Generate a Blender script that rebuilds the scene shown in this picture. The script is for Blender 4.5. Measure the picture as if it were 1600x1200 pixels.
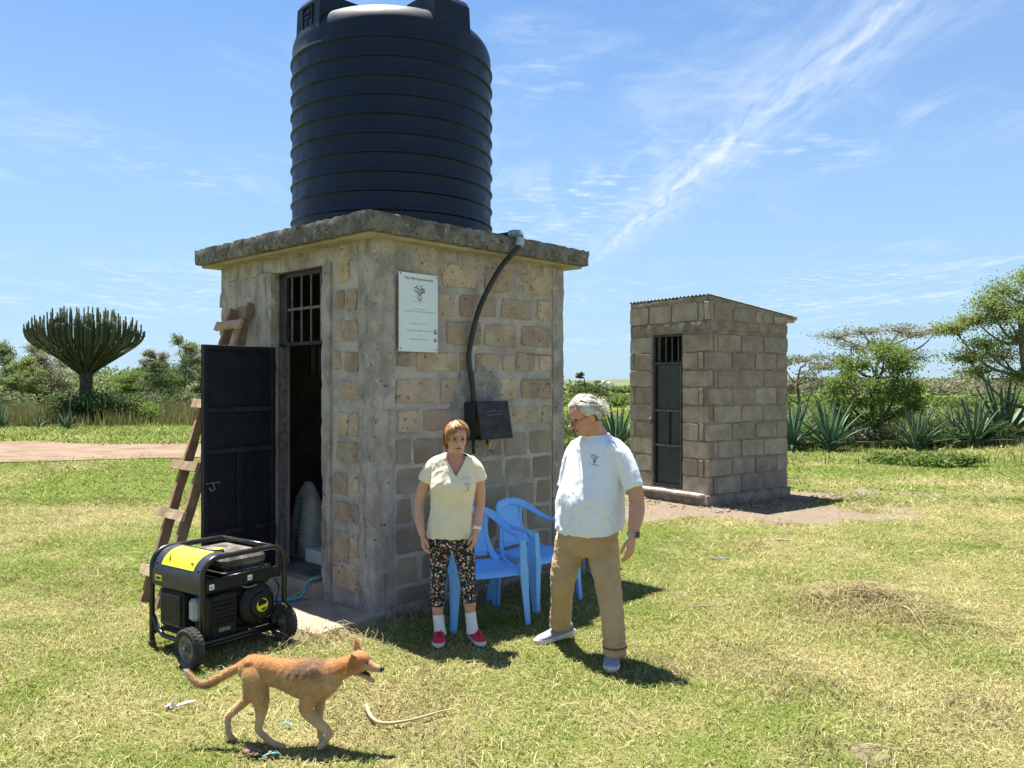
import bpy, bmesh, math, random
import numpy as np
from mathutils import Vector, Matrix, noise as mnoise

for o in list(bpy.data.objects):
    bpy.data.objects.remove(o, do_unlink=True)
scene = bpy.context.scene
COL = scene.collection
R = math.radians

# ---------------------------------------------------------------- camera
CAM_H, FPX = 1.8, 1280.0                      # eye height, focal length in photo pixels (1600 wide)
cd = bpy.data.cameras.new('camera')
cd.sensor_width = 36.0
cd.lens = 36.0 * FPX / 1600.0
cd.clip_start = 0.05
cd.clip_end = 6000.0
cam = bpy.data.objects.new('camera', cd)
cam.location = (0, 0, CAM_H)
cam.rotation_euler = (R(90), 0, 0)
COL.objects.link(cam)
scene.camera = cam
scene.render.resolution_x, scene.render.resolution_y = 1024, 768

# ---------------------------------------------------------------- sun and sky
SUN_AZ = math.atan2(-0.605, 0.796)            # from +Y towards -X : high, behind the well house, to the left
SUN_EL = R(72)
sun_vec = Vector((math.sin(SUN_AZ) * math.cos(SUN_EL), math.cos(SUN_AZ) * math.cos(SUN_EL), math.sin(SUN_EL)))
sd = bpy.data.lights.new('sun', 'SUN')
sd.energy = 5.0
sd.angle = R(0.53)
sd.color = (1.0, 0.95, 0.86)
sun = bpy.data.objects.new('sun', sd)
sun.rotation_euler = (-sun_vec).to_track_quat('-Z', 'Y').to_euler()
sun.location = (0, 0, 30)
COL.objects.link(sun)

world = bpy.data.worlds.new('World')
scene.world = world
world.use_nodes = True
scene.view_settings.view_transform = 'Standard'
scene.view_settings.look = 'None'
scene.view_settings.exposure = 1.50
scene.view_settings.gamma = 1.0
scene.view_settings.use_curve_mapping = False


def nd(nt, kind, **kw):
    n = nt.nodes.new(kind)
    for k, v in kw.items():
        if k == 'inp':
            for kk, vv in v.items():
                s = n.inputs[kk]
                if isinstance(vv, bpy.types.NodeSocket):
                    nt.links.new(vv, s)
                else:
                    s.default_value = vv
        else:
            setattr(n, k, v)
    return n


def mth(nt, op, a, b=None, c=None, clamp=False):
    n = nt.nodes.new('ShaderNodeMath')
    n.operation = op
    n.use_clamp = clamp
    for i, v in enumerate((a, b, c)):
        if v is None:
            continue
        if isinstance(v, bpy.types.NodeSocket):
            nt.links.new(v, n.inputs[i])
        else:
            n.inputs[i].default_value = v
    return n.outputs[0]


def maprange(nt, v, lo, hi, a=0.0, b=1.0, smooth=True):
    n = nt.nodes.new('ShaderNodeMapRange')
    n.interpolation_type = 'SMOOTHSTEP' if smooth else 'LINEAR'
    nt.links.new(v, n.inputs['Value'])
    n.inputs['From Min'].default_value = lo
    n.inputs['From Max'].default_value = hi
    n.inputs['To Min'].default_value = a
    n.inputs['To Max'].default_value = b
    return n.outputs['Result']


def mixc(nt, fac, a, b, mode='MIX'):
    n = nt.nodes.new('ShaderNodeMix')
    n.data_type = 'RGBA'
    n.blend_type = mode
    n.clamp_factor = True
    for s, v in ((n.inputs[0], fac), (n.inputs[6], a), (n.inputs[7], b)):
        if isinstance(v, bpy.types.NodeSocket):
            nt.links.new(v, s)
        elif isinstance(v, (tuple, list)):
            s.default_value = (v[0], v[1], v[2], 1.0)
        else:
            s.default_value = v
    return n.outputs[2]


def nz(nt, vec, scale, detail=5.0, rough=0.55, dist=0.0, stretch=None):
    if stretch:
        m = nd(nt, 'ShaderNodeMapping', inp={'Vector': vec, 'Scale': stretch})
        vec = m.outputs[0]
    n = nd(nt, 'ShaderNodeTexNoise', inp={'Vector': vec, 'Scale': scale, 'Detail': detail, 'Roughness': rough, 'Distortion': dist})
    return n.outputs['Fac']


wt = world.node_tree
wt.nodes.clear()
sky = nd(wt, 'ShaderNodeTexSky', sky_type='NISHITA', sun_disc=False, sun_elevation=SUN_EL, sun_rotation=SUN_AZ,
         altitude=1200.0, air_density=1.0, dust_density=0.4, ozone_density=3.5)
tc = nd(wt, 'ShaderNodeTexCoord')
sp = nd(wt, 'ShaderNodeSeparateXYZ', inp={0: tc.outputs['Generated']})
zc = mth(wt, 'MAXIMUM', sp.outputs[2], 0.03)
px_ = mth(wt, 'DIVIDE', sp.outputs[0], zc)
py_ = mth(wt, 'DIVIDE', sp.outputs[1], zc)
pl = nd(wt, 'ShaderNodeCombineXYZ', inp={0: px_, 1: py_, 2: 0.0}).outputs[0]
# one long cirrus streak drifting away from the viewer
wob = mth(wt, 'MULTIPLY', mth(wt, 'SUBTRACT', nz(wt, pl, 0.9, 3.0), 0.5), 0.16)
line = mth(wt, 'ADD', mth(wt, 'SUBTRACT', 1.205, mth(wt, 'MULTIPLY', py_, 0.0835)), wob)
off = mth(wt, 'SUBTRACT', px_, line)
aoff = mth(wt, 'ABSOLUTE', off)
core = maprange(wt, aoff, 0.0, 0.075, 1.0, 0.0)
halo = maprange(wt, aoff, 0.0, 0.34, 1.0, 0.0)
fib = nz(wt, pl, 3.2, 7.0, 0.62, 0.6, (4.0, 0.9, 1.0))
streak = mth(wt, 'ADD', mth(wt, 'MULTIPLY', core, 0.30), mth(wt, 'MULTIPLY', halo, 0.42))
streak = mth(wt, 'MULTIPLY', streak, maprange(wt, fib, 0.25, 0.72))
streak = mth(wt, 'MULTIPLY', streak, maprange(wt, py_, 5.0, 8.0, 1.0, 0.0))
# thin scattered wisps and small ripple clouds
big = nz(wt, pl, 0.33, 3.0, 0.5, 0.4)
wis = nz(wt, pl, 1.5, 8.0, 0.62, 0.8, (1.6, 0.75, 1.0))
wisp = mth(wt, 'MULTIPLY', maprange(wt, big, 0.40, 0.62), maprange(wt, wis, 0.44, 0.80))
big2 = nz(wt, pl, 0.42, 2.0, 0.5, 0.2, (1.0, 0.7, 1.0))
pu = nz(wt, pl, 6.5, 6.0, 0.58, 0.3, (0.8, 1.2, 1.0))
puff = mth(wt, 'MULTIPLY', maprange(wt, big2, 0.48, 0.62), maprange(wt, pu, 0.48, 0.72))
cl = mth(wt, 'ADD', streak, mth(wt, 'ADD', mth(wt, 'MULTIPLY', wisp, 0.62), mth(wt, 'MULTIPLY', puff, 0.60)), clamp=True)
haze_low = maprange(wt, sp.outputs[2], -0.05, 0.55, 0.85, 0.0)
cl = mth(wt, 'MULTIPLY', cl, maprange(wt, sp.outputs[2], 0.0, 0.06))
skyc = mixc(wt, 1.0, sky.outputs[0], (.80, .96, 1.06), 'MULTIPLY')
skyc = mixc(wt, haze_low, skyc, (2.55, 3.65, 4.75))
skyc = mixc(wt, cl, skyc, (5.0, 5.5, 6.1))
bg = nd(wt, 'ShaderNodeBackground', inp={'Color': skyc, 'Strength': 0.066})
wo = nd(wt, 'ShaderNodeOutputWorld', inp={'Surface': bg.outputs[0]})


# ---------------------------------------------------------------- helpers
def P(px, py, Y):
    """point at distance Y that the photograph shows at pixel px, py"""
    return Vector(((px - 800.0) / FPX * Y, Y, CAM_H - (py - 600.0) / FPX * Y))


def G(px, py, z=0.0):
    """point at height z (ground) shown at pixel px, py"""
    return P(px, py, (CAM_H - z) * FPX / (py - 600.0))


def tag(o, label=None, cat=None, group=None, kind=None):
    if label: o['label'] = label
    if cat: o['category'] = cat
    if group: o['group'] = group
    if kind: o['kind'] = kind
    return o


def empty(name, loc=(0, 0, 0), rz=0.0, parent=None):
    o = bpy.data.objects.new(name, None)
    o.empty_display_size = 0.1
    o.location = loc
    o.rotation_euler = (0, 0, rz)
    o.parent = parent
    COL.objects.link(o)
    return o


def link(name, me, mats, parent=None, smooth=False):
    o = bpy.data.objects.new(name, me)
    if mats is not None:
        for m in (mats if isinstance(mats, (list, tuple)) else [mats]):
            me.materials.append(m)
    if smooth:
        me.polygons.foreach_set('use_smooth', np.ones(len(me.polygons), dtype=bool))
    o.parent = parent
    COL.objects.link(o)
    return o


def np_mesh(name, verts, faces, nper):
    """fast mesh from numpy arrays: faces (n, nper)"""
    me = bpy.data.meshes.new(name)
    n = len(faces)
    me.vertices.add(len(verts))
    me.vertices.foreach_set('co', np.asarray(verts, dtype=np.float32).ravel())
    me.loops.add(n * nper)
    me.loops.foreach_set('vertex_index', np.asarray(faces, dtype=np.int32).ravel())
    me.polygons.add(n)
    me.polygons.foreach_set('loop_start', np.arange(0, n * nper, nper, dtype=np.int32))
    me.polygons.foreach_set('loop_total', np.full(n, nper, dtype=np.int32))
    me.update(calc_edges=True)
    return me


def vcol(me, cols, name='Col'):
    a = me.color_attributes.new(name, 'FLOAT_COLOR', 'POINT')
    c = np.ones((len(me.vertices), 4), dtype=np.float32)
    c[:, :3] = cols
    a.data.foreach_set('color', c.ravel())


def me_co(me):
    a = np.empty(len(me.vertices) * 3, dtype=np.float32)
    me.vertices.foreach_get('co', a)
    return a.reshape(-1, 3).astype(np.float64)


def set_co(me, co):
    me.vertices.foreach_set('co', np.asarray(co, dtype=np.float32).ravel())
    me.update()


def crom(pts, n):
    """Catmull-Rom through points (each a tuple of numbers), n steps per span"""
    P_ = [np.array(p, dtype=float) for p in pts]
    out = []
    for i in range(len(P_) - 1):
        p0 = P_[max(i - 1, 0)]; p1 = P_[i]; p2 = P_[i + 1]; p3 = P_[min(i + 2, len(P_) - 1)]
        for k in range(n):
            t = k / n
            out.append(0.5 * (2 * p1 + (p2 - p0) * t + (2 * p0 - 5 * p1 + 4 * p2 - p3) * t * t + (3 * p1 - p0 - 3 * p2 + p3) * t ** 3))
    out.append(P_[-1])
    return out


class MB:
    """collects shapes; build() links them as one mesh object"""
    def __init__(s):
        s.v, s.f, s.mi = [], [], []

    def add(s, vs, fs, mi=0):
        b = len(s.v)
        s.v.extend([tuple(v) for v in vs])
        for f in fs:
            s.f.append(tuple(b + i for i in f)); s.mi.append(mi)
        return s

    def box(s, c, size, rot=None, mi=0, bev=0.0):
        hx, hy, hz = size[0] / 2, size[1] / 2, size[2] / 2
        M = Matrix.Translation(c)
        if rot is not None:
            M = M @ (rot.to_4x4() if isinstance(rot, Matrix) else Matrix.Rotation(rot, 4, 'Z'))
        b = min(bev, hx * .9, hy * .9, hz * .9)
        if b <= 0:
            vs = [M @ Vector((x, y, z)) for z in (-hz, hz) for y in (-hy, hy) for x in (-hx, hx)]
            return s.add(vs, [(0, 2, 3, 1), (4, 5, 7, 6), (0, 1, 5, 4), (2, 6, 7, 3), (0, 4, 6, 2), (1, 3, 7, 5)], mi)
        vs = []
        for sz in (-1, 1):
            for sy in (-1, 1):
                for sx in (-1, 1):
                    vs += [M @ Vector((sx * hx, sy * (hy - b), sz * (hz - b))), M @ Vector((sx * (hx - b), sy * hy, sz * (hz - b))),
                           M @ Vector((sx * (hx - b), sy * (hy - b), sz * hz))]
        I = lambda x, y, z, k: (x + 2 * y + 4 * z) * 3 + k
        fs = []
        for x in (0, 1):
            q = [I(x, 0, 0, 0), I(x, 1, 0, 0), I(x, 1, 1, 0), I(x, 0, 1, 0)]
            fs.append(tuple(q if x else q[::-1]))
        for y in (0, 1):
            q = [I(0, y, 0, 1), I(0, y, 1, 1), I(1, y, 1, 1), I(1, y, 0, 1)]
            fs.append(tuple(q if y else q[::-1]))
        for z in (0, 1):
            q = [I(0, 0, z, 2), I(1, 0, z, 2), I(1, 1, z, 2), I(0, 1, z, 2)]
            fs.append(tuple(q if z else q[::-1]))
        for x in (0, 1):
            for y in (0, 1):
                q = [I(x, y, 0, 0), I(x, y, 1, 0), I(x, y, 1, 1), I(x, y, 0, 1)]
                fs.append(tuple(q if (x ^ y) else q[::-1]))
        for x in (0, 1):
            for z in (0, 1):
                q = [I(x, 0, z, 0), I(x, 1, z, 0), I(x, 1, z, 2), I(x, 0, z, 2)]
                fs.append(tuple(q if not (x ^ z) else q[::-1])[::-1])
        for y in (0, 1):
            for z in (0, 1):
                q = [I(0, y, z, 1), I(1, y, z, 1), I(1, y, z, 2), I(0, y, z, 2)]
                fs.append(tuple(q if not (y ^ z) else q[::-1]))
        for x in (0, 1):
            for y in (0, 1):
                for z in (0, 1):
                    q = (I(x, y, z, 0), I(x, y, z, 1), I(x, y, z, 2))
                    fs.append(q if (x ^ y ^ z) else q[::-1])
        return s.add(vs, fs, mi)

    def tube(s, pts, rad, sides=8, up=None, mi=0, sub=0, cap=True, flat=None):
        """swept tube. rad: number, list of numbers or list of (ra, rb); up orients ra's normal; flat multiplies rb"""
        n = len(pts)
        if not isinstance(rad, (list, tuple)):
            rad = [rad] * n
        rr = [(r if isinstance(r, (tuple, list)) else (r, r * (flat or 1.0))) for r in rad]
        rows = [tuple(p) + tuple(r) for p, r in zip(pts, rr)]
        if sub:
            rows = crom(rows, sub)
        rows = [np.array(r, dtype=float) for r in rows]
        n = len(rows)
        prev = None
        vs, fs = [], []
        for i in range(n):
            a = Vector(rows[max(i - 1, 0)][:3]); b = Vector(rows[min(i + 1, n - 1)][:3])
            t = (b - a)
            t = t.normalized() if t.length > 1e-9 else Vector((0, 0, 1))
            if up is not None:
                side = t.cross(Vector(up))
                if side.length < 1e-4:
                    side = prev or Vector((1, 0, 0))
            elif prev is None:
                side = t.cross(Vector((0, 0, 1)) if abs(t.z) < 0.9 else Vector((0, 1, 0)))
            else:
                side = prev - t * prev.dot(t)
            side = side.normalized(); prev = side
            nrm = side.cross(t).normalized()
            c = Vector(rows[i][:3])
            for k in range(sides):
                an = 2 * math.pi * (k + .5) / sides
                vs.append(c + side * (math.cos(an) * rows[i][3]) + nrm * (math.sin(an) * rows[i][4]))
        for i in range(n - 1):
            for k in range(sides):
                k2 = (k + 1) % sides
                fs.append((i * sides + k, i * sides + k2, (i + 1) * sides + k2, (i + 1) * sides + k))
        if cap:
            fs.append(tuple(range(sides))[::-1])
            fs.append(tuple((n - 1) * sides + k for k in range(sides)))
        return s.add(vs, fs, mi)

    def rings(s, rings, mi=0, cap=True, closed=False):
        """loft through explicit rings (lists of points, equal length)"""
        m = len(rings[0]); n = len(rings)
        vs = [p for r in rings for p in r]
        fs = []
        for i in range(n - 1 + (1 if closed else 0)):
            j = (i + 1) % n
            for k in range(m):
                k2 = (k + 1) % m
                fs.append((i * m + k, i * m + k2, j * m + k2, j * m + k))
        if cap and not closed:
            fs.append(tuple(range(m))[::-1]); fs.append(tuple((n - 1) * m + k for k in range(m)))
        return s.add(vs, fs, mi)

    def lathe(s, prof, c=(0, 0, 0), seg=24, axis='Z', mi=0, cap=True, rot=None):
        rs = []
        M = Matrix.Translation(c)
        if rot is not None:
            M = M @ rot.to_4x4()
        for r, h in prof:
            ring = []
            for k in range(seg):
                a = 2 * math.pi * k / seg
                if axis == 'Z': p = Vector((r * math.cos(a), r * math.sin(a), h))
                elif axis == 'X': p = Vector((h, r * math.cos(a), r * math.sin(a)))
                else: p = Vector((r * math.sin(a), h, r * math.cos(a)))
                ring.append(M @ p)
            rs.append(ring)
        return s.rings(rs, mi, cap)

    def ball(s, c, r, seg=14, rg=9, mi=0, rot=None):
        r = r if isinstance(r, (tuple, list)) else (r, r, r)
        M = Matrix.Translation(c)
        if rot is not None:
            M = M @ rot.to_4x4()
        vs = [M @ Vector((0, 0, -r[2]))]
        for i in range(1, rg):
            th = math.pi * i / rg
            for k in range(seg):
                a = 2 * math.pi * k / seg
                vs.append(M @ Vector((r[0] * math.sin(th) * math.cos(a), r[1] * math.sin(th) * math.sin(a), -r[2] * math.cos(th))))
        vs.append(M @ Vector((0, 0, r[2])))
        fs = []
        for k in range(seg):
            fs.append((0, 1 + (k + 1) % seg, 1 + k))
        for i in range(rg - 2):
            for k in range(seg):
                a = 1 + i * seg + k; b = 1 + i * seg + (k + 1) % seg
                fs.append((a, b, b + seg, a + seg))
        L = len(vs) - 1
        for k in range(seg):
            fs.append((1 + (rg - 2) * seg + k, 1 + (rg - 2) * seg + (k + 1) % seg, L))
        return s.add(vs, fs, mi)

    def prism(s, poly, h0, h1, frame=None, mi=0, inset=0.0):
        """polygon in (a, b) extruded along c from h0 to h1; frame = function (a, b, c) -> point"""
        fr = frame or (lambda a, b, c: (a, b, c))
        n = len(poly)
        cx = sum(p[0] for p in poly) / n; cy = sum(p[1] for p in poly) / n
        def ins(p):
            dx, dy = cx - p[0], cy - p[1]
            L = math.hypot(dx, dy) or 1
            return (p[0] + dx / L * inset, p[1] + dy / L * inset)
        rs = [[fr(p[0], p[1], h0) for p in poly]]
        if inset:
            rs.append([fr(p[0], p[1], h1 - (inset * .7) * (1 if h1 > h0 else -1)) for p in poly])
            rs.append([fr(*ins(p), h1) for p in poly])
        else:
            rs.append([fr(p[0], p[1], h1) for p in poly])
        return s.rings(rs, mi)

    def mesh(s, name='m'):
        me = bpy.data.meshes.new(name)
        me.from_pydata([tuple(v) for v in s.v], [], s.f)
        if any(s.mi):
            me.polygons.foreach_set('material_index', s.mi)
        me.update()
        return me

    def build(s, name, mats, parent=None, smooth=False, fix=True):
        me = s.mesh(name)
        if fix:
            b = bmesh.new(); b.from_mesh(me)
            bmesh.ops.recalc_face_normals(b, faces=b.faces)
            b.to_mesh(me); b.free()
        o = link(name, me, mats, parent, smooth)
        if smooth == 'auto':
            sharp = np.zeros(len(me.edges), dtype=bool)
            b = bmesh.new(); b.from_mesh(me)
            for e in b.edges:
                if len(e.link_faces) == 2 and e.calc_face_angle(0) > 0.6:
                    e.smooth = False
            b.to_mesh(me); b.free()
        return o


def rough_box(size, res=0.06, amp=0.006, seed=0, nscale=7.0, edge=0.0):
    """box with its faces cut into a lattice and pushed about by noise: cast concrete, sawn timber"""
    sx, sy, sz = size
    n = [max(1, int(round(d / res))) for d in size]
    idx, vs, fs = {}, [], []
    def vid(i, j, k):
        key = (i, j, k)
        if key not in idx:
            p = Vector((-sx / 2 + sx * i / n[0], -sy / 2 + sy * j / n[1], -sz / 2 + sz * k / n[2]))
            d = mnoise.noise_vector(p * nscale + Vector((seed * 7.3, seed * 3.1, seed))) * amp
            d += mnoise.noise_vector(p * nscale * 3.3 + Vector((seed, 0, seed * 5.7))) * amp * .5
            ne = (i in (0, n[0])) + (j in (0, n[1])) + (k in (0, n[2]))
            if edge and ne >= 2:
                e = edge * (.35 + max(0, mnoise.noise(p * nscale * 1.7 + Vector((3, seed, 9)))) * 2.2)
                q = Vector((p.x / sx, p.y / sy, p.z / sz))
                d += Vector(tuple(-math.copysign(e, q[a]) if abs(abs(q[a]) - .5) < 1e-6 else 0 for a in range(3)))
            idx[key] = len(vs); vs.append(p + d)
        return idx[key]
    for a in range(3):
        b, c = (a + 1) % 3, (a + 2) % 3
        for side in (0, n[a]):
            for i in range(n[b]):
                for j in range(n[c]):
                    q = []
                    for di, dj in ((0, 0), (1, 0), (1, 1), (0, 1)):
                        k = [0, 0, 0]; k[a] = side; k[b] = i + di; k[c] = j + dj
                        q.append(vid(*k))
                    fs.append(tuple(q if side else q[::-1]))
    m = MB(); m.add(vs, fs)
    return m


def xf(m, M):
    m.v = [tuple(M @ Vector(v)) for v in m.v]
    return m


def text_mesh(txt, size, depth=0.0, align='CENTER', bold=0.0):
    cu = bpy.data.curves.new('lettering', 'FONT')
    cu.body = txt; cu.size = size; cu.extrude = depth; cu.align_x = align; cu.align_y = 'CENTER'; cu.offset = bold
    cu.resolution_u = 3
    o = bpy.data.objects.new('lettering', cu)
    COL.objects.link(o)
    dg = bpy.context.evaluated_depsgraph_get()
    me = bpy.data.meshes.new_from_object(o.evaluated_get(dg))
    bpy.data.objects.remove(o); bpy.data.curves.remove(cu)
    return me


def text_into(m, txt, size, frame, depth=0.001, bold=0.0, mi=0, bend=0.0, align='CENTER'):
    me = text_mesh(txt, size, depth, align, bold)
    vs = [v.co.copy() for v in me.vertices]
    m.add([frame(v.x, v.y, v.z) for v in vs], [tuple(p.vertices) for p in me.polygons], mi)
    bpy.data.meshes.remove(me)


def remesh(m, voxel, it=4, fac=0.5, name='body'):
    me = m.mesh('tmp')
    o = bpy.data.objects.new('tmp', me)
    COL.objects.link(o)
    md = o.modifiers.new('r', 'REMESH'); md.mode = 'VOXEL'; md.voxel_size = voxel
    if it:
        sm = o.modifiers.new('s', 'SMOOTH'); sm.factor = fac; sm.iterations = it
    dg = bpy.context.evaluated_depsgraph_get()
    out = bpy.data.meshes.new_from_object(o.evaluated_get(dg))
    out.name = name
    bpy.data.objects.remove(o); bpy.data.meshes.remove(me)
    return out


# numpy value noise for terrain masks and scattering
_rs = np.random.RandomState(7)
_PERM = _rs.rand(256, 256)


def vn(x, y):
    xi = np.floor(x).astype(int); yi = np.floor(y).astype(int)
    fx = x - xi; fy = y - yi
    fx = fx * fx * (3 - 2 * fx); fy = fy * fy * (3 - 2 * fy)
    a = _PERM[xi % 256, yi % 256]; b = _PERM[(xi + 1) % 256, yi % 256]
    c = _PERM[xi % 256, (yi + 1) % 256]; d = _PERM[(xi + 1) % 256, (yi + 1) % 256]
    return (a * (1 - fx) + b * fx) * (1 - fy) + (c * (1 - fx) + d * fx) * fy


def fbm(x, y, s=1.0, oct=4, seed=0.0):
    v = 0; a = 0.5; t = 0
    for k in range(oct):
        v = v + a * vn(x * s + seed * 17.3 + k * 5.1, y * s + seed * 9.7 + k * 3.3); t += a
        a *= 0.5; s *= 2.03
    return v / t


def sstep(a, b, x):
    t = np.clip((x - a) / (b - a), 0, 1)
    return t * t * (3 - 2 * t)


# ---------------------------------------------------------------- materials
def mat(name, base, var=None, scale=6, lo=.35, hi=.65, rough=.75, rvar=0.0, bump=.2, bscale=40, bdist=.01, metal=0, spec=.35, layers=(),
        rand=0.0, stretch=None, attr=None, coat=0.0, sub=0.0, subcol=None, trans=0.0, detail=4.0, sheen=0.0):
    """layers: (colour, scale, lo, hi, stretch or None, amount)"""
    m = bpy.data.materials.new(name)
    m.use_nodes = True
    nt = m.node_tree
    bs = nt.nodes['Principled BSDF']
    tcn = nd(nt, 'ShaderNodeTexCoord')
    vec = tcn.outputs['Object']
    if rand:
        oi = nd(nt, 'ShaderNodeObjectInfo')
        vec = nd(nt, 'ShaderNodeVectorMath', operation='ADD', inp={0: vec, 1: nd(nt, 'ShaderNodeCombineXYZ', inp={
            0: mth(nt, 'MULTIPLY', oi.outputs['Random'], 37.0), 1: mth(nt, 'MULTIPLY', oi.outputs['Random'], 91.0), 2: 0.0}).outputs[0]}).outputs[0]
    if attr:
        at = nd(nt, 'ShaderNodeAttribute', attribute_name=attr)
        col = at.outputs['Color']
    else:
        col = nd(nt, 'ShaderNodeRGB').outputs[0]
        col.default_value = (*base, 1)
    if var is not None:
        f = nz(nt, vec, scale, detail, 0.6, 0.2, stretch)
        f = maprange(nt, f, lo, hi)
        col = mixc(nt, f, col, var)
    for (lc, ls, llo, lhi, lst, amt) in layers:
        f = nz(nt, vec, ls, 4.0, 0.62, 0.3, lst)
        f = mth(nt, 'MULTIPLY', maprange(nt, f, llo, lhi), amt)
        col = mixc(nt, f, col, lc)
    if rand:
        hv = nd(nt, 'ShaderNodeHueSaturation', inp={'Color': col, 'Hue': mth(nt, 'ADD', 0.5, mth(nt, 'MULTIPLY', mth(nt, 'SUBTRACT', oi.outputs['Random'], .5), rand * .06)),
                'Value': mth(nt, 'ADD', 1.0 - rand / 2, mth(nt, 'MULTIPLY', oi.outputs['Random'], rand))})
        col = hv.outputs[0]
    nt.links.new(col, bs.inputs['Base Color'])
    if rvar:
        rn = nz(nt, vec, scale * 2.3, 5.0)
        nt.links.new(maprange(nt, rn, .3, .7, rough - rvar, rough + rvar), bs.inputs['Roughness'])
    else:
        bs.inputs['Roughness'].default_value = rough
    bs.inputs['Metallic'].default_value = metal
    bs.inputs['Specular IOR Level'].default_value = spec
    bs.inputs['Coat Weight'].default_value = coat
    bs.inputs['Sheen Weight'].default_value = sheen
    if sub:
        bs.inputs['Subsurface Weight'].default_value = sub
        bs.inputs['Subsurface Radius'].default_value = subcol or (0.012, 0.005, 0.003)
        bs.inputs['Subsurface Scale'].default_value = 1.0
    if bump:
        bn = nz(nt, vec, bscale, 4.0, 0.65)
        b = nd(nt, 'ShaderNodeBump', inp={'Height': bn, 'Strength': bump, 'Distance': bdist})
        nt.links.new(b.outputs[0], bs.inputs['Normal'])
    if trans:
        # thin leaf: part of the light passes through
        tr = nd(nt, 'ShaderNodeBsdfTranslucent', inp={'Color': col})
        mx = nd(nt, 'ShaderNodeMixShader', inp={0: trans, 1: bs.outputs[0], 2: tr.outputs[0]})
        nt.links.new(mx.outputs[0], nt.nodes['Material Output'].inputs['Surface'])
    return m


M = {}
M['block'] = mat('sandy_block', (.475, .365, .275), (.35, .262, .19), 5, rough=.95, bump=.9, bscale=55, bdist=.012, spec=.15, rand=.42,
                 layers=[((.47, .39, .31), 9, .52, .75, None, .5), ((.12, .10, .08), 60, .60, .72, None, .6), ((.40, .36, .29), 3.0, .50, .68, None, .6), ((.08, .06, .045), 26, .585, .665, None, .8)])
M['mortar'] = mat('grey_mortar', (.46, .415, .38), (.33, .295, .265), 4, rough=.95, bump=.9, bscale=45, bdist=.014, spec=.12,
                  layers=[((.54, .51, .48), 7, .52, .72, None, .6), ((.19, .17, .145), 2.2, .55, .75, (1, 1, .45), .55), ((.10, .09, .075), 40, .62, .74, None, .5)])
M['plaster'] = mat('streaked_cement', (.41, .365, .335), (.265, .23, .21), 5, rough=.95, bump=.85, bscale=38, bdist=.012, spec=.12, stretch=(1.3, 1.3, .9),
                   layers=[((.50, .45, .39), 6, .50, .7, (2.5, 2.5, .6), .5), ((.13, .11, .09), 4, .52, .76, (4, 4, .35), .6), ((.055, .045, .038), 26, .63, .69, None, .85), ((.50, .46, .40), 16, .56, .70, None, .6), ((.16, .135, .11), 1.6, .50, .70, None, .45)])
M['slab'] = mat('lichen_concrete', (.20, .185, .165), (.11, .10, .09), 7, rough=.97, bump=.7, bscale=50, bdist=.015, spec=.1,
                layers=[((.38, .36, .31), 18, .56, .70, None, .8), ((.035, .032, .03), 24, .54, .68, None, .8), ((.30, .25, .16), 6, .62, .75, None, .4)])
M['soffit'] = mat('raw_concrete_soffit', (.40, .355, .27), (.29, .255, .20), 4, rough=.95, bump=.4, bscale=40, spec=.1)
M['pad'] = mat('dusty_concrete_pad', (.40, .315, .235), (.29, .225, .165), 4, rough=.95, bump=.5, bscale=50, bdist=.01, spec=.1,
               layers=[((.46, .39, .31), 9, .5, .7, None, .6), ((.17, .135, .10), 25, .6, .75, None, .5)])
M['tank'] = mat('dark_tank_plastic', (.004, .009, .022), (.006, .012, .026), 3, rough=.50, rvar=.08, bump=.06, bscale=120, bdist=.003, spec=.32,
                layers=[((.016, .022, .034), 5, .52, .85, (6, 6, .25), .5), ((.04, .044, .05), 2.5, .64, .85, (3, 3, .3), .3)])
M['pipe'] = mat('black_poly_pipe', (.012, .013, .015), (.03, .03, .03), 12, rough=.5, bump=.05, spec=.4)
M['fitting'] = mat('grey_green_fitting', (.24, .33, .33), (.4, .45, .44), 25, rough=.5, bump=.1, spec=.4)
M['blackmetal'] = mat('weathered_black_steel', (.012, .013, .017), (.035, .033, .032), 7, rough=.62, rvar=.12, bump=.12, bscale=70, spec=.35,
                      layers=[((.10, .085, .07), 14, .62, .8, None, .35)])
M['doormetal'] = mat('black_door_sheet', (.010, .012, .022), (.018, .018, .026), 4, rough=.6, rvar=.1, bump=.1, bscale=30, spec=.3,
                     layers=[((.07, .06, .055), 8, .64, .85, (2, 2, .6), .3)])
M['bars'] = mat('dull_steel_bar', (.16, .15, .16), (.09, .075, .07), 20, rough=.7, bump=.15, spec=.35)
M['wood'] = mat('weathered_timber', (.46, .34, .235), (.33, .225, .145), 5, rough=.85, bump=.35, bscale=30, bdist=.006, spec=.15, stretch=(1, 1, 1),
                layers=[((.50, .40, .30), 10, .5, .7, (1, 1, 6), .6), ((.12, .08, .05), 14, .6, .75, None, .5)])
M['darkwood'] = mat('dark_timber_rail', (.31, .20, .13), (.20, .125, .08), 6, rough=.85, bump=.35, bscale=30, bdist=.006, spec=.15,
                    layers=[((.36, .27, .19), 8, .55, .75, None, .5)])
M['sign'] = mat('white_sign_board', (.66, .72, .75), (.60, .67, .71), 2, rough=.4, bump=0, spec=.4)
M['print'] = mat('dark_print', (.04, .05, .065), rough=.6, bump=0)
M['greyprint'] = mat('grey_print', (.30, .36, .41), rough=.6, bump=0)
M['blueprint'] = mat('blue_print', (.12, .22, .34), rough=.6, bump=0)
M['white'] = mat('white_plastic', (.78, .78, .76), rough=.45, bump=.05)
M['hoseblue'] = mat('blue_hose', (.05, .22, .36), (.10, .32, .45), 20, rough=.5, bump=.05)
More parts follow.
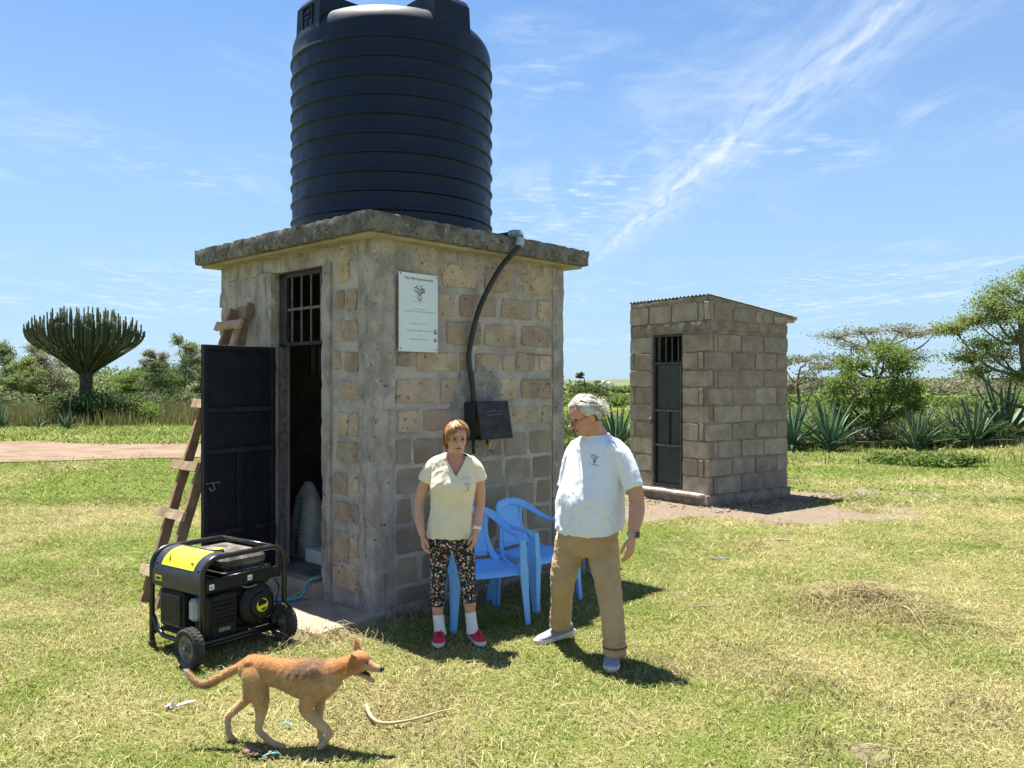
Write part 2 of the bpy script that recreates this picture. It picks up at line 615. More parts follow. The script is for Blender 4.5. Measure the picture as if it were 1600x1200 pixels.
M['yellowcable'] = mat('yellow_green_cable', (.42, .45, .10), rough=.5, bump=0)
# ---------------------------------------------------------------- layout of the two buildings
HA = math.atan2(0.7295, 0.684)                        # well house: x runs along its sign wall, y along its door wall
HC = Vector((-1.055, 6.312, 0.0))                     # its near corner
HX, HY, HZ = 2.25, 2.393, 2.944
SA = math.atan2(0.590, 0.807)                         # little shed behind
SC = Vector((2.90, 12.05, 0.0))
SX, SY = 1.87, 1.63


def to_local(x, y, c, a):
    dx, dy = x - c[0], y - c[1]
    return dx * math.cos(a) + dy * math.sin(a), -dx * math.sin(a) + dy * math.cos(a)


# ---------------------------------------------------------------- ground
MOUND = (2.85, 6.55)


def mound(x, y):
    d2 = ((x - MOUND[0]) / .62) ** 2 + ((y - MOUND[1]) / .55) ** 2
    return np.exp(-d2 * 1.1)


def H(x, y):
    x = np.asarray(x, dtype=float); y = np.asarray(y, dtype=float)
    far = sstep(8, 26, np.hypot(x, y - 5))
    h = (fbm(x, y, .9, 3, 1) - .5) * .035 * (1 - .3 * far) + (fbm(x, y, .11, 3, 2) - .5) * .35 * far
    h = h + mound(x, y) * (.13 + .05 * (fbm(x, y, 5, 3, 5) - .5) * 2)
    # worn step along the right-hand path
    d = path_right(x, y)
    h = h - .13 * sstep(.5, .15, np.abs(d)) * sstep(4.6, 6.0, x)
    hl = to_local(x, y, HC, HA); sl = to_local(x, y, SC, SA)
    near = np.maximum(sstep(1.2, .2, np.maximum(np.abs(hl[0] - HX / 2) - HX / 2, np.abs(hl[1] - HY / 2) - HY / 2)),
                      sstep(1.2, .2, np.maximum(np.abs(sl[0] - SX / 2) - SX / 2, np.abs(sl[1] - SY / 2) - SY / 2)))
    return h * (1 - near)


def path_right(x, y):
    """signed distance-like value to the worn line right of the shed"""
    return y - (14.3 - (x - 5.0) * .22 + .25 * np.sin(x * .7))


def track_left(x, y):
    """0 at the middle of the red track, 1 at its edge (crosses the field on the left)"""
    c = 21.6 + 0.9 * np.sin(x * .16 + 1.0) + .10 * (x + 14)
    w = 2.1 + 1.5 * sstep(-9, -16, x) + .5 * (fbm(x, y, .5, 3, 9) - .5)
    return np.abs(y - c) / w


def soil_mask(x, y):
    m = np.zeros_like(x)
    sl = to_local(x, y, SC, SA)
    ds = np.maximum(np.maximum(-sl[0], sl[0] - SX), np.maximum(-sl[1], sl[1] - SY))
    e = np.hypot((x - 4.0) / 1.9, (y - 11.4) / .95)
    m = np.maximum(m, sstep(1.25, .25, e + (fbm(x, y, 1.8, 4, 3) - .5) * 1.4) * .9)
    e2 = np.hypot((x - 2.1) / 1.5, (y - 11.6) / .9)
    m = np.maximum(m, sstep(1.2, .5, e2 + (fbm(x, y, 1.6, 4, 4) - .5) * 1.0) * .9)
    m = np.maximum(m, sstep(.9, .3, ds + (fbm(x, y, 2.5, 3, 6) - .5) * .8))
    pr = path_right(x, y)
    m = np.maximum(m, sstep(.5, .2, np.abs(pr + .15) + (fbm(x, y, 1.2, 4, 8) - .5) * .5) * sstep(4.6, 6.0, x))
    # scattered small worn spots
    m = np.maximum(m, sstep(.70, .82, fbm(x, y, 1.6, 4, 11)) * .6)
    m = np.maximum(m, sstep(.70, .80, fbm(x, y, .35, 4, 14)) * .6)
    m = np.maximum(m, mound(x, y) * sstep(.50, .66, fbm(x, y, 3.0, 4, 12)) * .7)
    hl = to_local(x, y, HC, HA)
    dh = np.maximum(np.maximum(-hl[0], hl[0] - HX), np.maximum(-hl[1], hl[1] - HY))
    m = np.maximum(m, sstep(.32, .02, dh + (fbm(x, y, 4, 3, 13) - .5) * .25) * .8)
    m = np.maximum(m, sstep(1.1, .3, np.hypot((hl[0] + .75) / .5, (hl[1] - .1) / .55) + (fbm(x, y, 4, 3, 17) - .5) * .9) * .6)
    return np.clip(m, 0, 1)


def dry_mask(x, y):
    """0 lush green .. 1 straw"""
    d = .49 + (fbm(x, y, .55, 4, 21) - .5) * 1.8 + (fbm(x, y, 2.4, 3, 22) - .5) * .8
    d = d - .5 * sstep(11, 20, y) + .16 * sstep(0, 5, x) * sstep(14, 8, y)
    return np.clip(d, 0, 1)


def sinh_axis(lo, hi, n, c=0.0, a=1.0):
    t = np.linspace(math.asinh((lo - c) / a), math.asinh((hi - c) / a), n)
    return c + a * np.sinh(t)


gx = sinh_axis(-1800, 1800, 300, 0.0, 2.0)
gy = sinh_axis(-60, 3200, 300, 6.0, 2.0)
GXm, GYm = np.meshgrid(gx, gy)
gz = H(GXm, GYm)
nx_, ny_ = len(gx), len(gy)
gv = np.stack([GXm.ravel(), GYm.ravel(), gz.ravel()], 1)
ii = np.arange(ny_ - 1)[:, None] * nx_ + np.arange(nx_ - 1)[None, :]
gf = np.stack([ii, ii + 1, ii + 1 + nx_, ii + nx_], -1).reshape(-1, 4)
gme = np_mesh('ground', gv, gf, 4)
vcol(gme, np.stack([soil_mask(gv[:, 0], gv[:, 1]), dry_mask(gv[:, 0], gv[:, 1]), sstep(30, 60, gv[:, 1])], 1), 'mask')

gm = bpy.data.materials.new('turf_and_soil')
gm.use_nodes = True
nt = gm.node_tree
bs = nt.nodes['Principled BSDF']
at = nd(nt, 'ShaderNodeAttribute', attribute_name='mask')
sepm = nd(nt, 'ShaderNodeSeparateColor', inp={0: at.outputs['Color']})
ge = nd(nt, 'ShaderNodeNewGeometry')
pos = ge.outputs['Position']
n1 = nz(nt, pos, 9.0, 8.0, .7)
n2 = nz(nt, pos, 60.0, 6.0, .7)
n3 = nz(nt, pos, 1.3, 6.0, .6)
green = mixc(nt, n2, (.07, .105, .018), (.145, .19, .04))
straw = mixc(nt, n2, (.17, .135, .06), (.28, .24, .115))
fd = mth(nt, 'ADD', sepm.outputs[1], mth(nt, 'MULTIPLY', mth(nt, 'SUBTRACT', n1, .5), 1.4), clamp=True)
turf = mixc(nt, fd, green, straw)
soil = mixc(nt, n1, (.15, .115, .083), (.25, .20, .15))
soil = mixc(nt, maprange(nt, n2, .58, .72), soil, (.10, .075, .055))
fs_ = maprange(nt, mth(nt, 'ADD', sepm.outputs[0], mth(nt, 'MULTIPLY', mth(nt, 'SUBTRACT', n1, .5), .9)), .35, .65)
gcol = mixc(nt, fs_, turf, soil)
nt.links.new(gcol, bs.inputs['Base Color'])
bs.inputs['Roughness'].default_value = 1.0
bs.inputs['Specular IOR Level'].default_value = .05
bmp = nd(nt, 'ShaderNodeBump', inp={'Height': mth(nt, 'ADD', n2, mth(nt, 'MULTIPLY', n1, 2.0)), 'Strength': .6, 'Distance': .02})
nt.links.new(bmp.outputs[0], bs.inputs['Normal'])
ground = link('ground', gme, gm, None, True)
tag(ground, kind='structure')

# red dirt track crossing the field on the left: its own sheet, ragged edges
tx = np.arange(-60, -3.0, .35)
rows = []
for x in tx:
    c = 21.6 + 0.9 * math.sin(x * .16 + 1.0) + .10 * (x + 14)
    w = 2.1 + 1.5 * float(sstep(-9, -16, np.array(x)))
    ys = []
    for k, s in enumerate(np.linspace(-1, 1, 11)):
        j = (float(fbm(np.array([x]), np.array([s * 3.0 + 50]), .9, 4, 31)[0]) - .5) * 1.3 * abs(s) ** 3
        ys.append(c + w * s + j)
    rows.append([(x, y) for y in ys])
tv = np.array(rows).reshape(-1, 2)
tz = H(tv[:, 0], tv[:, 1]) + .02
m_ = 11
ti = (np.arange(len(tx) - 1)[:, None] * m_ + np.arange(m_ - 1)[None, :])
tf = np.stack([ti, ti + m_, ti + m_ + 1, ti + 1], -1).reshape(-1, 4)
tme = np_mesh('dirt_track', np.column_stack([tv, tz]), tf, 4)
M['track'] = mat('red_dirt', (.205, .14, .105), (.255, .185, .145), 1.2, rough=1, bump=.6, bscale=14, bdist=.05, spec=.05,
                 layers=[((.13, .085, .06), 3.0, .48, .68, (.22, 1.8, 1), .8), ((.17, .19, .06), .9, .56, .66, (.5, 1, 1), .7), ((.29, .22, .165), 2.0, .55, .75, None, .5)])
tag(link('dirt_track', tme, M['track'], None, True), kind='structure')


# ---------------------------------------------------------------- well house
house = empty('well_house', HC, HA)
tag(house, 'block-walled well house with concrete roof slab carrying the dark water tank', 'building')
T = .16
DV0, DV1, DZ = .68, 1.465, 2.79      # door opening along the door wall
FL = .17                              # inner floor height


def add_block_wall_box(m, x0, x1, y0, y1, z0, z1):
    m.box(((x0 + x1) / 2, (y0 + y1) / 2, (z0 + z1) / 2), (x1 - x0, y1 - y0, z1 - z0))


# sign wall, back walls
m = MB(); add_block_wall_box(m, 0, HX, 0, T, 0, HZ); wall_sign = m.build('wall', M['mortar'], house)
m = MB(); add_block_wall_box(m, 0, T, T + .001, DV0, 0, HZ); wall_jamb = m.build('wall', M['mortar'], house)
m = MB(); add_block_wall_box(m, 0, T, DV1 + .001, HY, 0, HZ); wall_far = m.build('wall', M['plaster'], house)
m = MB(); add_block_wall_box(m, .003, T, DV0, DV1, DZ, HZ - .002); m.build('lintel', M['plaster'], house)
M['inner'] = mat('shade_dark_inner_block', (.10, .088, .075), (.06, .052, .045), 4, rough=.95, bump=.4, bscale=30)  # shade of the dim room put into the wall colour
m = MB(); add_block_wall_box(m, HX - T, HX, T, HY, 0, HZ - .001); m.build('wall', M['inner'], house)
m = MB()                              # far wall with a small window hole
wu0, wu1, wz0, wz1 = .86, 1.08, 1.90, 2.20
add_block_wall_box(m, T, wu0, HY - T, HY, 0, HZ - .001)
add_block_wall_box(m, wu1, HX - T, HY - T, HY, 0, HZ - .001)
add_block_wall_box(m, wu0, wu1, HY - T, HY, 0, wz0)
add_block_wall_box(m, wu0, wu1, HY - T, HY, wz1, HZ - .001)
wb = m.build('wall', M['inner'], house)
m = MB()
for u in (wu0 + .06, wu0 + .14):
    m.box((u, HY - T / 2, (wz0 + wz1) / 2), (.012, .012, wz1 - wz0))
m.build('window_bar', M['blackmetal'], wb)
m = MB(); m.box(((wu0 + wu1) / 2, HY - .02, (wz0 + wz1) / 2), (wu1 - wu0 + .002, .02, wz1 - wz0 + .002)); m.build('window_blocker', mat('grey_window_blocker', (.30, .30, .30), rough=.8, bump=0), wb)  # plain board added to block the bright sky in the window hole
m = MB(); m.box((HX / 2, HY / 2, FL / 2), (HX - .02, HY - .02, FL)); m.build('floor', mat('dark_floor', (.20, .165, .135), (.13, .11, .09), 5, rough=.95, bump=.3), house)  # floor colour darkened as well, standing in for the room's shade


# corner pillars of cast concrete, a little proud of the blocks
def pillar(x0, x1, y0, y1, z0, z1, seed, name='pillar', mt='plaster', amp=.006, edge=.008):
    b = rough_box((x1 - x0, y1 - y0, z1 - z0), .05, amp, seed, 6.0, edge)
    xf(b, Matrix.Translation(((x0 + x1) / 2, (y0 + y1) / 2, (z0 + z1) / 2)))
    return b.build(name, M[mt], house, 'auto')


pillar(-.018, .186, -.018, .198, -.03, 1.62, 1)
pillar(-.026, .180, -.026, .192, 1.60, HZ - .004, 2)
pillar(HX - .15, HX + .015, -.016, .14, -.03, HZ - .004, 3)
pillar(-.012, .14, HY - .14, HY + .03, -.03, HZ - .004, 4)
pillar(-.030, .13, DV0 - .115, DV0 + .012, -.01, HZ - .15, 5, 'door_jamb')
pillar(-.045, .13, DV1 - .012, DV1 + .24, -.01, 2.80, 6, 'door_jamb', amp=.009, edge=.012)
# rendered bands below the slab
pillar(.17, HX - .14, -.010, .05, 2.70, HZ - .006, 7, 'ring_beam', amp=.004)
pillar(-.016, .04, .18, HY - .13, DZ - .012, HZ - .006, 8, 'ring_beam', amp=.005)
# rough render thrown over the far part of the door wall
pillar(-.020, .05, DV1 + .225, HY - .125, .0, HZ - .16, 9, 'render_coat', amp=.012)
# threshold step and pad
pillar(-.10, .10, DV0 - .02, DV1 + .02, -.02, FL - .004, 10, 'step', 'pad', amp=.006, edge=.01)
b = rough_box((.62, 1.62, .07), .06, .006, 11, 6, .014)
xf(b, Matrix.Translation((-.30, .72, -.002)))
b.build('door_pad', M['pad'], house, 'auto')
b = rough_box((HX + .10, .10, .10), .06, .012, 12, 6, .02)
xf(b, Matrix.Translation((HX / 2, -.02, .0)))
b.build('footing', M['plaster'], house, True)

# roof slab
b = rough_box((2.655, 2.78, .158), .045, .006, 20, 9, .010)
xf(b, Matrix.Translation((-.19 + 2.655 / 2, -.172 + 2.78 / 2, HZ + .079)))
slab = b.build('roof_slab', M['slab'], house, 'auto')
m = MB(); m.box((-.19 + 2.655 / 2, -.172 + 2.78 / 2, HZ - .010), (2.55, 2.67, .024)); m.build('soffit', M['soffit'], slab)


# blocks: each one a piece of its own, traced where the photograph shows it
def block_mesh(w, h, d, rnd, jit=.012, rag=3):
    """irregular rounded rectangle in (a, b), standing d proud"""
    pts = []
    r = min(w, h) * .16
    def corner(cx, cy, a0):
        for k in range(2):
            a = a0 + (k + .3 + .4 * rnd.random()) * math.pi / 4
            pts.append((cx + r * math.cos(a), cy + r * math.sin(a)))
    def side(p, q, n):
        for k in range(n):
            t = (k + 1) / (n + 1)
            pts.append((p[0] + (q[0] - p[0]) * t, p[1] + (q[1] - p[1]) * t))
    hw, hh = w / 2, h / 2
    nl = 2 if w > .2 else 1
    corner(hw - r, hh - r, 0); side((hw - r, hh), (-hw + r, hh), nl)
    corner(-hw + r, hh - r, math.pi / 2); side((-hw, hh - r), (-hw, -hh + r), 1)
    corner(-hw + r, -hh + r, math.pi); side((-hw + r, -hh), (hw - r, -hh), nl)
    corner(hw - r, -hh + r, 1.5 * math.pi); side((hw, -hh + r), (hw, hh - r), 1)
    pts = [(x + rnd.uniform(-jit, jit) * .7, y + rnd.uniform(-jit, jit) * .7) for x, y in pts]
    mm = MB()
    mm.prism(pts, .0, d, inset=.007)
    return mm


def put_block(wall, face, a0, a1, z0, z1, rnd, mt, d=.012, name='block'):
    """face: 'y0' sign wall (outwards -y), 'x0' door wall (outwards -x)"""
    w, h = a1 - a0, z1 - z0
    if w < .03 or h < .03:
        return
    mm = block_mesh(w, h, d + .01 + rnd.uniform(-.003, .004), rnd)
    ca, cz = (a0 + a1) / 2, (z0 + z1) / 2
    if face == 'y0':
        Mx = Matrix(((1, 0, 0, ca), (0, 0, -1, .010), (0, 1, 0, cz), (0, 0, 0, 1)))
    else:
        Mx = Matrix(((0, 0, -1, .010), (1, 0, 0, ca), (0, 1, 0, cz), (0, 0, 0, 1)))
    xf(mm, Mx)
    o = mm.build(name, mt, wall)
    return o


def wall_u(px):
    k = (px - 800) / FPX
    return (1.055 + k * 6.312) / (.684 - k * .7295)


def wall_v(px):
    k = (px - 800) / FPX
    return (-1.055 - k * 6.312) / (.7295 + k * .684)


rnd = random.Random(5)
Z3 = 3.748
rowsA = [  # zoomed pixel boxes of the blocks on the sign wall
    (380, 580, 125, 260), (620, 780, 150, 285), (850, 1012, 190, 300), (200, 345, 110, 235),
    (335, 445, 295, 425), (480, 690, 310, 430), (725, 905, 335, 445), (935, 1008, 335, 450),
    (400, 600, 460, 595), (625, 815, 480, 605), (840, 1008, 490, 605),
    (112, 190, 640, 720), (230, 460, 635, 750), (478, 545, 640, 745), (570, 700, 645, 750), (733, 795, 650, 750), (812, 918, 640, 750), (945, 1012, 650, 745),
    (104, 335, 795, 935), (365, 590, 795, 935), (622, 810, 795, 915), (840, 1015, 795, 910),
    (115, 240, 980, 1110), (270, 440, 970, 1095), (470, 700, 960, 1080), (750, 935, 955, 1060), (960, 1016, 950, 1050),
]
for (x0, x1, y0, y1) in rowsA:
    pa, pb = 590 + x0 / Z3, 590 + x1 / Z3
    ua, ub = wall_u(pa), wall_u(pb)
    uc = (ua + ub) / 2
    dep = 6.312 + .7295 * uc
    za = CAM_H - (380 + y1 / Z3 - 600) / FPX * dep
    zb = CAM_H - (380 + y0 / Z3 - 600) / FPX * dep
    put_block(wall_sign, 'y0', max(ua, .20), min(ub, HX - .165), za, zb, rnd, M['block'])
# courses below, flush and dull with splashed cement
M['dullblock'] = mat('cement_splashed_block', (.27, .215, .16), (.22, .185, .145), 4, rough=.95, bump=.5, bscale=50, bdist=.012, spec=.12, rand=.25,
                     layers=[((.30, .28, .24), 3.5, .42, .65, None, .8), ((.09, .075, .06), 50, .60, .72, None, .5)])
z = 1.362
for r_i in range(6):
    h = .205
    u = .205 + (0 if r_i % 2 else -.16)
    while u < HX - .2:
        L = rnd.uniform(.30, .40)
        put_block(wall_sign, 'y0', max(u, .205), min(u + L, HX - .17), z - h, z, rnd, M['dullblock'], .003)
        u += L + rnd.uniform(.025, .05)
    z -= h + .032
# strip of wall between corner pillar and door jamb
Zj = 3.528
strip = [(805, 868, 80, 280), (790, 842, 335, 430), (856, 912, 330, 440), (790, 915, 495, 610), (845, 926, 670, 775), (788, 822, 665, 770), (815, 930, 830, 935),
         (808, 862, 1000, 1130), (884, 932, 1000, 1130), (800, 930, 1165, 1275)]
strip = [(300 + a / Zj, 300 + b / Zj, 360 + c / Zj, 360 + d / Zj) for a, b, c, d in strip]
Zk = 4.615
strip += [(420 + a / Zk, 420 + b / Zk, 740 + c / Zk, 740 + d / Zk) for a, b, c, d in
          [(470, 572, 0, 150), (605, 655, 0, 140), (480, 655, 210, 350), (478, 580, 415, 600), (594, 660, 430, 610), (470, 662, 640, 840)]]
for (x0, x1, y0, y1) in strip:
    va, vb = wall_v(x1), wall_v(x0)
    dep = 6.312 + .684 * (va + vb) / 2
    put_block(wall_jamb, 'x0', max(va, .205), min(vb, DV0 - .125), CAM_H - (y1 - 600) / FPX * dep, CAM_H - (y0 - 600) / FPX * dep, rnd, M['block'])
# a few blocks showing through the render on the far part
for (va, vb, za, zb) in ((1.80, 2.12, 2.30, 2.52), (1.92, 2.22, 1.98, 2.20), (1.76, 1.98, 1.65, 1.86)):
    put_block(wall_far, 'x0', va, vb, za, zb, rnd, M['block'], .024)
# torn, weathered outer edge of the far corner
for k, (zz, w, hh, o) in enumerate(((2.62, .10, .16, .03), (1.9, .09, .5, .02), (2.3, .07, .22, .035))):
    b = rough_box((.12, w, hh), .03, .016, 40 + k, 14, .02)
    xf(b, Matrix.Translation((.05, HY + o, zz)))
    b.build('broken_edge', M['plaster'], house, 'auto')
# slit of rusty wire in the wall
m = MB(); m.tube([(1.72, -.012, 2.075), (1.95, -.016, 2.072), (2.09, -.011, 2.068)], .004, 5)
m.build('rusty_wire', mat('rust', (.22, .07, .035), rough=.9, bump=0), house)

# transom grille over the door
gr = empty('transom_grille', (0, 0, 0), 0, house)
m = MB()
gy0, gy1, gz0, gz1 = DV0 + .01, DV1 - .03, 2.135, 2.775
gx_ = .055
m.box((gx_, (gy0 + gy1) / 2, gz1 - .02), (.04, gy1 - gy0, .04))
m.box((gx_, (gy0 + gy1) / 2, gz0 + .015), (.04, gy1 - gy0, .03))
m.box((gx_, gy1 - .06, (gz0 + gz1) / 2), (.04, .12, gz1 - gz0 - .002))
m.build('frame', M['blackmetal'], gr)
for k in range(4):
    m = MB(); m.tube([(gx_, gy0 + .12 + k * .148, gz0 + .03), (gx_, gy0 + .12 + k * .148, gz1 - .04)], .009, 6)
    m.build('bar', M['bars'], gr)
m = MB(); m.box((gx_ + .001, (gy0 + gy1) / 2 - .05, gz0 + .32), (.022, gy1 - gy0 - .1, .022)); m.build('cross_bar', M['bars'], gr)
m = MB(); m.box((.055, DV1 - .045, (FL + 2.13) / 2), (.045, .05, 2.13 - FL)); m.build('door_frame', M['bars'], house)

# steel door, swung open to stand square to the wall
DW, DH0, DH1 = .715, .19, 2.125
door = empty('door', (-.02, DV1 - .012, 0), R(180 + 7.4), house)      # local x runs from the hinge outwards
m = MB(); m.box((DW / 2, 0, (DH0 + DH1) / 2), (DW, .006, DH1 - DH0)); m.build('door_sheet', M['doormetal'], door)
m = MB()
for (x, w) in ((.02, .04), (DW - .02, .04)):
    m.box((x, .022, (DH0 + DH1) / 2), (w, .036, DH1 - DH0), bev=.004)
for z_ in (DH0 + .02, DH1 - .02):
    m.box((DW / 2, .0225, z_), (DW - .08, .034, .04), bev=.004)
m.build('door_frame', M['doormetal'], door)
for z_ in (1.585, 1.24, .56):
    m = MB(); m.box((DW / 2, .020, z_), (DW - .08, .028, .045), bev=.005); m.build('door_rail', M['blackmetal'], door)
m = MB(); m.box((DW * .50, .018, .90), (.06, .024, .63), bev=.005); m.build('door_stile', M['doormetal'], door)
m = MB(); m.tube([(DW - .14, .05, .985), (DW - .02, .05, .985)], .008, 6); m.tube([(DW - .075, .05, .98), (DW - .075, .075, .94), (DW - .05, .075, .925), (DW - .04, .05, .95)], .007, 6, sub=3)
m.build('bolt', M['bars'], door)
for z_ in (.5, 1.2, 1.95):
    m = MB(); m.tube([(0, .03, z_ - .05), (0, .03, z_ + .05)], .012, 8); m.build('hinge', M['blackmetal'], door)

# ---------------------------------------------------------------- water tank on the slab
tank = empty('water_tank', HC + Matrix.Rotation(HA, 3, 'Z') @ Vector((-.19 + 2.655 / 2 + .01, -.172 + 2.78 / 2 + .0, HZ + .164)))
tank.rotation_euler = (0, 0, R(8))
tag(tank, 'tall dark ribbed plastic water tank standing on the roof slab', 'water tank')
TR = .955
prof = [(.0, 0), (TR - .03, 0), (TR - .008, .012)]
zr = [1.69 - .1655 * k for k in range(11)][::-1]
pts = []
for zc_ in zr:
    for dz, dr in ((-.016, 0), (-.012, .008), (-.006, .016), (.005, .016), (.018, .009), (.032, 0)):
        if zc_ + dz > .02:
            pts.append((TR + dr - .004, zc_ + dz))
prof += pts
for k in range(11):                                     # rounded shoulder
    a = k / 10 * math.pi / 2
    prof.append((TR - .004 - .20 * (1 - math.cos(a)), 1.80 + .225 * math.sin(a)))
prof += [(.62, 2.035), (.40, 2.045), (.0, 2.05)]
m = MB(); m.lathe(prof[1:-1], seg=96)
body = m.build('tank_body', M['tank'], tank, 'auto')


def lug(ang, w, r0, r1, z0, z1):
    """moulded shoulder block of the tank"""
    mm = MB()
    ca, sa = math.cos(ang), math.sin(ang)
    def fr(t, rr, z): return (ca * rr - sa * t, sa * rr + ca * t, z)
    rs = []
    for (rr, zt, hw) in ((r0, z1 - .03, w * .40), (r0 + .06, z1, w * .5), (r1 - .03, z1 - .01, w * .55), (r1, z1 - .06, w * .56), (r1 + .012, z0, w * .58)):
        rs.append([fr(-hw, rr, zt), fr(-hw * .86, rr, zt + .008), fr(hw * .86, rr, zt + .008), fr(hw, rr, zt), fr(hw, rr, z0 - .02), fr(-hw, rr, z0 - .02)])
    mm.rings(rs)
    return mm


for k in range(4):
    o = lug(R(-145 + 90 * k), .36, .42, .915, 1.78, 2.165).build('shoulder_block', M['tank'], tank)
    if k == 0:
        fr_ang = R(-145)
        def frl(a, b, c, ca=math.cos(R(-145)), sa=math.sin(R(-145))):
            return (ca * (.925 + c) - sa * a, sa * (.925 + c) + ca * a, 1.96 + b)
        mm = MB()
        mm.box((0, 0, 0), (.0, .0, .0)) if False else None
        for (a0, b0, w_, h_) in ((0, .12, .16, .012), (0, -.12, .16, .012), (-.08, 0, .012, .25), (.08, 0, .012, .25), (0, .06, .09, .02), (0, .02, .09, .02), (-.02, -.05, .04, .07)):
            mm.prism([(a0 - w_ / 2, b0 - h_ / 2), (a0 + w_ / 2, b0 - h_ / 2), (a0 + w_ / 2, b0 + h_ / 2), (a0 - w_ / 2, b0 + h_ / 2)], -.03, .006, frl)
        mm.build('moulded_mark', M['tank'], o)
m = MB(); m.lathe([(.30, 2.04), (.30, 2.075), (.27, 2.09), (.10, 2.10)], seg=40); lid = m.build('lid', M['tank'], tank, 'auto')
m = MB(); m.box((0, 0, 2.125), (.10, .10, .05), bev=.01); m.build('lid_knob', M['tank'], lid)

# ---------------------------------------------------------------- outlet pipe from tank to valve box
HM = Matrix.Translation(HC) @ Matrix.Rotation(HA, 4, 'Z')
outp = empty('outlet_pipe', HC, HA)
tag(outp, 'black plastic pipe bending from the tank down the sign wall', 'pipe')
m = MB(); m.tube([(1.413, -.155, HZ + .185), (1.405, -.225, HZ + .175), (1.38, -.235, HZ + .06), (1.22, -.16, 2.80), (1.035, -.10, 2.456), (.955, -.062, 2.12), (.948, -.06, 1.98), (.975, -.07, 1.80), (.99, -.072, 1.63)], .0235, 10, sub=6)
m.build('pipe', M['pipe'], outp, True)
m = MB(); m.tube([(1.36, .35, HZ + .20), (1.40, .10, HZ + .19), (1.413, -.13, HZ + .186)], .022, 10, sub=4); m.build('pipe', M['pipe'], outp, True)
m = MB(); m.tube([(1.413, -.10, HZ + .186), (1.413, -.16, HZ + .186)], .034, 12); m.tube([(1.413, -.16, HZ + .186), (1.410, -.215, HZ + .18), (1.40, -.235, HZ + .145)], .029, 12, sub=4)
m.tube([(1.402, -.238, HZ + .135), (1.385, -.238, HZ + .06)], .037, 12); m.build('elbow_fitting', M['fitting'], outp, 'auto')

rndp = random.Random(8)
poly = [(1.10 + .36 * math.cos(a) * (1 + rndp.uniform(-.18, .18)), 1.56 + .40 * math.sin(a) * (1 + rndp.uniform(-.2, .16))) for a in np.linspace(0, 2 * math.pi, 27)[:-1]]
m = MB(); m.prism(poly, .004, .0175, lambda a, b, c: (a, -c, b), inset=.012)
m.build('cement_patch', mat('grey_cement_smear', (.30, .285, .265), (.20, .19, .175), 9, rough=.95, bump=.9, bscale=40, bdist=.012, spec=.1, layers=[((.40, .37, .33), 14, .54, .70, None, .6), ((.08, .07, .06), 30, .6, .7, None, .7)]), wall_sign)
vb = empty('valve_box', HC, HA)
tag(vb, 'black steel valve box with a tilted lid fixed to the wall', 'valve box')
b0, b1, bz0, bz1, bd = .927, 1.302, 1.325, 1.645, .15
m = MB()
m.box((b0 + .004, -bd / 2, (bz0 + bz1) / 2), (.008, bd, bz1 - bz0)); m.box((b1 - .004, -bd / 2, (bz0 + bz1) / 2), (.008, bd, bz1 - bz0))
m.box(((b0 + b1) / 2, -bd / 2, bz1 - .004), (b1 - b0 - .017, bd - .002, .008)); m.box(((b0 + b1) / 2, -bd / 2, bz0 + .004), (b1 - b0 - .017, bd - .002, .008))
m.box(((b0 + b1) / 2, -.006, (bz0 + bz1) / 2), (b1 - b0 - .017, .004, bz1 - bz0 - .017))
m.build('box_shell', M['blackmetal'], vb)
m = MB(); rot = Matrix.Rotation(R(-11), 3, 'X'); c = Vector(((b0 + b1) / 2 + .012, -bd - .008, bz1 + .01))
m.box(c + rot @ Vector((0, 0, -.165)), (b1 - b0 + .01, .006, .33), rot, bev=.002)
lidb = m.build('lid', M['blackmetal'], vb)
m = MB(); cc = Vector(((b0 + b1) / 2 + .01, 0, 0))
fr = lambda a, b, d: tuple(Vector(c) + rot @ Vector((a + .01, -.0045 - d, -.10 + b)))
for k, (a_, b_, w_) in enumerate(((-.09, .0, .05), (-.02, .012, .08), (.07, .01, .06), (-.05, -.022, .10), (.06, -.018, .07))):
    m.prism([(a_ - w_ / 2, b_ - .004), (a_ + w_ / 2, b_ - .002), (a_ + w_ / 2, b_ + .004), (a_ - w_ / 2, b_ + .003)], -.001, .0006, fr)
m.build('scratch', mat('pale_scratch', (.13, .13, .135), rough=.8, bump=0), lidb)
m = MB(); m.tube([(.985, -.07, bz0 + .01), (.985, -.07, bz0 - .07), (.99, -.075, bz0 - .12)], .016, 8); m.build('tap_pipe', M['pipe'], vb, True)
m = MB(); m.tube([(1.14, -.08, bz0), (1.14, -.08, bz0 - .05)], .010, 8); m.build('tap_pipe', M['pipe'], vb, True)
m = MB(); m.box((1.165, -.085, bz0 - .05), (.012, .02, .07), Matrix.Rotation(.3, 3, 'Y')); m.build('tap_handle', mat('yellow_tap_handle', (.72, .55, .04), rough=.5, bump=0), vb)
m = MB(); m.ball((.985, -.095, bz0 - .055), .014, 8, 6); m.ball((1.01, -.09, bz0 - .06), .011, 8, 6); m.build('pipe_clip', M['bars'], vb, True)

# ---------------------------------------------------------------- sponsor board
board = empty('sponsor_board', HC, HA)
tag(board, 'white board reading This Well is sponsored by, screwed to the wall', 'sign')
su0, su1, sz0, sz1 = .195, .602, 2.058, 2.684
SW, SH = su1 - su0, sz1 - sz0
m = MB(); m.box(((su0 + su1) / 2, -.045, (sz0 + sz1) / 2), (SW, .008, SH), bev=.002); bp = m.build('board_panel', M['sign'], board)
sf = lambda a, b, d: (su0 + a * SW, -.0495 - d, sz1 - b * SH)          # a, b in 0..1 of the board


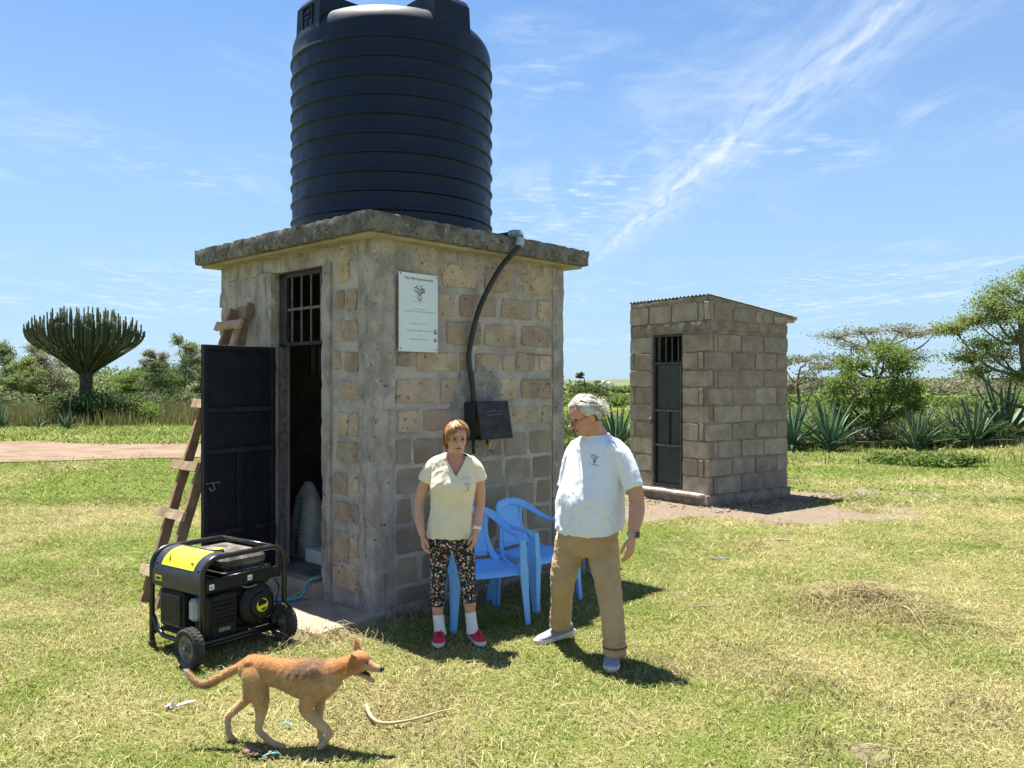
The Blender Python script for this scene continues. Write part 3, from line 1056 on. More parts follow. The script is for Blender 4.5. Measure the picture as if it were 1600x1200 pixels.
def sign_text(mm, txt, a, b, width, bold=0.0):
    me = text_mesh(txt, 1.0, 0.0, 'CENTER', bold)
    co = me_co(me)
    w = co[:, 0].max() - co[:, 0].min()
    s = width * SW / w
    mm.add([(su0 + a * SW + (x - (co[:, 0].max() + co[:, 0].min()) / 2) * s, -.0500, sz1 - b * SH + y * s) for x, y, _ in co], [tuple(p.vertices) for p in me.polygons])
    bpy.data.meshes.remove(me)


m = MB()
sign_text(m, 'This Well is sponsored by', .50, .070, .74, .012)
m.build('lettering', M['print'], board, fix=False)
m = MB()
sign_text(m, 'the NGO Organisation for', .52, .455, .42)
sign_text(m, 'Marie-Adele "Tausendkl" Agence Philadelphia', .515, .487, .76, .008)
sign_text(m, 'With special thanks/donations to', .50, .640, .50)
sign_text(m, 'DORATHEUS FOUNDE LONDONS', .50, .732, .62, .006)
sign_text(m, 'and', .505, .792, .055)
sign_text(m, 'LIONS CLUB BEL PARIGIN', .50, .842, .46, .006)
sign_text(m, 'M A L A I K A', .50, .362, .28)
m.build('lettering', M['greyprint'], board, fix=False)
m = MB()                                # emblem: flower heads over crossing stems in a vase outline
def stroke(mm, pts, w):
    for (p, q) in zip(pts[:-1], pts[1:]):
        p = np.array(p); q = np.array(q); d = q - p; L = np.hypot(*d); n_ = np.array([-d[1], d[0]]) / L * w / 2
        mm.add([sf(*(p + n_), .0008), sf(*(q + n_), .0008), sf(*(q - n_), .0008), sf(*(p - n_), .0008)], [(0, 1, 2, 3)])
for (cx, cy, r) in ((.42, .205, .040), (.47, .175, .035), (.57, .175, .035), (.62, .215, .040), (.50, .225, .028), (.56, .225, .028)):
    pts = [(cx + r * math.cos(a) * (1 + .25 * math.cos(3 * a)), cy + r * .62 * math.sin(a)) for a in np.linspace(.6, 5.4, 9)]
    stroke(m, pts, .012)
for s_ in (-1, 1):
    stroke(m, [(.52 + s_ * .075, .235), (.52 + s_ * .03, .262), (.52 + s_ * .06, .30), (.52 + s_ * .035, .332), (.52, .348)], .009)
    stroke(m, [(.52 + s_ * .05, .25), (.52, .275)], .014)
stroke(m, [(.52, .27), (.52, .34)], .012)
stroke(m, [(.62, .20), (.64, .215), (.62, .232)], .02)
m.build('emblem', M['print'], board, fix=False)
m = MB()
for (cx, cy, r) in ((.925, .735, .042), (.925, .845, .034)):
    stroke(m, [(cx + r * math.cos(a), cy + r * .66 * math.sin(a)) for a in np.linspace(0, 2 * math.pi, 13)], .014)
    stroke(m, [(cx - r * .6, cy - .004), (cx, cy + r * .5), (cx + r * .6, cy - .004)], .016)
m.build('crest', M['blueprint'], board, fix=False)
for (a, b) in ((.04, .022), (.955, .030), (.045, .965), (.955, .97)):
    m = MB(); m.lathe([(.006, 0), (.006, .003), (.003, .005)], sf(a, b, 0), 10, rot=Matrix.Rotation(R(90), 3, 'X')); m.build('screw', M['print'], board)

# ---------------------------------------------------------------- home-made ladder leaning on the far part of the door wall
lad = empty('ladder', HC, HA)
tag(lad, 'rough wooden ladder with plank rungs leaning behind the open door', 'ladder')
def rail_pt(v0, v1, s, out=0.0): return Vector((-1.04 + (.985) * s - out * .9, v0 + (v1 - v0) * s, 2.50 * s + out * .4))
def plank(p, q, w, t, seed, up):
    d = (q - p); L = d.length; x = d.normalized(); zv = Vector(up); y = zv.cross(x).normalized(); zz = x.cross(y)
    b = rough_box((L, w, t), .07, .004, seed, 9, .004)
    Mx = Matrix((x, y, zz)).transposed().to_4x4(); Mx.translation = (p + q) / 2
    return xf(b, Mx)
plank(rail_pt(1.73, 2.08, -.012), rail_pt(1.73, 2.08, 1.0), .045, .085, 1, (1, 0, -.4)).build('rail', M['darkwood'], lad)
plank(rail_pt(1.43, 1.78, -.012), rail_pt(1.43, 1.78, 1.015), .045, .085, 2, (1, 0, -.4)).build('rail', M['darkwood'], lad)
for k, s in enumerate((.095, .275, .430, .640, .925)):
    a = rail_pt(1.73, 2.08, s, .065); b_ = rail_pt(1.43, 1.78, s, .065)
    d = (a - b_).normalized()
    plank(a + d * (.09 + .02 * (k % 3)), b_ - d * (.05 + .02 * (k % 2)), .085, .035, 10 + k, (1, 0, -.38)).build('rung', M['wood'], lad)

# ---------------------------------------------------------------- things in the doorway
sack = empty('cement_sack', HM @ Vector((.42, 1.60, FL)), HA + R(-85))
tag(sack, 'half-empty white cement sack with green and black lettering inside the doorway', 'sack')
m = MB()
rs = []
rl = [(0, .17, .10), (.03, .20, .12), (.14, .205, .125), (.30, .19, .115), (.44, .165, .10), (.56, .14, .075), (.64, .10, .05), (.70, .05, .03), (.715, .03, .02)]
for (z_, a_, b_) in crom(rl, 3):
    ring = []
    for k in range(28):
        an = 2 * math.pi * k / 28
        wr = 1 + .08 * mnoise.noise(Vector((math.cos(an) * 2, math.sin(an) * 2, z_ * 7)))+ .05 * mnoise.noise(Vector((math.cos(an) * 6, math.sin(an) * 6, z_ * 15)))
        cx, cy = math.cos(an), math.sin(an)
        ring.append((math.copysign(abs(cx) ** .75, cx) * a_ * wr + .05 * z_, math.copysign(abs(cy) ** .75, cy) * b_ * wr, z_))
    rs.append(ring)
m.rings(rs); sb = m.build('sack_body', mat('woven_sack', (.36, .35, .31), (.26, .255, .225), 9, rough=.8, bump=.3, bscale=80), sack, True)
def sack_frame(x0, zc, up):
    # lettering running up or down the front of the sack (front is local -y)
    def f(a, b, c):
        z_ = zc + (a if up else -a); x = x0 + (-b if up else b)
        rr = np.interp(z_, [r[0] for r in rl], [r[2] for r in rl]); aa = np.interp(z_, [r[0] for r in rl], [r[1] for r in rl])
        t = min(.98, abs(x) / aa)
        y = -rr * (1 - t ** 2.66) ** (1 / 2.66) * 1.10 - .006
        return (x + .05 * z_, y, z_)
    return f
green_p = mat('green_print', (.02, .16, .13), rough=.7, bump=0)
for (txt, x0, zc, up, sz, mt_) in (('RHINO', .03, .17, True, .075, M['print']), ('CEMENT', .03, .40, True, .055, green_p), ('RHINO', -.115, .40, False, .07, M['print']), ('CEMENT', -.12, .19, False, .055, green_p)):
    m = MB(); text_into(m, txt, sz, sack_frame(x0, zc, up), 0, .002); m.build('lettering', mt_, sack, fix=False)
m = MB(); fr_s = sack_frame(.0, .54, True)
m.add([fr_s(.034 * math.cos(a), .034 * math.sin(a), 0) for a in np.linspace(0, 2 * math.pi, 17)[:-1]] + [fr_s(.022 * math.cos(a), .022 * math.sin(a), 0) for a in np.linspace(0, 2 * math.pi, 17)[:-1]], [(k, (k + 1) % 16, 16 + (k + 1) % 16, 16 + k) for k in range(16)])
m.build('round_mark', green_p, sack, fix=False)
b = rough_box((.22, .30, .12), .06, .001, 3, 9, .002)
xf(b, HM @ Matrix.Translation((.42, 1.30, FL + .061)))
tag(b.build('white_box', M['white']), 'small white carton on the floor beside the cement sack', 'box')

# hose and cable over the threshold
def groundtube(name, pts, r, mt, label, cat, sides=8):
    mm = MB(); mm.tube([HM @ Vector(p) for p in pts], r, sides, sub=7)
    return tag(mm.build(name, mt, None, True), label, cat)
groundtube('blue_hose', [(.35, .80, FL + .02), (.10, .76, FL + .03), (-.10, .74, FL + .015), (-.20, .72, .07), (-.30, .80, .052), (-.46, .98, .055), (-.62, 1.16, .06), (-.80, 1.25, .10)], .013, M['hoseblue'], 'blue water hose lying over the doorstep towards the generator', 'hose')
groundtube('black_cable', [(-.44, .955, .062), (-.56, .88, .054), (-.68, .86, .04), (-.80, .95, .05)], .009, M['pipe'], 'short black cable curving from the blue hose to the generator', 'cable')
groundtube('yellow_cable', [(.10, .735, FL + .015), (-.10, .73, FL + .02), (-.15, .80, .09), (-.20, .84, .05), (-.17, .74, .055), (-.12, .72, .06)], .007, M['yellowcable'], 'yellow-green cable coiled on the doorstep by the jamb', 'cable')

# low concrete trough wall at the right corner of the house
tw = empty('drain_trough', HM @ Vector((2.28, -.30, 0)), HA + R(6))
tag(tw, 'low grey concrete drain trough at the house corner behind the person in khaki trousers', 'trough')
for k, (x, y, sx, sy, h) in enumerate(((.0, .18, .07, .34, .40), (.20, -.02, .46, .07, .41), (.42, .18, .07, .33, .42))):
    b = rough_box((sx, sy, h), .05, .006, 50 + k, 8, .012); xf(b, Matrix.Translation((x, y, h / 2 - .02))); b.build('trough_side', M['mortar'], tw, True)
b = rough_box((.38, .28, .04), .06, .004, 55, 8, .004); xf(b, Matrix.Translation((.21, .17, .04))); b.build('trough_floor', M['pad'], tw, True)
# ---------------------------------------------------------------- little block shed behind
shed = empty('block_shed', SC, SA)
tag(shed, 'small grey block shed with dark metal door and sloping iron roof', 'shed')
M['shedblock'] = mat('grey_tan_block', (.38, .31, .235), (.28, .225, .165), 5, rough=.95, bump=.5, bscale=45, bdist=.012, spec=.12, rand=.38,
                     layers=[((.38, .34, .29), 7, .50, .72, None, .55), ((.10, .085, .07), 45, .60, .72, None, .5)])
M['shedgrey'] = mat('plain_grey_block', (.31, .265, .215), (.23, .195, .155), 5, rough=.95, bump=.5, bscale=45, bdist=.012, spec=.12, rand=.30,
                    layers=[((.34, .315, .28), 7, .50, .72, None, .55), ((.10, .085, .07), 45, .60, .72, None, .4)])
M['shedmortar'] = mat('shed_mortar', (.29, .245, .195), (.19, .155, .12), 6, rough=.97, bump=.6, bscale=50, bdist=.015, spec=.1)
ST = .15
top_z = lambda x: 3.105 - .112 * x          # underside of the roof falls away from the door side
sd0, sd1, sdz = .51, 1.135, 2.575
PLZ = .16
m = MB(); m.prism([(0, 0), (SX, 0), (SX, top_z(SX)), (0, top_z(0))], 0, ST, lambda a, b, c: (a, c, b)); s_right = m.build('wall', M['shedmortar'], shed)
m = MB(); m.prism([(0, 0), (SX, 0), (SX, top_z(SX)), (0, top_z(0))], SY - ST, SY, lambda a, b, c: (a, c, b)); m.build('wall', M['shedmortar'], shed)
m = MB(); m.box((SX - ST / 2, SY / 2, top_z(SX) / 2 - .004), (ST, SY - 2 * ST - .002, top_z(SX))); m.build('wall', M['shedmortar'], shed)
m = MB()
add_block_wall_box(m, .0, ST, ST + .001, sd0, 0, top_z(0) - .02)
add_block_wall_box(m, .0, ST, sd1, SY - ST - .001, 0, top_z(0) - .02)
add_block_wall_box(m, .0, ST, sd0, sd1, sdz, top_z(0) - .02)
add_block_wall_box(m, .0, ST, sd0, sd1, 0, PLZ + .04)
s_front = m.build('wall', M['shedmortar'], shed)
rnd = random.Random(11)
H_C = .266


def sput(face, a0, a1, z0, z1, d=.014):
    z0 += rnd.uniform(-.008, .008); z1 += rnd.uniform(-.010, .006); d += rnd.uniform(-.006, .006)
    put_block(s_right if face == 'y0' else s_front, face, a0, a1, z0, z1, rnd, M['shedgrey'] if face == 'y0' else M['shedblock'], d)


for r_i in range(9):
    z0 = .165 + r_i * H_C; z1 = z0 + H_C - .022
    # long side wall
    if r_i % 2 == 0:
        sput('y0', -.012, .06, z0, z1); sput('y0', .095, .17, z0, z1); a = .19
    else:
        sput('y0', -.012, .50, z0, z1); a = .525
    while a < SX - .05:
        L = .52 if SX - a > .62 else SX - a + .008
        sput('y0', a, min(a + L, SX + .008), z0, z1)
        a += L + .024
    # door wall, both sides of the opening
    if z1 < 2.62:
        if r_i % 2 == 1:
            sput('x0', -.012, .07, z0, z1); sput('x0', .105, .18, z0, z1); sput('x0', .20, sd0 - .004, z0, z1)
            sput('x0', SY - .08, SY + .008, z0, z1); sput('x0', sd1 + .02, SY - .115, z0, z1)
        else:
            sput('x0', -.012, sd0 - .006, z0, z1); sput('x0', sd1 + .02, SY + .008, z0, z1)
# top course over the ring beam
for a0, a1 in ((-.012, .08), (.11, .52), (.545, 1.06), (1.08, 1.24), (1.26, 1.50), (1.52, SX + .005)):
    sput('y0', a0, a1, 2.755, min(top_z(a1) - .03, 3.02))
for a0, a1 in ((-.012, .07), (.105, .19), (.21, .72), (.745, 1.20), (1.225, SY + .005)):
    sput('x0', a0, a1, 2.755, 3.02)
for nm, size, loc, sd_ in (('ring_beam', (SX + .02, .05, .135), (SX / 2, .005, 2.665), 1), ('ring_beam', (.05, SY - .06, .135), (.004, SY / 2 + .03, 2.665), 2),
                           ('top_beam', (.06, SY - .02, .10), (.01, SY / 2, 3.06), 3)):
    b = rough_box(size, .06, .010, 60 + sd_, 9, .012); xf(b, Matrix.Translation(loc)); b.build(nm, M['shedmortar'], shed, 'auto')
b = rough_box((SX + .16, SY + .10, .20), .08, .014, 70, 7, .02); xf(b, Matrix.Translation((SX / 2 - .02, SY / 2, .06)))
b.build('plinth', M['shedmortar'], shed, 'auto')
b = rough_box((.16, 1.5, .06), .06, .006, 71, 7, .01); xf(b, Matrix.Translation((-.08, .78, .15))); b.build('doorstep', M['mortar'], shed, True)

# corrugated roof sheet, wave across y
m = MB()
ny = 64
vs, fs = [], []
x0r, x1r = -.018, SX + .24
for (x, t) in ((x0r, 0), (x1r, 0)):
    for j in range(ny + 1):
        y = -.012 + (SY + .024) * j / ny
        vs.append((x, y, top_z(x) + .020 + .014 * math.sin(j / ny * (SY + .024) / .076 * 2 * math.pi)))
for j in range(ny):
    fs.append((j, ny + 1 + j, ny + 2 + j, j + 1))
m.add(vs, fs)
b0_ = len(m.v); m.add([(x, y, z - .004) for x, y, z in vs], [tuple(reversed(f)) for f in fs])
for j in range(ny):
    m.add([vs[j], vs[j + 1], (vs[j + 1][0], vs[j + 1][1], vs[j + 1][2] - .004), (vs[j][0], vs[j][1], vs[j][2] - .004)], [(0, 1, 2, 3)])
m.build('roof', mat('galvanised_iron', (.46, .45, .43), (.36, .34, .31), 8, rough=.5, metal=.15, bump=.05, layers=[((.28, .2, .14), 12, .6, .75, None, .4)]), shed, fix=False)
M['palewood'] = mat('pale_timber', (.50, .36, .20), (.40, .27, .15), 7, rough=.8, bump=.2, bscale=30)
for x in (SX + .14,):
    b = rough_box((.07, SY + .16, .06), .1, .003, 75, 8, .003); xf(b, Matrix.Translation((x, SY / 2, top_z(x) - .032))); b.build('purlin', M['palewood'], shed)
for k, y in enumerate((.04, SY - .04)):
    b = rough_box((.34, .05, .08), .1, .003, 76 + k, 8, .003); xf(b, Matrix.Translation((SX + .07, y, top_z(SX) - .07))); b.build('rafter', M['palewood'], shed)

# door of the shed
sdoor = empty('door', (.035, 0, 0), 0, shed)
M['shedmetal'] = mat('dark_green_black_sheet', (.012, .017, .018), (.02, .026, .027), 5, rough=.45, rvar=.1, bump=.06, spec=.45, layers=[((.08, .075, .065), 6, .6, .8, None, .3)])
m = MB()
for y in (sd0 + .02, sd1 - .02):
    m.box((0, y, (PLZ + .05 + sdz) / 2), (.05, .04, sdz - PLZ - .05))
for z in (sdz - .02, 2.12, PLZ + .07):
    m.box((0, (sd0 + sd1) / 2, z), (.048, sd1 - sd0 - .08, .04))
m.build('door_frame', M['shedmetal'], sdoor)
for (z0, z1, y0, y1) in ((1.40, 2.10, sd0 + .05, sd1 - .05), (.86, 1.37, sd0 + .05, .805), (.86, 1.37, .835, sd1 - .05), (.245, .83, sd0 + .05, sd1 - .05)):
    m = MB(); m.box((.012, (y0 + y1) / 2, (z0 + z1) / 2), (.012, y1 - y0, z1 - z0), bev=.004); m.build('door_panel', M['shedmetal'], sdoor)
for z in (1.385, .845):
    m = MB(); m.box((-.006, (sd0 + sd1) / 2, z), (.03, sd1 - sd0 - .08, .028)); m.build('door_rail', M['bars'], sdoor)
m = MB(); m.box((.0, .82, 1.115), (.03, .028, .51)); m.build('door_stile', M['shedmetal'], sdoor)
m = MB(); m.box((-.01, sd0 + .04, 1.2), (.05, .012, 1.9)); m.build('door_edge', M['bars'], sdoor)
for k in range(4):
    y = sd0 + .12 + k * .128
    m = MB(); m.tube([(.0, y, 2.14), (.0, y, sdz - .04)], .009, 6); m.build('bar', M['bars'], sdoor)
m = MB(); m.ball((-.05, sd1 + .03, 1.22), (.03, .03, .06), 10, 7); m.tube([(-.02, sd1 - .03, 1.25), (-.06, sd1 + .03, 1.25)], .01, 6); m.build('padlock', M['bars'], sdoor, True)

# rubble at the foot of the shed
rubm = mat('dry_earth_clod', (.30, .23, .165), (.20, .15, .11), 12, rough=1, bump=.4, bscale=30, spec=.05)
rnd = random.Random(2)
mm = MB()
for k in range(150):
    a = rnd.uniform(-.4, SX + .9); b_ = -rnd.uniform(.08, .55) if rnd.random() < .6 else rnd.uniform(-.3, SY)
    if b_ > -.08: a = -rnd.uniform(.1, .6)
    w = Matrix.Rotation(SA, 3, 'Z') @ Vector((a, b_, 0)) + SC
    r = rnd.uniform(.008, .035)
    mm.ball((w.x, w.y, float(H(w.x, w.y)) + r * .3), (r * rnd.uniform(.8, 1.5), r, r * .6), 6, 4, rot=Matrix.Rotation(rnd.random() * 6, 3, 'Z'))
tag(mm.build('rubble', rubm), 'loose clods and rubble around the foot of the shed', 'rubble', kind='stuff')
# ---------------------------------------------------------------- petrol generator
gen = empty('generator', (-2.0, 5.29, 0), R(54))
gen.scale = (1.05, 1.05, 1.06)
tag(gen, 'black portable petrol generator with yellow label and two rubber wheels', 'generator')
M['gframe'] = mat('gloss_black_frame', (.010, .011, .012), (.018, .018, .018), 9, rough=.32, rvar=.1, bump=.04, spec=.5, layers=[((.16, .14, .11), 9, .60, .8, None, .35)])
M['gcowl'] = mat('blue_black_cowl', (.016, .022, .034), (.028, .034, .045), 6, rough=.38, rvar=.1, bump=.04, spec=.5, layers=[((.16, .15, .13), 7, .55, .8, None, .35)])
M['gdust'] = mat('dusty_tank_top', (.03, .03, .032), (.20, .175, .14), 7, .35, .75, rough=.6, bump=.15, bscale=50, spec=.4, layers=[((.30, .26, .20), 14, .5, .75, None, .6)])
M['gblack'] = mat('matt_black_plastic', (.010, .010, .011), (.022, .021, .020), 10, rough=.6, bump=.1, spec=.3)
M['gyellow'] = mat('yellow_label', (.78, .72, .02), (.70, .64, .05), 6, rough=.45, bump=0, layers=[((.45, .40, .15), 18, .66, .8, None, .4)])
M['tyre'] = mat('dusty_rubber', (.035, .034, .033), (.11, .10, .09), 9, .4, .75, rough=.85, bump=.3, bscale=60, spec=.2)
M['zinc'] = mat('dull_zinc', (.24, .235, .225), (.15, .14, .13), 20, rough=.45, metal=.6, bump=.05)
GL, GD, GZ, GB = .62, .56, .625, .09
def hoop(y):
    mm = MB()
    pts = [(0, y, .04), (0, y, .30), (0, y, GZ - .11)]
    for k in range(1, 6):
        a = k / 5 * math.pi / 2
        pts.append((.11 - .11 * math.cos(a), y, GZ - .11 + .11 * math.sin(a)))
    pts += [(.3, y, GZ)]
    for k in range(0, 6):
        a = k / 5 * math.pi / 2
        pts.append((GL - .11 + .11 * math.sin(a), y, GZ - .11 + .11 * math.cos(a)))
    pts += [(GL, y, .30), (GL, y, .07)]
    mm.tube(pts, .0175, 10)
    return mm
for y in (0, GD):
    hoop(y).build('frame_hoop', M['gframe'], gen, True)
for pts in ([(.02, 0, GB), (GL - .02, 0, GB)], [(.02, GD, GB), (GL - .02, GD, GB)], [(GL, .02, GB), (GL, GD - .02, GB)],
            [(.0, .02, .20), (.0, .07, .12), (.0, .14, GB), (.0, GD - .14, GB), (.0, GD - .07, .12), (.0, GD - .02, .20)],
            [(GL - .09, .015, GZ), (GL - .09, GD - .015, GZ)], [(GL - .03, .015, GZ - .02), (GL - .03, GD - .015, GZ - .02)]):
    m = MB(); m.tube(pts, .015, 9); m.build('frame_rail', M['gframe'], gen, True)
for y in (.0, GD):
    m = MB(); m.tube([(.0, y, .045), (.0, y, .0)], [.022, .026], 10)
    if y: m.build('rubber_foot', M['tyre'], gen, True)
# curved cowl at the label end
cp = [(.0, .405), (-.004, .46), (.004, .52), (.03, .575), (.075, .612), (.13, .628), (.185, .630)]
cpt = crom(cp, 3)
def strip_mesh(prof, y0, y1, t):
    mm = MB()
    rs = []
    n = len(prof)
    nrm = []
    for i in range(n):
        a = np.array(prof[max(0, i - 1)]); b = np.array(prof[min(n - 1, i + 1)]); d = (b - a) / np.linalg.norm(b - a)
        nrm.append((-d[1], d[0]))
    for (p, q) in zip(prof, nrm):
        rs.append([(p[0], y0, p[1]), (p[0], y1, p[1]), (p[0] + q[0] * t, y1, p[1] + q[1] * t), (p[0] + q[0] * t, y0, p[1] + q[1] * t)])
    mm.rings(rs)
    return mm
cowl = strip_mesh(cpt, .018, GD - .018, .006).build('cowl', M['gcowl'], gen, 'auto')
lab = [(p[0] - .0, p[1]) for p in cpt[7:17]]
o_ = strip_mesh(lab, .10, .455, .0085).build('yellow_label', M['gyellow'], cowl, 'auto')
m = MB()
for (i, y, s) in ((9, .13, .012), (9, .145, .008), (10, .40, .012), (9, .385, .014), (13, .28, .008)):
    p = cpt[i]
    m.box((p[0] - .008, y, p[1] + .006), (.008, s, s), Matrix.Rotation(-.9, 3, 'Y'))
m.build('label_print', M['print'], o_)
m = MB(); m.box((-.008, .47, .455), (.006, .075, .035)); m.build('label_plate', M['gyellow'], cowl)
m = MB(); m.box((-.0115, .47, .455), (.003, .05, .016)); m.build('label_print', M['print'], cowl)
for y in (.05, .51):
    m = MB(); m.ball((.012, y, .548), .010, 8, 6); m.build('bolt', M['gblack'], cowl, True)
# fuel tank
m = MB(); m.box((.355, GD / 2, .553), (.34, GD - .10, .10), bev=.03); m.box((.355, GD / 2, .50), (.36, GD - .07, .015), bev=.004)
ft = m.build('fuel_tank', M['gdust'], gen)
m = MB(); m.lathe([(.040, .60), (.040, .622), (.033, .632), (.0, .633)], (.235, .185, .0), 20); cap = m.build('fuel_cap', M['gblack'], ft, 'auto')
m = MB(); m.lathe([(.033, .6325), (.033, .637), (.0, .639)], (.235, .185, .0), 20); m.build('cap_disc', M['gyellow'], cap, 'auto')
m = MB(); m.box((.215, .33, .606), (.028, .11, .008), bev=.003); m.build('fuel_gauge', M['gblack'], ft)
# strip under the tank on the engine side, small white labels
m = MB(); m.box((GL / 2, .006, .455), (GL - .05, .010, .075), bev=.003); sp_ = m.build('side_panel', M['gblack'], gen)
m = MB(); m.tube([(.13, -.004, .494), (.50, -.004, .494)], .006, 6); m.build('panel_lip', M['gframe'], sp_, True)
for (x, z) in ((.065, .447), (.345, .455)):
    m = MB(); m.box((x, -.001, z), (.034, .003, .034)); q = m.build('warning_label', M['white'], sp_)
    m = MB(); m.box((x, -.003, z - .004), (.018, .002, .012)); m.build('label_print', M['greyprint'], q)
# air cleaner with louvres, engine block, starter cover
m = MB(); m.box((.165, .10, .245), (.20, .17, .27), bev=.012); ac = m.build('air_cleaner', M['gblack'], gen)
for k in range(6):
    m = MB(); m.box((.165, .010, .205 + k * .027), (.17, .012, .010), Matrix.Rotation(.5, 3, 'X')); m.build('louvre', M['gblack'], ac)
m = MB(); m.box((.165, .012, .165), (.085, .004, .024)); lp = m.build('maker_plate', M['zinc'], ac)
m = MB(); m.box((.42, .17, .25), (.26, .22, .26), bev=.03); m.build('engine_block', M['gblack'], gen)
m = MB(); m.box((.43, .38, .26), (.26, .20, .26), bev=.04); m.build('alternator', M['gblack'], gen)
m = MB(); m.box((.31, .28, .42), (.50, .44, .10), bev=.02); m.build('dark_filler', M['gblack'], gen)  # dark mass added to make the inside of the frame darker
m = MB(); m.box((.31, .28, .12), (.56, .46, .03), bev=.008); m.build('base_tray', M['gblack'], gen)
rotY = Matrix.Rotation(R(90), 3, 'X')
m = MB(); m.lathe([(.135, -.02), (.135, .025), (.118, .045), (.085, .055), (.078, .075), (.0, .078)], (.425, .055, .265), 28, rot=rotY); stc = m.build('starter_cover', M['gblack'], gen, 'auto')
for k in range(12):
    a = k * math.pi / 6
    m = MB(); m.box((.425 + .105 * math.cos(a), .007, .265 + .105 * math.sin(a)), (.03, .006, .008), Matrix.Rotation(-a, 3, 'Y')); m.build('vent', M['gframe'], stc)
m = MB(); m.lathe([(.044, .0780), (.044, .0795), (.0, .080)], (.425, .055, .265), 22, rot=rotY); stk = m.build('round_sticker', M['gyellow'], stc, 'auto')
m = MB(); m.prism([(-.034, .02), (-.01, .038), (.036, .012), (.030, -.004), (-.03, -.012)], .0, .0012, lambda a, b, c: (.425 + a, -.0252 - c, .265 + b + .008)); m.prism([(-.012, -.036), (.02, -.034), (.034, -.016), (.0, -.02)], .0, .0012, lambda a, b, c: (.425 + a, -.0252 - c, .265 + b)); m.build('sticker_print', M['gblack'], stk)
m = MB(); m.tube([(.56, .02, .40), (.60, .03, .34), (.57, .02, .27), (.58, .02, .20)], .005, 6, sub=4); m.build('ignition_wire', M['gblack'], gen, True)
m = MB(); m.tube([(.30, .03, .405), (.33, .0, .395), (.40, .0, .40)], .007, 6, sub=3); m.build('choke_lever', M['zinc'], gen, True)
# silencer box with grille at the label end, pale plastic canister beside it
m = MB(); m.box((.10, .36, .265), (.17, .26, .24), bev=.012); mu = m.build('silencer_box', M['gblack'], gen)
m = MB(); m.box((.008, .36, .265), (.010, .22, .20), bev=.004); gp = m.build('grille_panel', M['gframe'], mu)
for k in range(9):
    m = MB(); m.box((.0015, .27 + k * .0225, .265), (.004, .008, .17)); m.build('grille_slat', mat('grey_slat', (.06, .062, .065), rough=.5, bump=0) if k == 0 else bpy.data.materials['grey_slat'], gp)
m = MB(); m.box((.05, .145, .29), (.07, .075, .14), bev=.018); m.build('canister', mat('pale_canister', (.45, .46, .45), (.32, .33, .32), 10, rough=.5, bump=.1), gen, 'auto')
# axle and wheels
m = MB(); m.tube([(-.13, -.03, .121), (.61, -.03, .121)], .012, 8); m.tube([(.05, 0, GB), (.05, -.03, .121)], .010, 6); m.tube([(.52, 0, GB), (.52, -.03, .121)], .010, 6); m.build('axle', M['gframe'], gen, True)
for x in (-.105, .585):
    w = empty('wheel', (x, -.03, .121), 0, gen)
    m = MB(); m.lathe([(.080, -.030), (.108, -.034), (.117, -.026), (.120, 0), (.117, .026), (.108, .034), (.080, .030)], (0, 0, 0), 36, 'X', cap=False)
    m.lathe([(.080, .030), (.080, -.030)], (0, 0, 0), 36, 'X', cap=False)
    m.build('tyre', M['tyre'], w, 'auto')
    m = MB()
    for k in range(30):
        a = 2 * math.pi * k / 30
        for s_ in (-1, 1):
            m.box((s_ * .014, .118 * math.cos(a + s_ * .05), .118 * math.sin(a + s_ * .05)), (.024, .012, .007), Matrix.Rotation(a - math.pi / 2, 3, 'X'))
    tr_ = m.build('tread', M['tyre'], w); tag(tr_, kind='stuff')
    m = MB(); m.lathe([(.0, -.020), (.030, -.024), (.034, -.012), (.066, -.010), (.075, -.022), (.0795, -.024), (.0795, .024), (.066, .01), (.0, .01)], (0, 0, 0), 28, 'X', cap=False); m.build('rim', M['zinc'], w, 'auto')
    m = MB(); m.lathe([(.016, -.045), (.016, -.020), (.0, -.02)], (0, 0, 0), 8, 'X'); m.build('hub_nut', M['zinc'], w)

# ---------------------------------------------------------------- blue plastic armchairs
M['chair'] = mat('sky_blue_plastic', (.17, .46, .93), (.20, .49, .93), 5, rough=.42, rvar=.08, bump=.04, bscale=90, bdist=.003, spec=.4,
                 layers=[((.30, .47, .66), 9, .55, .85, (1, 1, .5), .6), ((.12, .16, .22), 22, .63, .76, None, .5)])
M['chairlow'] = M['chair']


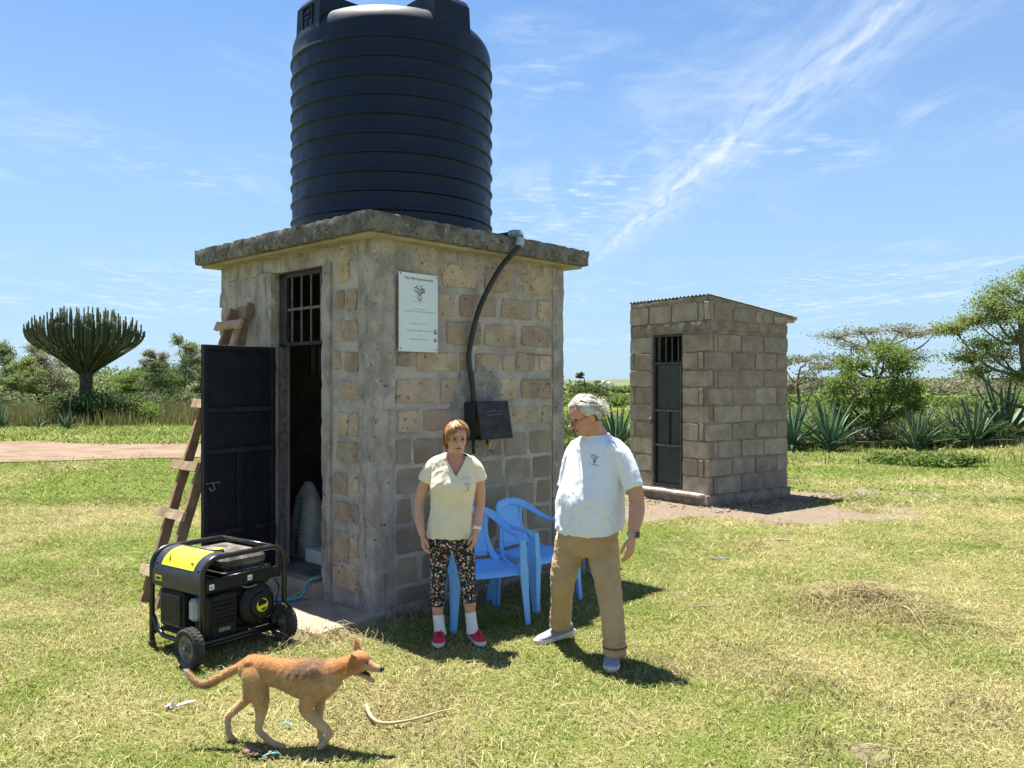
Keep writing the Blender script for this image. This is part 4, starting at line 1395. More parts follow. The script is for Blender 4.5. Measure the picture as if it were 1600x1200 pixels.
def make_chair(name, loc, rz, label, print_back=True):
    c = empty(name, loc, rz)
    tag(c, label, 'chair', 'blue chairs against the sign wall')
    # rim: arm - back - arm band (front is local -y)
    half = [(.262, -.235, .600), (.272, -.19, .632), (.270, -.10, .640), (.258, .02, .652), (.236, .12, .690), (.196, .20, .745), (.125, .245, .785)]
    pts = half + [(.0, .262, .800)] + [(-x, y, z) for x, y, z in half[::-1]]
    m = MB(); m.tube(pts, [(.030, .013)] * 3 + [(.031, .014)] * 9 + [(.030, .013)] * 3, 12, up=None, sub=4)
    # arm band drawn as a flattened tube whose broad side faces up and outwards
    m = MB()
    row = crom(pts, 5); rs = []
    for i, p in enumerate(row):
        a = Vector(row[max(0, i - 1)]); b = Vector(row[min(len(row) - 1, i + 1)]); t = (b - a).normalized()
        p = Vector(p)
        backness = max(0.0, min(1.0, (p.y + .02) / .22))
        nrm = Vector((0, 0, 1)).lerp(Vector((-p.x * .3, -1.0, .35)).normalized(), backness); nrm = (nrm - t * nrm.dot(t)).normalized()
        sd_ = t.cross(nrm).normalized()
        w_, h_ = .033, .013
        rs.append([p + sd_ * (math.cos(2 * math.pi * k / 12) * w_) + nrm * (math.sin(2 * math.pi * k / 12) * h_) for k in range(12)])
    m.rings(rs); m.build('arm_rim', M['chair'], c, True)
    for s in (-1, 1):
        # front leg: flared blade from the arm to the ground
        rs = []
        for (x, y, z, wx, wy) in ((.262, -.225, .632, .022, .030), (.262, -.232, .58, .026, .034), (.262, -.232, .48, .027, .036), (.262, -.232, .40, .032, .050), (.268, -.242, .30, .028, .038), (.280, -.262, .12, .022, .027), (.288, -.275, .0, .019, .022)):
            x *= s
            q = [(-1, -1), (1, -1), (1, -.35), (-.3 * 1, -.35), (-.3, 1), (-1, 1)]
            rs.append([(x - s * a * wx * 1.0, y + b * wy, z) for a, b in q])
        m = MB(); m.rings(rs); m.build('leg', M['chair'], c)
        rs = []
        for (x, y, z, wx, wy) in ((.20, .165, .44, .028, .03), (.205, .18, .36, .034, .04), (.215, .215, .2, .028, .032), (.235, .265, .0, .021, .024)):
            x *= s
            q = [(-1, 1), (1, 1), (1, .4), (-.3, .4), (-.3, -1), (-1, -1)]
            rs.append([(x - s * a * wx, y + b * wy, z) for a, b in q])
        m = MB(); m.rings(rs); m.build('leg', M['chair'], c)
        # stile between rim and seat
        m = MB(); m.tube([(s * .150, .232, .772), (s * .132, .236, .68), (s * .140, .222, .56), (s * .175, .185, .45), (s * .205, .13, .41)], [(.020, .010), (.019, .010), (.021, .010), (.026, .011), (.03, .012)], 10, up=(0, -1, .2), sub=4)
        m.build('back_stile', M['chair'], c, True)
        # side apron joining arm leg and seat
        rs = []
        for (y, z0, z1) in ((-.24, .36, .47), (-.18, .375, .425), (-.05, .378, .412), (.08, .375, .418), (.17, .36, .45)):
            rs.append([(s * .235, y, z0), (s * .262, y, z0), (s * .258, y, z1), (s * .232, y, z1)])
        m = MB(); m.rings(rs); m.build('seat_apron', M['chair'], c)
    # seat pan, dished, with a rolled front lip
    n = 14
    grid = []
    for j in range(n + 1):
        y = -.255 + .435 * j / n
        r_ = []
        for i in range(n + 1):
            x = (-1 + 2 * i / n) * (.243 - .03 * j / n)
            z = .415 - .022 * math.cos(math.pi / 2 * min(1, abs(x) / .24)) * math.sin(math.pi * min(1, j / n + .1))
            if j == 0: z -= .038
            elif j == 1: z -= .012
            r_.append((x, y, z))
        grid.append(r_)
    vs = [p for r_ in grid for p in r_] + [(x, y, z - .006) for r_ in grid for x, y, z in r_]
    K = (n + 1) * (n + 1); fs = []
    for j in range(n):
        for i in range(n):
            a = j * (n + 1) + i
            fs.append((a, a + 1, a + n + 2, a + n + 1)); fs.append((K + a, K + a + n + 1, K + a + n + 2, K + a + 1))
    for i in range(n):
        for (a, b) in ((i, i + 1), (n * (n + 1) + i, n * (n + 1) + i + 1), (i * (n + 1), (i + 1) * (n + 1)), (i * (n + 1) + n, (i + 1) * (n + 1) + n)):
            fs.append((a, b, K + b, K + a))
    m = MB(); m.add(vs, fs); m.build('seat', M['chair'], c, 'auto')
    # back panel (recessed inside the rim)
    outl = [(-.135, .47), (.135, .47), (.120, .56), (.112, .66), (.128, .742), (.10, .772), (.05, .785), (0, .789), (-.05, .785), (-.10, .772), (-.128, .742), (-.112, .66), (-.120, .56)]
    yb = lambda x, z: .205 + .055 * min(1, max(0, (z - .45) / .30)) - .9 * x * x
    m = MB(); m.prism(outl, 0, .007, lambda a, b, cc: (a, yb(a, b) + cc, b)); bk = m.build('backrest', M['chair'], c)
    # cut-out slot look: raised bars along both edges of the panel
    def bf(a, b, cc): return (a, yb(a, b) - cc, b)
    m = MB()
    def arc_text(txt, size, r, zc, out=.0045):
        me = text_mesh(txt, size, out / 2, 'CENTER', .002)
        for poly in (0,):
            vs_ = []
            for v in me.vertices:
                an = v.co.x / r
                rr = r + v.co.y
                vs_.append(bf(rr * math.sin(an), zc - r + rr * math.cos(an), v.co.z + out / 2))
            m.add(vs_, [tuple(p.vertices) for p in me.polygons])
        bpy.data.meshes.remove(me)
    arc_text('TAIFA LETU', .036, .16, .735)
    m.build('raised_lettering', M['chairmark'], bk, fix=False)
    m = MB()
    rr_ = random.Random(4)
    for k in range(26):
        a0 = rr_.uniform(0, 6.28); r0 = .045 * math.sqrt(rr_.random())
        x_, z_ = r0 * 1.3 * math.cos(a0), .595 + r0 * math.sin(a0)
        p0 = bf(x_, z_, .003); p1 = bf(x_ + .018 * math.cos(a0 + 1), z_ + .014 * math.sin(a0 + 1), .005); p2 = bf(x_ + .024 * math.cos(a0 + .3), z_ + .024 * math.sin(a0 + .3), .003)
        m.tube([p0, p1, p2], [.0035, .005, .002], 5)
    m.build('raised_emblem', M['chairmark'], bk, True)
    m = MB(); m.box((0, .200, .452), (.27, .02, .03), bev=.006); m.build('back_rail', M['chair'], c)
    return c


M['chairmark'] = mat('worn_pale_blue', (.36, .58, .86), rough=.5, bump=0)
make_chair('plastic_chair', (-.252, 6.285, 0), R(21), 'blue plastic armchair right behind the person in floral leggings')
make_chair('plastic_chair', (.165, 6.80, 0), R(50), 'blue plastic armchair with raised lettering on its back, beside the khaki trousers')
# ---------------------------------------------------------------- figures: helpers
from mathutils.bvhtree import BVHTree
UP = Vector((0, 0, 1))


def ring_pts(c, right, fwd, rx, rf, rb, n=28, e=2.3, tilt=0.0):
    out = []
    for k in range(n):
        a = 2 * math.pi * k / n
        ca, sa = math.cos(a), math.sin(a)
        u = math.copysign(abs(ca) ** (2 / e), ca) * rx
        v = math.copysign(abs(sa) ** (2 / e), sa) * (rf if sa > 0 else rb)
        p = c + right * u + fwd * v
        p.z -= tilt * sa
        out.append(p)
    return out


def torso(m, rows, right, fwd, sub=4, e=2.3, n=28):
    """rows: (point, rx, front, back[, tilt])"""
    rr = crom([(*r[0], r[1], r[2], r[3], (r[4] if len(r) > 4 else 0.0)) for r in rows], sub)
    m.rings([ring_pts(Vector(r[:3]), right, fwd, r[3], r[4], r[5], n, e, r[6]) for r in rr])


def limb(m, rows, sides=16, sub=5, flat=None, up=None):
    """rows: (point, radius)"""
    m.tube([tuple(r[0]) for r in rows], [r[1] for r in rows], sides, sub=sub, flat=flat, up=up)


def frame_matrix(origin, fwd, up=UP, s=1.0):
    y = Vector(fwd).normalized(); x = y.cross(Vector(up)).normalized(); z = x.cross(y).normalized()
    Mx = Matrix((x * s, y * s, z * s)).transposed().to_4x4()
    Mx.translation = origin
    return Mx


HEAD = [(-.116, .070, .030, .018), (-.108, .086, .018, .032), (-.088, .091, -.004, .047), (-.062, .089, -.048, .058), (-.03, .090, -.075, .066),
        (0, .088, -.090, .0715), (.03, .095, -.098, .0745), (.06, .088, -.099, .0745), (.085, .068, -.086, .066), (.103, .034, -.056, .046), (.113, .0, -.02, .016)]


def head_into(m, Hm, nose=1.0, ear=1.0, jowl=0.0):
    rs = []
    for (z, yf, yb, w) in crom(HEAD, 3):
        c = (yf + yb) / 2; ry = (yf - yb) / 2
        w = w + jowl * math.exp(-((z + .075) / .03) ** 2)
        rs.append([Hm @ Vector((w * math.copysign(abs(math.cos(a)) ** .92, math.cos(a)), c + ry * math.copysign(abs(math.sin(a)) ** .92, math.sin(a)), z)) for a in np.linspace(0, 2 * math.pi, 26)[:-1]])
    m.rings(rs)
    s = Hm.to_scale()[0]
    m.tube([Hm @ Vector(p) for p in ((0, .088, .022), (0, .100, .0), (0, .110 + .006 * (nose - 1), -.02), (0, .113 * 1.0 + .012 * nose, -.033), (0, .104, -.044))],
           [.0065 * s, .008 * s, .0105 * s, .0125 * nose * s, .008 * s], 10, sub=3)
    for sx in (-1, 1):
        m.ball(Hm @ Vector((sx * .0125, .103, -.036)), (.0085 * s * nose,) * 3, 10, 7)
        m.ball(Hm @ Vector((sx * .0765, -.012, -.014)), (.012 * s * ear, .020 * s * ear, .033 * s * ear), 12, 9, rot=Hm.to_3x3().normalized() @ Matrix.Rotation(sx * .35, 3, 'Z') @ Matrix.Rotation(-.2, 3, 'X'))


def head_sculpt(co, Hm, smile=0.0):
    """push remeshed head vertices into eye sockets, lips, brows, cheeks (gaussian strokes in head space)"""
    Hi = np.array(Hm.inverted())
    L = co @ Hi[:3, :3].T + Hi[:3, 3]
    near = (np.abs(L[:, 2]) < .16) & (np.abs(L[:, 0]) < .12) & (np.abs(L[:, 1]) < .16)
    def br(c, r, off, mirror=True):
        for sx in ((-1, 1) if mirror else (1,)):
            d = (L - np.array([c[0] * sx, c[1], c[2]])) / np.array(r)
            w = np.exp(-(d ** 2).sum(1)) * near
            L[:] += w[:, None] * np.array([off[0] * sx, off[1], off[2]])
    br((.031, .090, .002), (.017, .02, .010), (0, -.013, 0))            # eye sockets
    br((.030, .096, .020), (.022, .02, .007), (0, .0045, -.001))        # brows
    br((.043, .076, -.022), (.018, .02, .016), (.003, .005, 0))         # cheekbones
    br((0, .096, -.066), (.024, .014, .0035), (0, -.0065, 0), False)    # mouth line
    br((0, .096, -.060), (.020, .014, .005), (0, .0045, 0), False)      # upper lip
    br((0, .094, -.0745), (.018, .014, .006), (0, .0050, 0), False)     # lower lip
    br((0, .090, -.087), (.018, .014, .006), (0, -.005, 0), False)      # dip above the chin
    br((0, .088, -.104), (.018, .016, .010), (0, .005, 0), False)       # chin
    br((.030, .088, -.048), (.006, .02, .018), (0, -.003, 0))           # nasolabial fold
    br((.054, .05, -.055), (.014, .03, .02), (-.003, 0, 0))
    Hn = np.array(Hm)
    co[near] = (L @ Hn[:3, :3].T + Hn[:3, 3])[near]
    return L, near


def gauss(L, c, r):
    d = (L - np.array(c)) / np.array(r)
    return np.exp(-(d ** 2).sum(1))


def head_paint(col, L, near, brow, lip, ruddy=(.50, .20, .14), age=1.0):
    def mixin(w, c, amt=1.0):
        w = (np.clip(w, 0, 1) * amt * near)[:, None]
        col[:] = col * (1 - w) + np.array(c) * w
    front = (L[:, 1] > .03)
    for sx in (-1, 1):
        mixin(gauss(L, (sx * .043, .078, -.028), (.02, .03, .02)) * front, ruddy, .45)
        mixin(gauss(L, (sx * .031, .094, .0215), (.019, .02, .0050)) * front, brow, .95)
        mixin(gauss(L, (sx * .031, .088, -.012), (.015, .02, .009)) * front, (.24, .12, .085), .5 * age)
        mixin(gauss(L, (sx * .031, .088, .0075), (.0135, .02, .0028)) * front, (.09, .05, .04), .85)
        mixin(gauss(L, (sx * .010, .108, -.043), (.004, .012, .003)) * front, (.10, .04, .03), .8)
    mixin(gauss(L, (0, .115, -.03), (.014, .02, .014)), ruddy, .3)
    w = np.exp(-((L[:, 0]) / .021) ** 4) * np.exp(-((L[:, 2] + .067) / .0095) ** 4) * (L[:, 1] > .06)
    mixin(w, lip, .75)
    w = np.exp(-((L[:, 0]) / .022) ** 4) * np.exp(-((L[:, 2] + .0665) / .0026) ** 2) * (L[:, 1] > .06)
    mixin(w, (.07, .02, .02), 1.0)


def eyes(parent, Hm, iris):
    s = Hm.to_scale()[0]
    for sx in (-1, 1):
        m = MB(); m.ball(Hm @ Vector((sx * .031, .0765, .001)), .0098 * s, 12, 9); e = m.build('eye', M['eyewhite'], parent, True)
        m = MB(); m.ball(Hm @ Vector((sx * .031, .0815, .0005)), .0062 * s, 10, 7); m.build('iris', iris, e, True)


def hand(m, wrist, direc, palm_n, thumb_d, s=1.0, curl=(.25, .35, .3), spread=.10, wr=.026):
    """one hand: palm, four unequal bent fingers, thumb from the side of the palm"""
    d = Vector(direc).normalized(); t = Vector(thumb_d); t = (t - d * t.dot(d)).normalized()
    n = Vector(palm_n); n = (n - d * n.dot(d) - t * n.dot(t)).normalized()
    w = Vector(wrist)
    m.tube([w - d * .03 * s, w, w + d * .03 * s, w + d * .065 * s, w + d * .092 * s], [(wr * 1.0, wr * .78), (wr * .98, wr * .72), (.034 * s, .0165 * s), (.040 * s, .0150 * s), (.038 * s, .0115 * s)], 14, up=tuple(n), sub=3)
    for i, (off, L) in enumerate(((.0295, .070), (.0100, .079), (-.0098, .073), (-.0285, .056))):
        fd = (d + t * (off / .03) * spread).normalized()
        p = w + d * (.080 - .004 * (i in (0, 3)) - .006 * (i == 3)) * s + t * off * s
        pts = [p]; rad = [.0096 * s]
        ang = 0.0
        for k, fr in enumerate((.46, .31, .25)):
            ang += curl[k] * (1 + .14 * i)
            p = p + (fd * math.cos(ang) + n * math.sin(ang)) * (L * fr * s)
            pts.append(p); rad.append((.0090, .0083, .0068)[k] * s)
        m.tube(pts, rad, 10, sub=3)
        m.ball(pts[-1], rad[-1], 10, 7)
    p = w + d * .020 * s + t * .024 * s
    q = p + (d * .70 + t * .62 + n * .30).normalized() * .040 * s
    r_ = q + (d * .93 + t * .22 + n * .30).normalized() * .032 * s
    u = r_ + (d * .96 + t * .05 + n * .35).normalized() * .024 * s
    m.tube([p, q, r_, u], [.0150 * s, .0118 * s, .0100 * s, .0078 * s], 10, sub=3)
    m.ball(u, .0078 * s, 10, 7)


def folds(me, amp, fx, fz, seed=0, mask=None, ridge=True):
    co = me_co(me)
    nr = np.empty(len(co) * 3, dtype=np.float32); me.vertices.foreach_get('normal', nr); nr = nr.reshape(-1, 3)
    d = np.empty(len(co))
    for i, p in enumerate(co):
        wv = mnoise.noise(Vector((p[0] * 5, p[1] * 5, p[2] * 5 + seed)))
        v = mnoise.noise(Vector((p[0] * fx + wv * 1.2 + seed, p[1] * fx + wv, p[2] * fz + wv * 1.5)))
        v2 = mnoise.noise(Vector((p[0] * fx * 2.3, p[1] * fx * 2.3 + seed, p[2] * fz * 2.3)))
        d[i] = ((1 - 2.4 * abs(v)) * .7 if ridge else v) + .3 * v2
    a = amp * (mask(co) if mask is not None else 1.0)
    co = co + nr * (d * a)[:, None]
    set_co(me, co)


def strokes_on(me, origin, direc, right, up, strokes, w, lift=.0015):
    """thin dark print laid on a cloth surface: strokes in (right, up) metres, found by casting onto the mesh"""
    bv = BVHTree.FromPolygons([v.co for v in me.vertices], [tuple(p.vertices) for p in me.polygons])
    m = MB()
    for st in strokes:
        pts = []
        for (a, b) in st:
            hit = bv.ray_cast(origin + right * a + up * b - direc * .5, direc, 1.0)
            if hit[0] is not None:
                pts.append(hit[0] - direc * lift)
        if len(pts) > 1:
            m.tube(pts, w / 2, 5)
    return m


LOGO = []
for (cx, cy) in ((-.016, .018), (.0, .024), (.016, .016)):
    LOGO.append([(cx + .007 * math.cos(a) * (1 + .3 * math.cos(3 * a)), cy + .006 * math.sin(a)) for a in np.linspace(.3, 5.2, 7)])
LOGO += [[(-.016, .010), (-.004, -.002), (-.006, -.014), (0, -.022)], [(.016, .009), (.004, -.002), (.006, -.014), (0, -.022)], [(0, .016), (0, -.02)],
         [(-.03, -.028), (-.01, -.030), (.01, -.030), (.03, -.029)]]


def shoe(parent, heel, toe, pitch, L, mats, roll=0.0, lace=True):
    d = Vector((toe[0] - heel[0], toe[1] - heel[1], 0)).normalized()
    e = empty('shoe', (heel[0], heel[1], heel[2]), math.atan2(d.y, d.x) - math.pi / 2, parent)
    e.rotation_euler[0] = pitch
    k = L / .28
    prof = [(-.004, .020, .050, .02), (.006, .032, .088, .02), (.04, .037, .098, .018), (.08, .039, .098, .016), (.11, .041, .086, .016), (.15, .0445, .068, .016), (.19, .0475, .055, .016), (.23, .045, .046, .018), (.258, .035, .038, .020), (.274, .016, .030, .022)]
    rs = []
    for (y, w, h, b) in crom(prof, 3):
        ring = []
        for j in range(20):
            a = 2 * math.pi * j / 20
            ca, sa = math.cos(a), math.sin(a)
            x = math.copysign(abs(ca) ** .8, ca) * w * (1.0 if sa < .2 else 1 - .22 * (sa - .2))
            z = b + (h - b) * (.5 + .5 * math.copysign(abs(sa) ** .7, sa))
            ring.append((x * k, y * k, z * k))
        rs.append(ring)
    m = MB(); m.rings(rs); up_ = m.build('upper', mats[0], e, True)
    out = []
    for (y, w) in crom([(-.012, .012), (-.004, .028), (.03, .040), (.10, .041), (.17, .049), (.22, .0495), (.255, .041), (.280, .020), (.286, .004)], 2):
        out.append((w * k, y * k))
    poly = out + [(-x, y) for x, y in out[::-1]]
    rs = [[(x * .95, y, 0) for x, y in poly], [(x, y, .006 * k) for x, y in poly], [(x, y, .020 * k) for x, y in poly], [(x * .96, y, .028 * k + .006 * (y < .08)) for x, y in poly]]
    m = MB(); m.rings(rs); m.build('sole', mats[1], e, 'auto')
    if lace:
        m = MB()
        for i in range(5):
            y = (.105 + .019 * i) * k; z = (.092 - .0085 * i) * k + .003
            m.tube([(-.022 * k, y, z - .010), (-.008 * k, y + .004, z), (.008 * k, y - .004, z), (.022 * k, y, z - .010)], .0032, 5, sub=2)
        m.build('laces', mats[2], e, True)
    return e


def hair_ribbons(paths, width, Hm):
    """paths: list of lists of head-space points -> ribbon mesh arrays"""
    V, F = [], []
    b = 0
    cen = Vector((0, -.01, .01))
    for pts in paths:
        n = len(pts)
        for i, p in enumerate(pts):
            a = Vector(pts[max(0, i - 1)]); c = Vector(pts[min(n - 1, i + 1)])
            t = (c - a).normalized(); nr = (Vector(p) - cen).normalized(); s = t.cross(nr)
            s = s.normalized() if s.length > 1e-6 else Vector((1, 0, 0))
            w = width * (1 - .75 * i / (n - 1)) / 2
            V.append(Hm @ (Vector(p) - s * w)); V.append(Hm @ (Vector(p) + s * w))
        for i in range(n - 1):
            F.append((b + 2 * i, b + 2 * i + 1, b + 2 * i + 3, b + 2 * i + 2))
        b += 2 * n
    return V, F


EC, ER = Vector((0, -.010, .022)), Vector((.079, .101, .098))


def ell(az, el, k=1.0, lift=0.0):
    """point on the scalp; az from the face, positive towards the person's right"""
    d = Vector((math.sin(az) * math.cos(el), math.cos(az) * math.cos(el), math.sin(el)))
    return EC + Vector((d.x * ER.x, d.y * ER.y, d.z * ER.z)) * k + d * lift


def interp(x, xs, ys): return float(np.interp(x, xs, ys))


M['skin'] = mat('skin', (.5, .3, .2), rough=.55, bump=.12, bscale=260, bdist=.002, attr='Col', spec=.35, sub=.12)
M['eyewhite'] = mat('eye_white', (.13, .10, .09), rough=.25, bump=0)
M['iris'] = mat('dark_iris', (.03, .03, .035), rough=.15, bump=0)


def to_px(co):
    return 800 + FPX * co[:, 0] / co[:, 1], 600 - FPX * (co[:, 2] - CAM_H) / co[:, 1]


def adopt(obs, root):
    """parts were modelled in world coordinates: hang them on their thing without moving them"""
    for o in obs:
        o.parent = root
        o.matrix_parent_inverse = root.matrix_basis.inverted()


# ---------------------------------------------------------------- the woman
wroot = empty('person', (-.415, 5.70, 0))
tag(wroot, 'person in cream T-shirt, floral leggings and red shoes standing by the wall', 'person', 'people by the well house')
wparts = []
wf = Vector((.06, -1, 0)).normalized(); wr_ = wf.cross(UP).normalized()
wp = lambda px, py, dy=0.0: P(px, py, 5.70 + dy)
WH = frame_matrix(wp(713.0, 684.5, -.055), (.27, -.95, -.05), s=.935)
m = MB()
head_into(m, WH, .95, .95)
limb(m, [(WH @ Vector((0, -.018, -.05)), .050), (wp(711, 706, -.01), .049), (wp(710, 716, .015), .056), (wp(709, 724, .02), .075)])
torso(m, [(wp(709, 707, .01), .048, .045, .05), (wp(709, 714, .015), .085, .060, .06), (wp(709, 721, .02), .140, .075, .075), (wp(708, 738, .01), .142, .092, .085), (wp(708, 762, .0), .138, .108, .085), (wp(707, 795, .0), .10, .07, .07), (wp(705, 840, .0), .10, .07, .07)], wr_, wf)
# arms
limb(m, [(wp(683, 725, .01), .040), (wp(670, 742, .02), .042), (wp(660, 766, .03), .039), (wp(655, 788, .03), .035), (wp(655, 806, -.01), .036), (wp(657, 822, -.05), .029), (wp(660, 836, -.07), .0235)])
hand(m, wp(660.5, 838, -.075), (.10, -.25, -1), (1, .35, 0), (.35, -1, 0), .84, (.30, .45, .35), .10, .0235)
limb(m, [(wp(738, 725, .01), .040), (wp(746, 742, .02), .042), (wp(750, 766, .03), .039), (wp(750, 788, .02), .035), (wp(748, 806, -.02), .034), (wp(746, 820, -.05), .028), (wp(744, 831, -.07), .0235)])
hand(m, wp(743.5, 833, -.075), (-.16, -.22, -1), (-1, .35, 0), (-.35, -1, 0), .84, (.28, .40, .30), .12, .0235)
# legs
limb(m, [(wp(690, 845), .06), (wp(685, 905, -.0), .04), (wp(683.5, 935, .02), .0455), (wp(684, 950, .02), .042), (wp(685, 970, .02), .031), (wp(687, 990, .015), .033)])
limb(m, [(wp(724, 845), .06), (wp(731, 905, -.0), .04), (wp(733, 932, .02), .0455), (wp(734, 946, .02), .042), (wp(735, 966, .02), .031), (wp(737, 986, .015), .033)])
limb(m, [(wp(690, 848), .06), (wp(707, 838), .08), (wp(724, 848), .06)])
me = remesh(m, .0030, 5, .5, 'body')
co = me_co(me)
L, near = head_sculpt(co, WH)
set_co(me, co)
col = np.tile(np.array([.54, .30, .215]), (len(co), 1))
nn = np.array([mnoise.noise(Vector(p * 22)) for p in co[::1]]) if len(co) < 400000 else 0
col *= (1 + .10 * nn)[:, None]
chest = (co[:, 2] < 1.33) & (co[:, 2] > 1.1) & (np.abs(co[:, 0] - wp(709, 720).x) < .10)
col[chest] *= np.array([1.02, .88, .84])
head_paint(col, L, near, (.17, .085, .05), (.36, .10, .10))
vcol(me, col)
wparts.append(link('body', me, M['skin'], None, True))
wbody = wparts[0]
eyes(wbody, WH, M['iris'])
# T-shirt
m = MB()
torso(m, [(wp(709, 709, .015), .074, .060, .062), (wp(709, 713, .015), .112, .074, .074), (wp(709, 719, .02), .155, .086, .086), (wp(708, 735, .01), .158, .105, .095), (wp(708, 752, .0), .156, .124, .096), (wp(707.5, 766, .0), .153, .130, .096),
          (wp(707, 782, .0), .148, .112, .096), (wp(706, 800, .0), .146, .106, .102), (wp(704.5, 820, .0), .157, .116, .112), (wp(703.5, 837, .0), .164, .120, .118, .004)], wr_, wf)
for bx in (688, 727):
    m.ball(wp(bx, 759, -.075), (.066, .052, .066), 14, 10)
limb(m, [(wp(690, 722, .01), .056), (wp(679, 730, .015), .060), (wp(671, 741, .02), .058), (wp(665.5, 752, .02), .0565)])
limb(m, [(wp(730, 722, .01), .056), (wp(740, 731, .015), .058), (wp(746, 742, .02), .0545), (wp(749, 751, .02), .053)])
me = remesh(m, .0042, 6, .5, 'shirt')
folds(me, .0075, 14, 10, 3, lambda c: .45 + .8 * sstep(1.05, .85, c[:, 2]) + .5 * sstep(1.02, 1.10, c[:, 2]) * sstep(1.22, 1.12, c[:, 2]))
folds(me, .0030, 26, 18, 41)
# V neck: open the cloth in front
b = bmesh.new(); b.from_mesh(me)
kill = []
for f in b.faces:
    c = f.calc_center_median(); px = 800 + FPX * c.x / c.y; py = 600 - FPX * (c.z - CAM_H) / c.y
    if c.y < 5.73 and py < 744.5 and py > 690:
        half = 17.2 * max(0.0, (744.5 - py) / 33.0) ** .92
        if abs(px - 712.5) < half: kill.append(f)
bmesh.ops.delete(b, geom=kill, context='FACES')
# smooth the cut edge
bd = [v for v in b.verts if v.is_boundary]
for _ in range(6):
    nc = {}
    for v in bd:
        nb = [e.other_vert(v) for e in v.link_edges if e.is_boundary]
        if len(nb) == 2: nc[v] = v.co * .4 + (nb[0].co + nb[1].co) * .3
    for v, c in nc.items(): v.co = c
edges_loop = [(e.verts[0].co.copy(), e.verts[1].co.copy()) for e in b.edges if e.is_boundary]
b.to_mesh(me); b.free()
M['cream'] = mat('cream_cotton', (.74, .665, .50), (.69, .615, .455), 5, rough=.9, bump=.12, bscale=400, bdist=.001, spec=.15, sheen=.15)
shirt = link('shirt', me, M['cream'], None, True)
md = shirt.modifiers.new('cloth thickness', 'SOLIDIFY'); md.thickness = .003; md.offset = 0
wparts.append(shirt)
lg = strokes_on(me, wp(732.5, 757, 0), Vector((0, 1, 0)), Vector((1, 0, 0)), UP, [[(a * .95, b_ * .95) for a, b_ in s] for s in LOGO], .0028)
lo_ = lg.build('printed_logo', M['print'], None); wparts_sub = [(lo_, shirt)]
# leggings
m = MB()
torso(m, [(wp(705, 822), .135, .10, .10), (wp(704.5, 838), .152, .108, .115), (wp(705, 852), .153, .105, .118), (wp(706, 862), .13, .09, .10)], wr_, wf)
limb(m, [(wp(688, 845), .080), (wp(687.5, 862), .0745), (wp(686, 884), .066), (wp(684.5, 908, -.005), .056), (wp(683.5, 928, .01), .0525), (wp(683.5, 946, .015), .0475)])
limb(m, [(wp(723, 845), .080), (wp(725, 862), .0735), (wp(728, 884), .065), (wp(731, 906, -.005), .056), (wp(732.5, 924, .01), .0525), (wp(733.3, 940, .015), .0475)])
me = remesh(m, .005, 5, .5, 'leggings')
folds(me, .004, 8, 16, 8)
fm = bpy.data.materials.new('floral_print')
fm.use_nodes = True
nt = fm.node_tree; bs = nt.nodes['Principled BSDF']
tcn = nd(nt, 'ShaderNodeTexCoord'); vec = tcn.outputs['Object']
wv = nd(nt, 'ShaderNodeTexNoise', inp={'Vector': vec, 'Scale': 40.0}).outputs['Color']
vec2 = nd(nt, 'ShaderNodeVectorMath', operation='MULTIPLY_ADD', inp={0: wv, 1: (.02, .02, .02), 2: vec}).outputs[0]
col_ = (.010, .010, .014)
for (sc, thr, pal) in ((46, .38, ((.62, .58, .50), (.60, .30, .26), (.45, .40, .36), (.16, .12, .30))), (70, .32, ((.55, .12, .14), (.62, .56, .42), (.12, .30, .22), (.50, .30, .36)))):
    vo = nd(nt, 'ShaderNodeTexVoronoi', inp={'Vector': vec2, 'Scale': float(sc), 'Randomness': 1.0})
    sc_ = nd(nt, 'ShaderNodeSeparateColor', inp={0: vo.outputs['Color']})
    rp = nd(nt, 'ShaderNodeValToRGB', inp={0: sc_.outputs[0]}); rp.color_ramp.interpolation = 'CONSTANT'
    rp.color_ramp.elements[0].position = 0; rp.color_ramp.elements[0].color = (*pal[0], 1)
    rp.color_ramp.elements[1].position = .3; rp.color_ramp.elements[1].color = (*pal[1], 1)
    for pos_, c_ in ((.55, pal[2]), (.78, pal[3])):
        e_ = rp.color_ramp.elements.new(pos_); e_.color = (*c_, 1)
    inside = mth(nt, 'MULTIPLY', mth(nt, 'LESS_THAN', vo.outputs['Distance'], thr), mth(nt, 'GREATER_THAN', sc_.outputs[1], .28))
    col_ = mixc(nt, inside, col_, rp.outputs[0])
nt.links.new(col_, bs.inputs['Base Color']); bs.inputs['Roughness'].default_value = .8
wparts.append(link('leggings', me, fm, None, True))
M['sock'] = mat('white_sock', (.74, .74, .76), (.64, .64, .67), 30, rough=.9, bump=.3, bscale=150, bdist=.003, stretch=(1, 1, 3))
for (a, b_) in (((684.7, 960), (688, 992)), ((734.7, 956), (738.5, 989))):
    m = MB(); limb(m, [(wp(*a, .018), .0385), (wp((a[0] + b_[0]) / 2, (a[1] + b_[1]) / 2, .015), .0385), (wp(*b_, .01), .043)], 20); me = remesh(m, .004, 4); folds(me, .002, 6, 60, 2)
    wparts.append(link('sock', me, M['sock'], None, True))
M['redshoe'] = mat('red_sneaker', (.50, .018, .04), (.60, .04, .06), 14, rough=.7, bump=.3, bscale=220, bdist=.002)
M['redlace'] = mat('dark_red_lace', (.36, .012, .03), rough=.8, bump=0)
M['sole'] = mat('pale_sole', (.66, .62, .56), (.5, .45, .38), 9, rough=.7, bump=.1)
ws = [((688 - 800) / FPX * 5.72, 5.80, .012), ((740 - 800) / FPX * 5.72 - .025, 5.775, .012)]
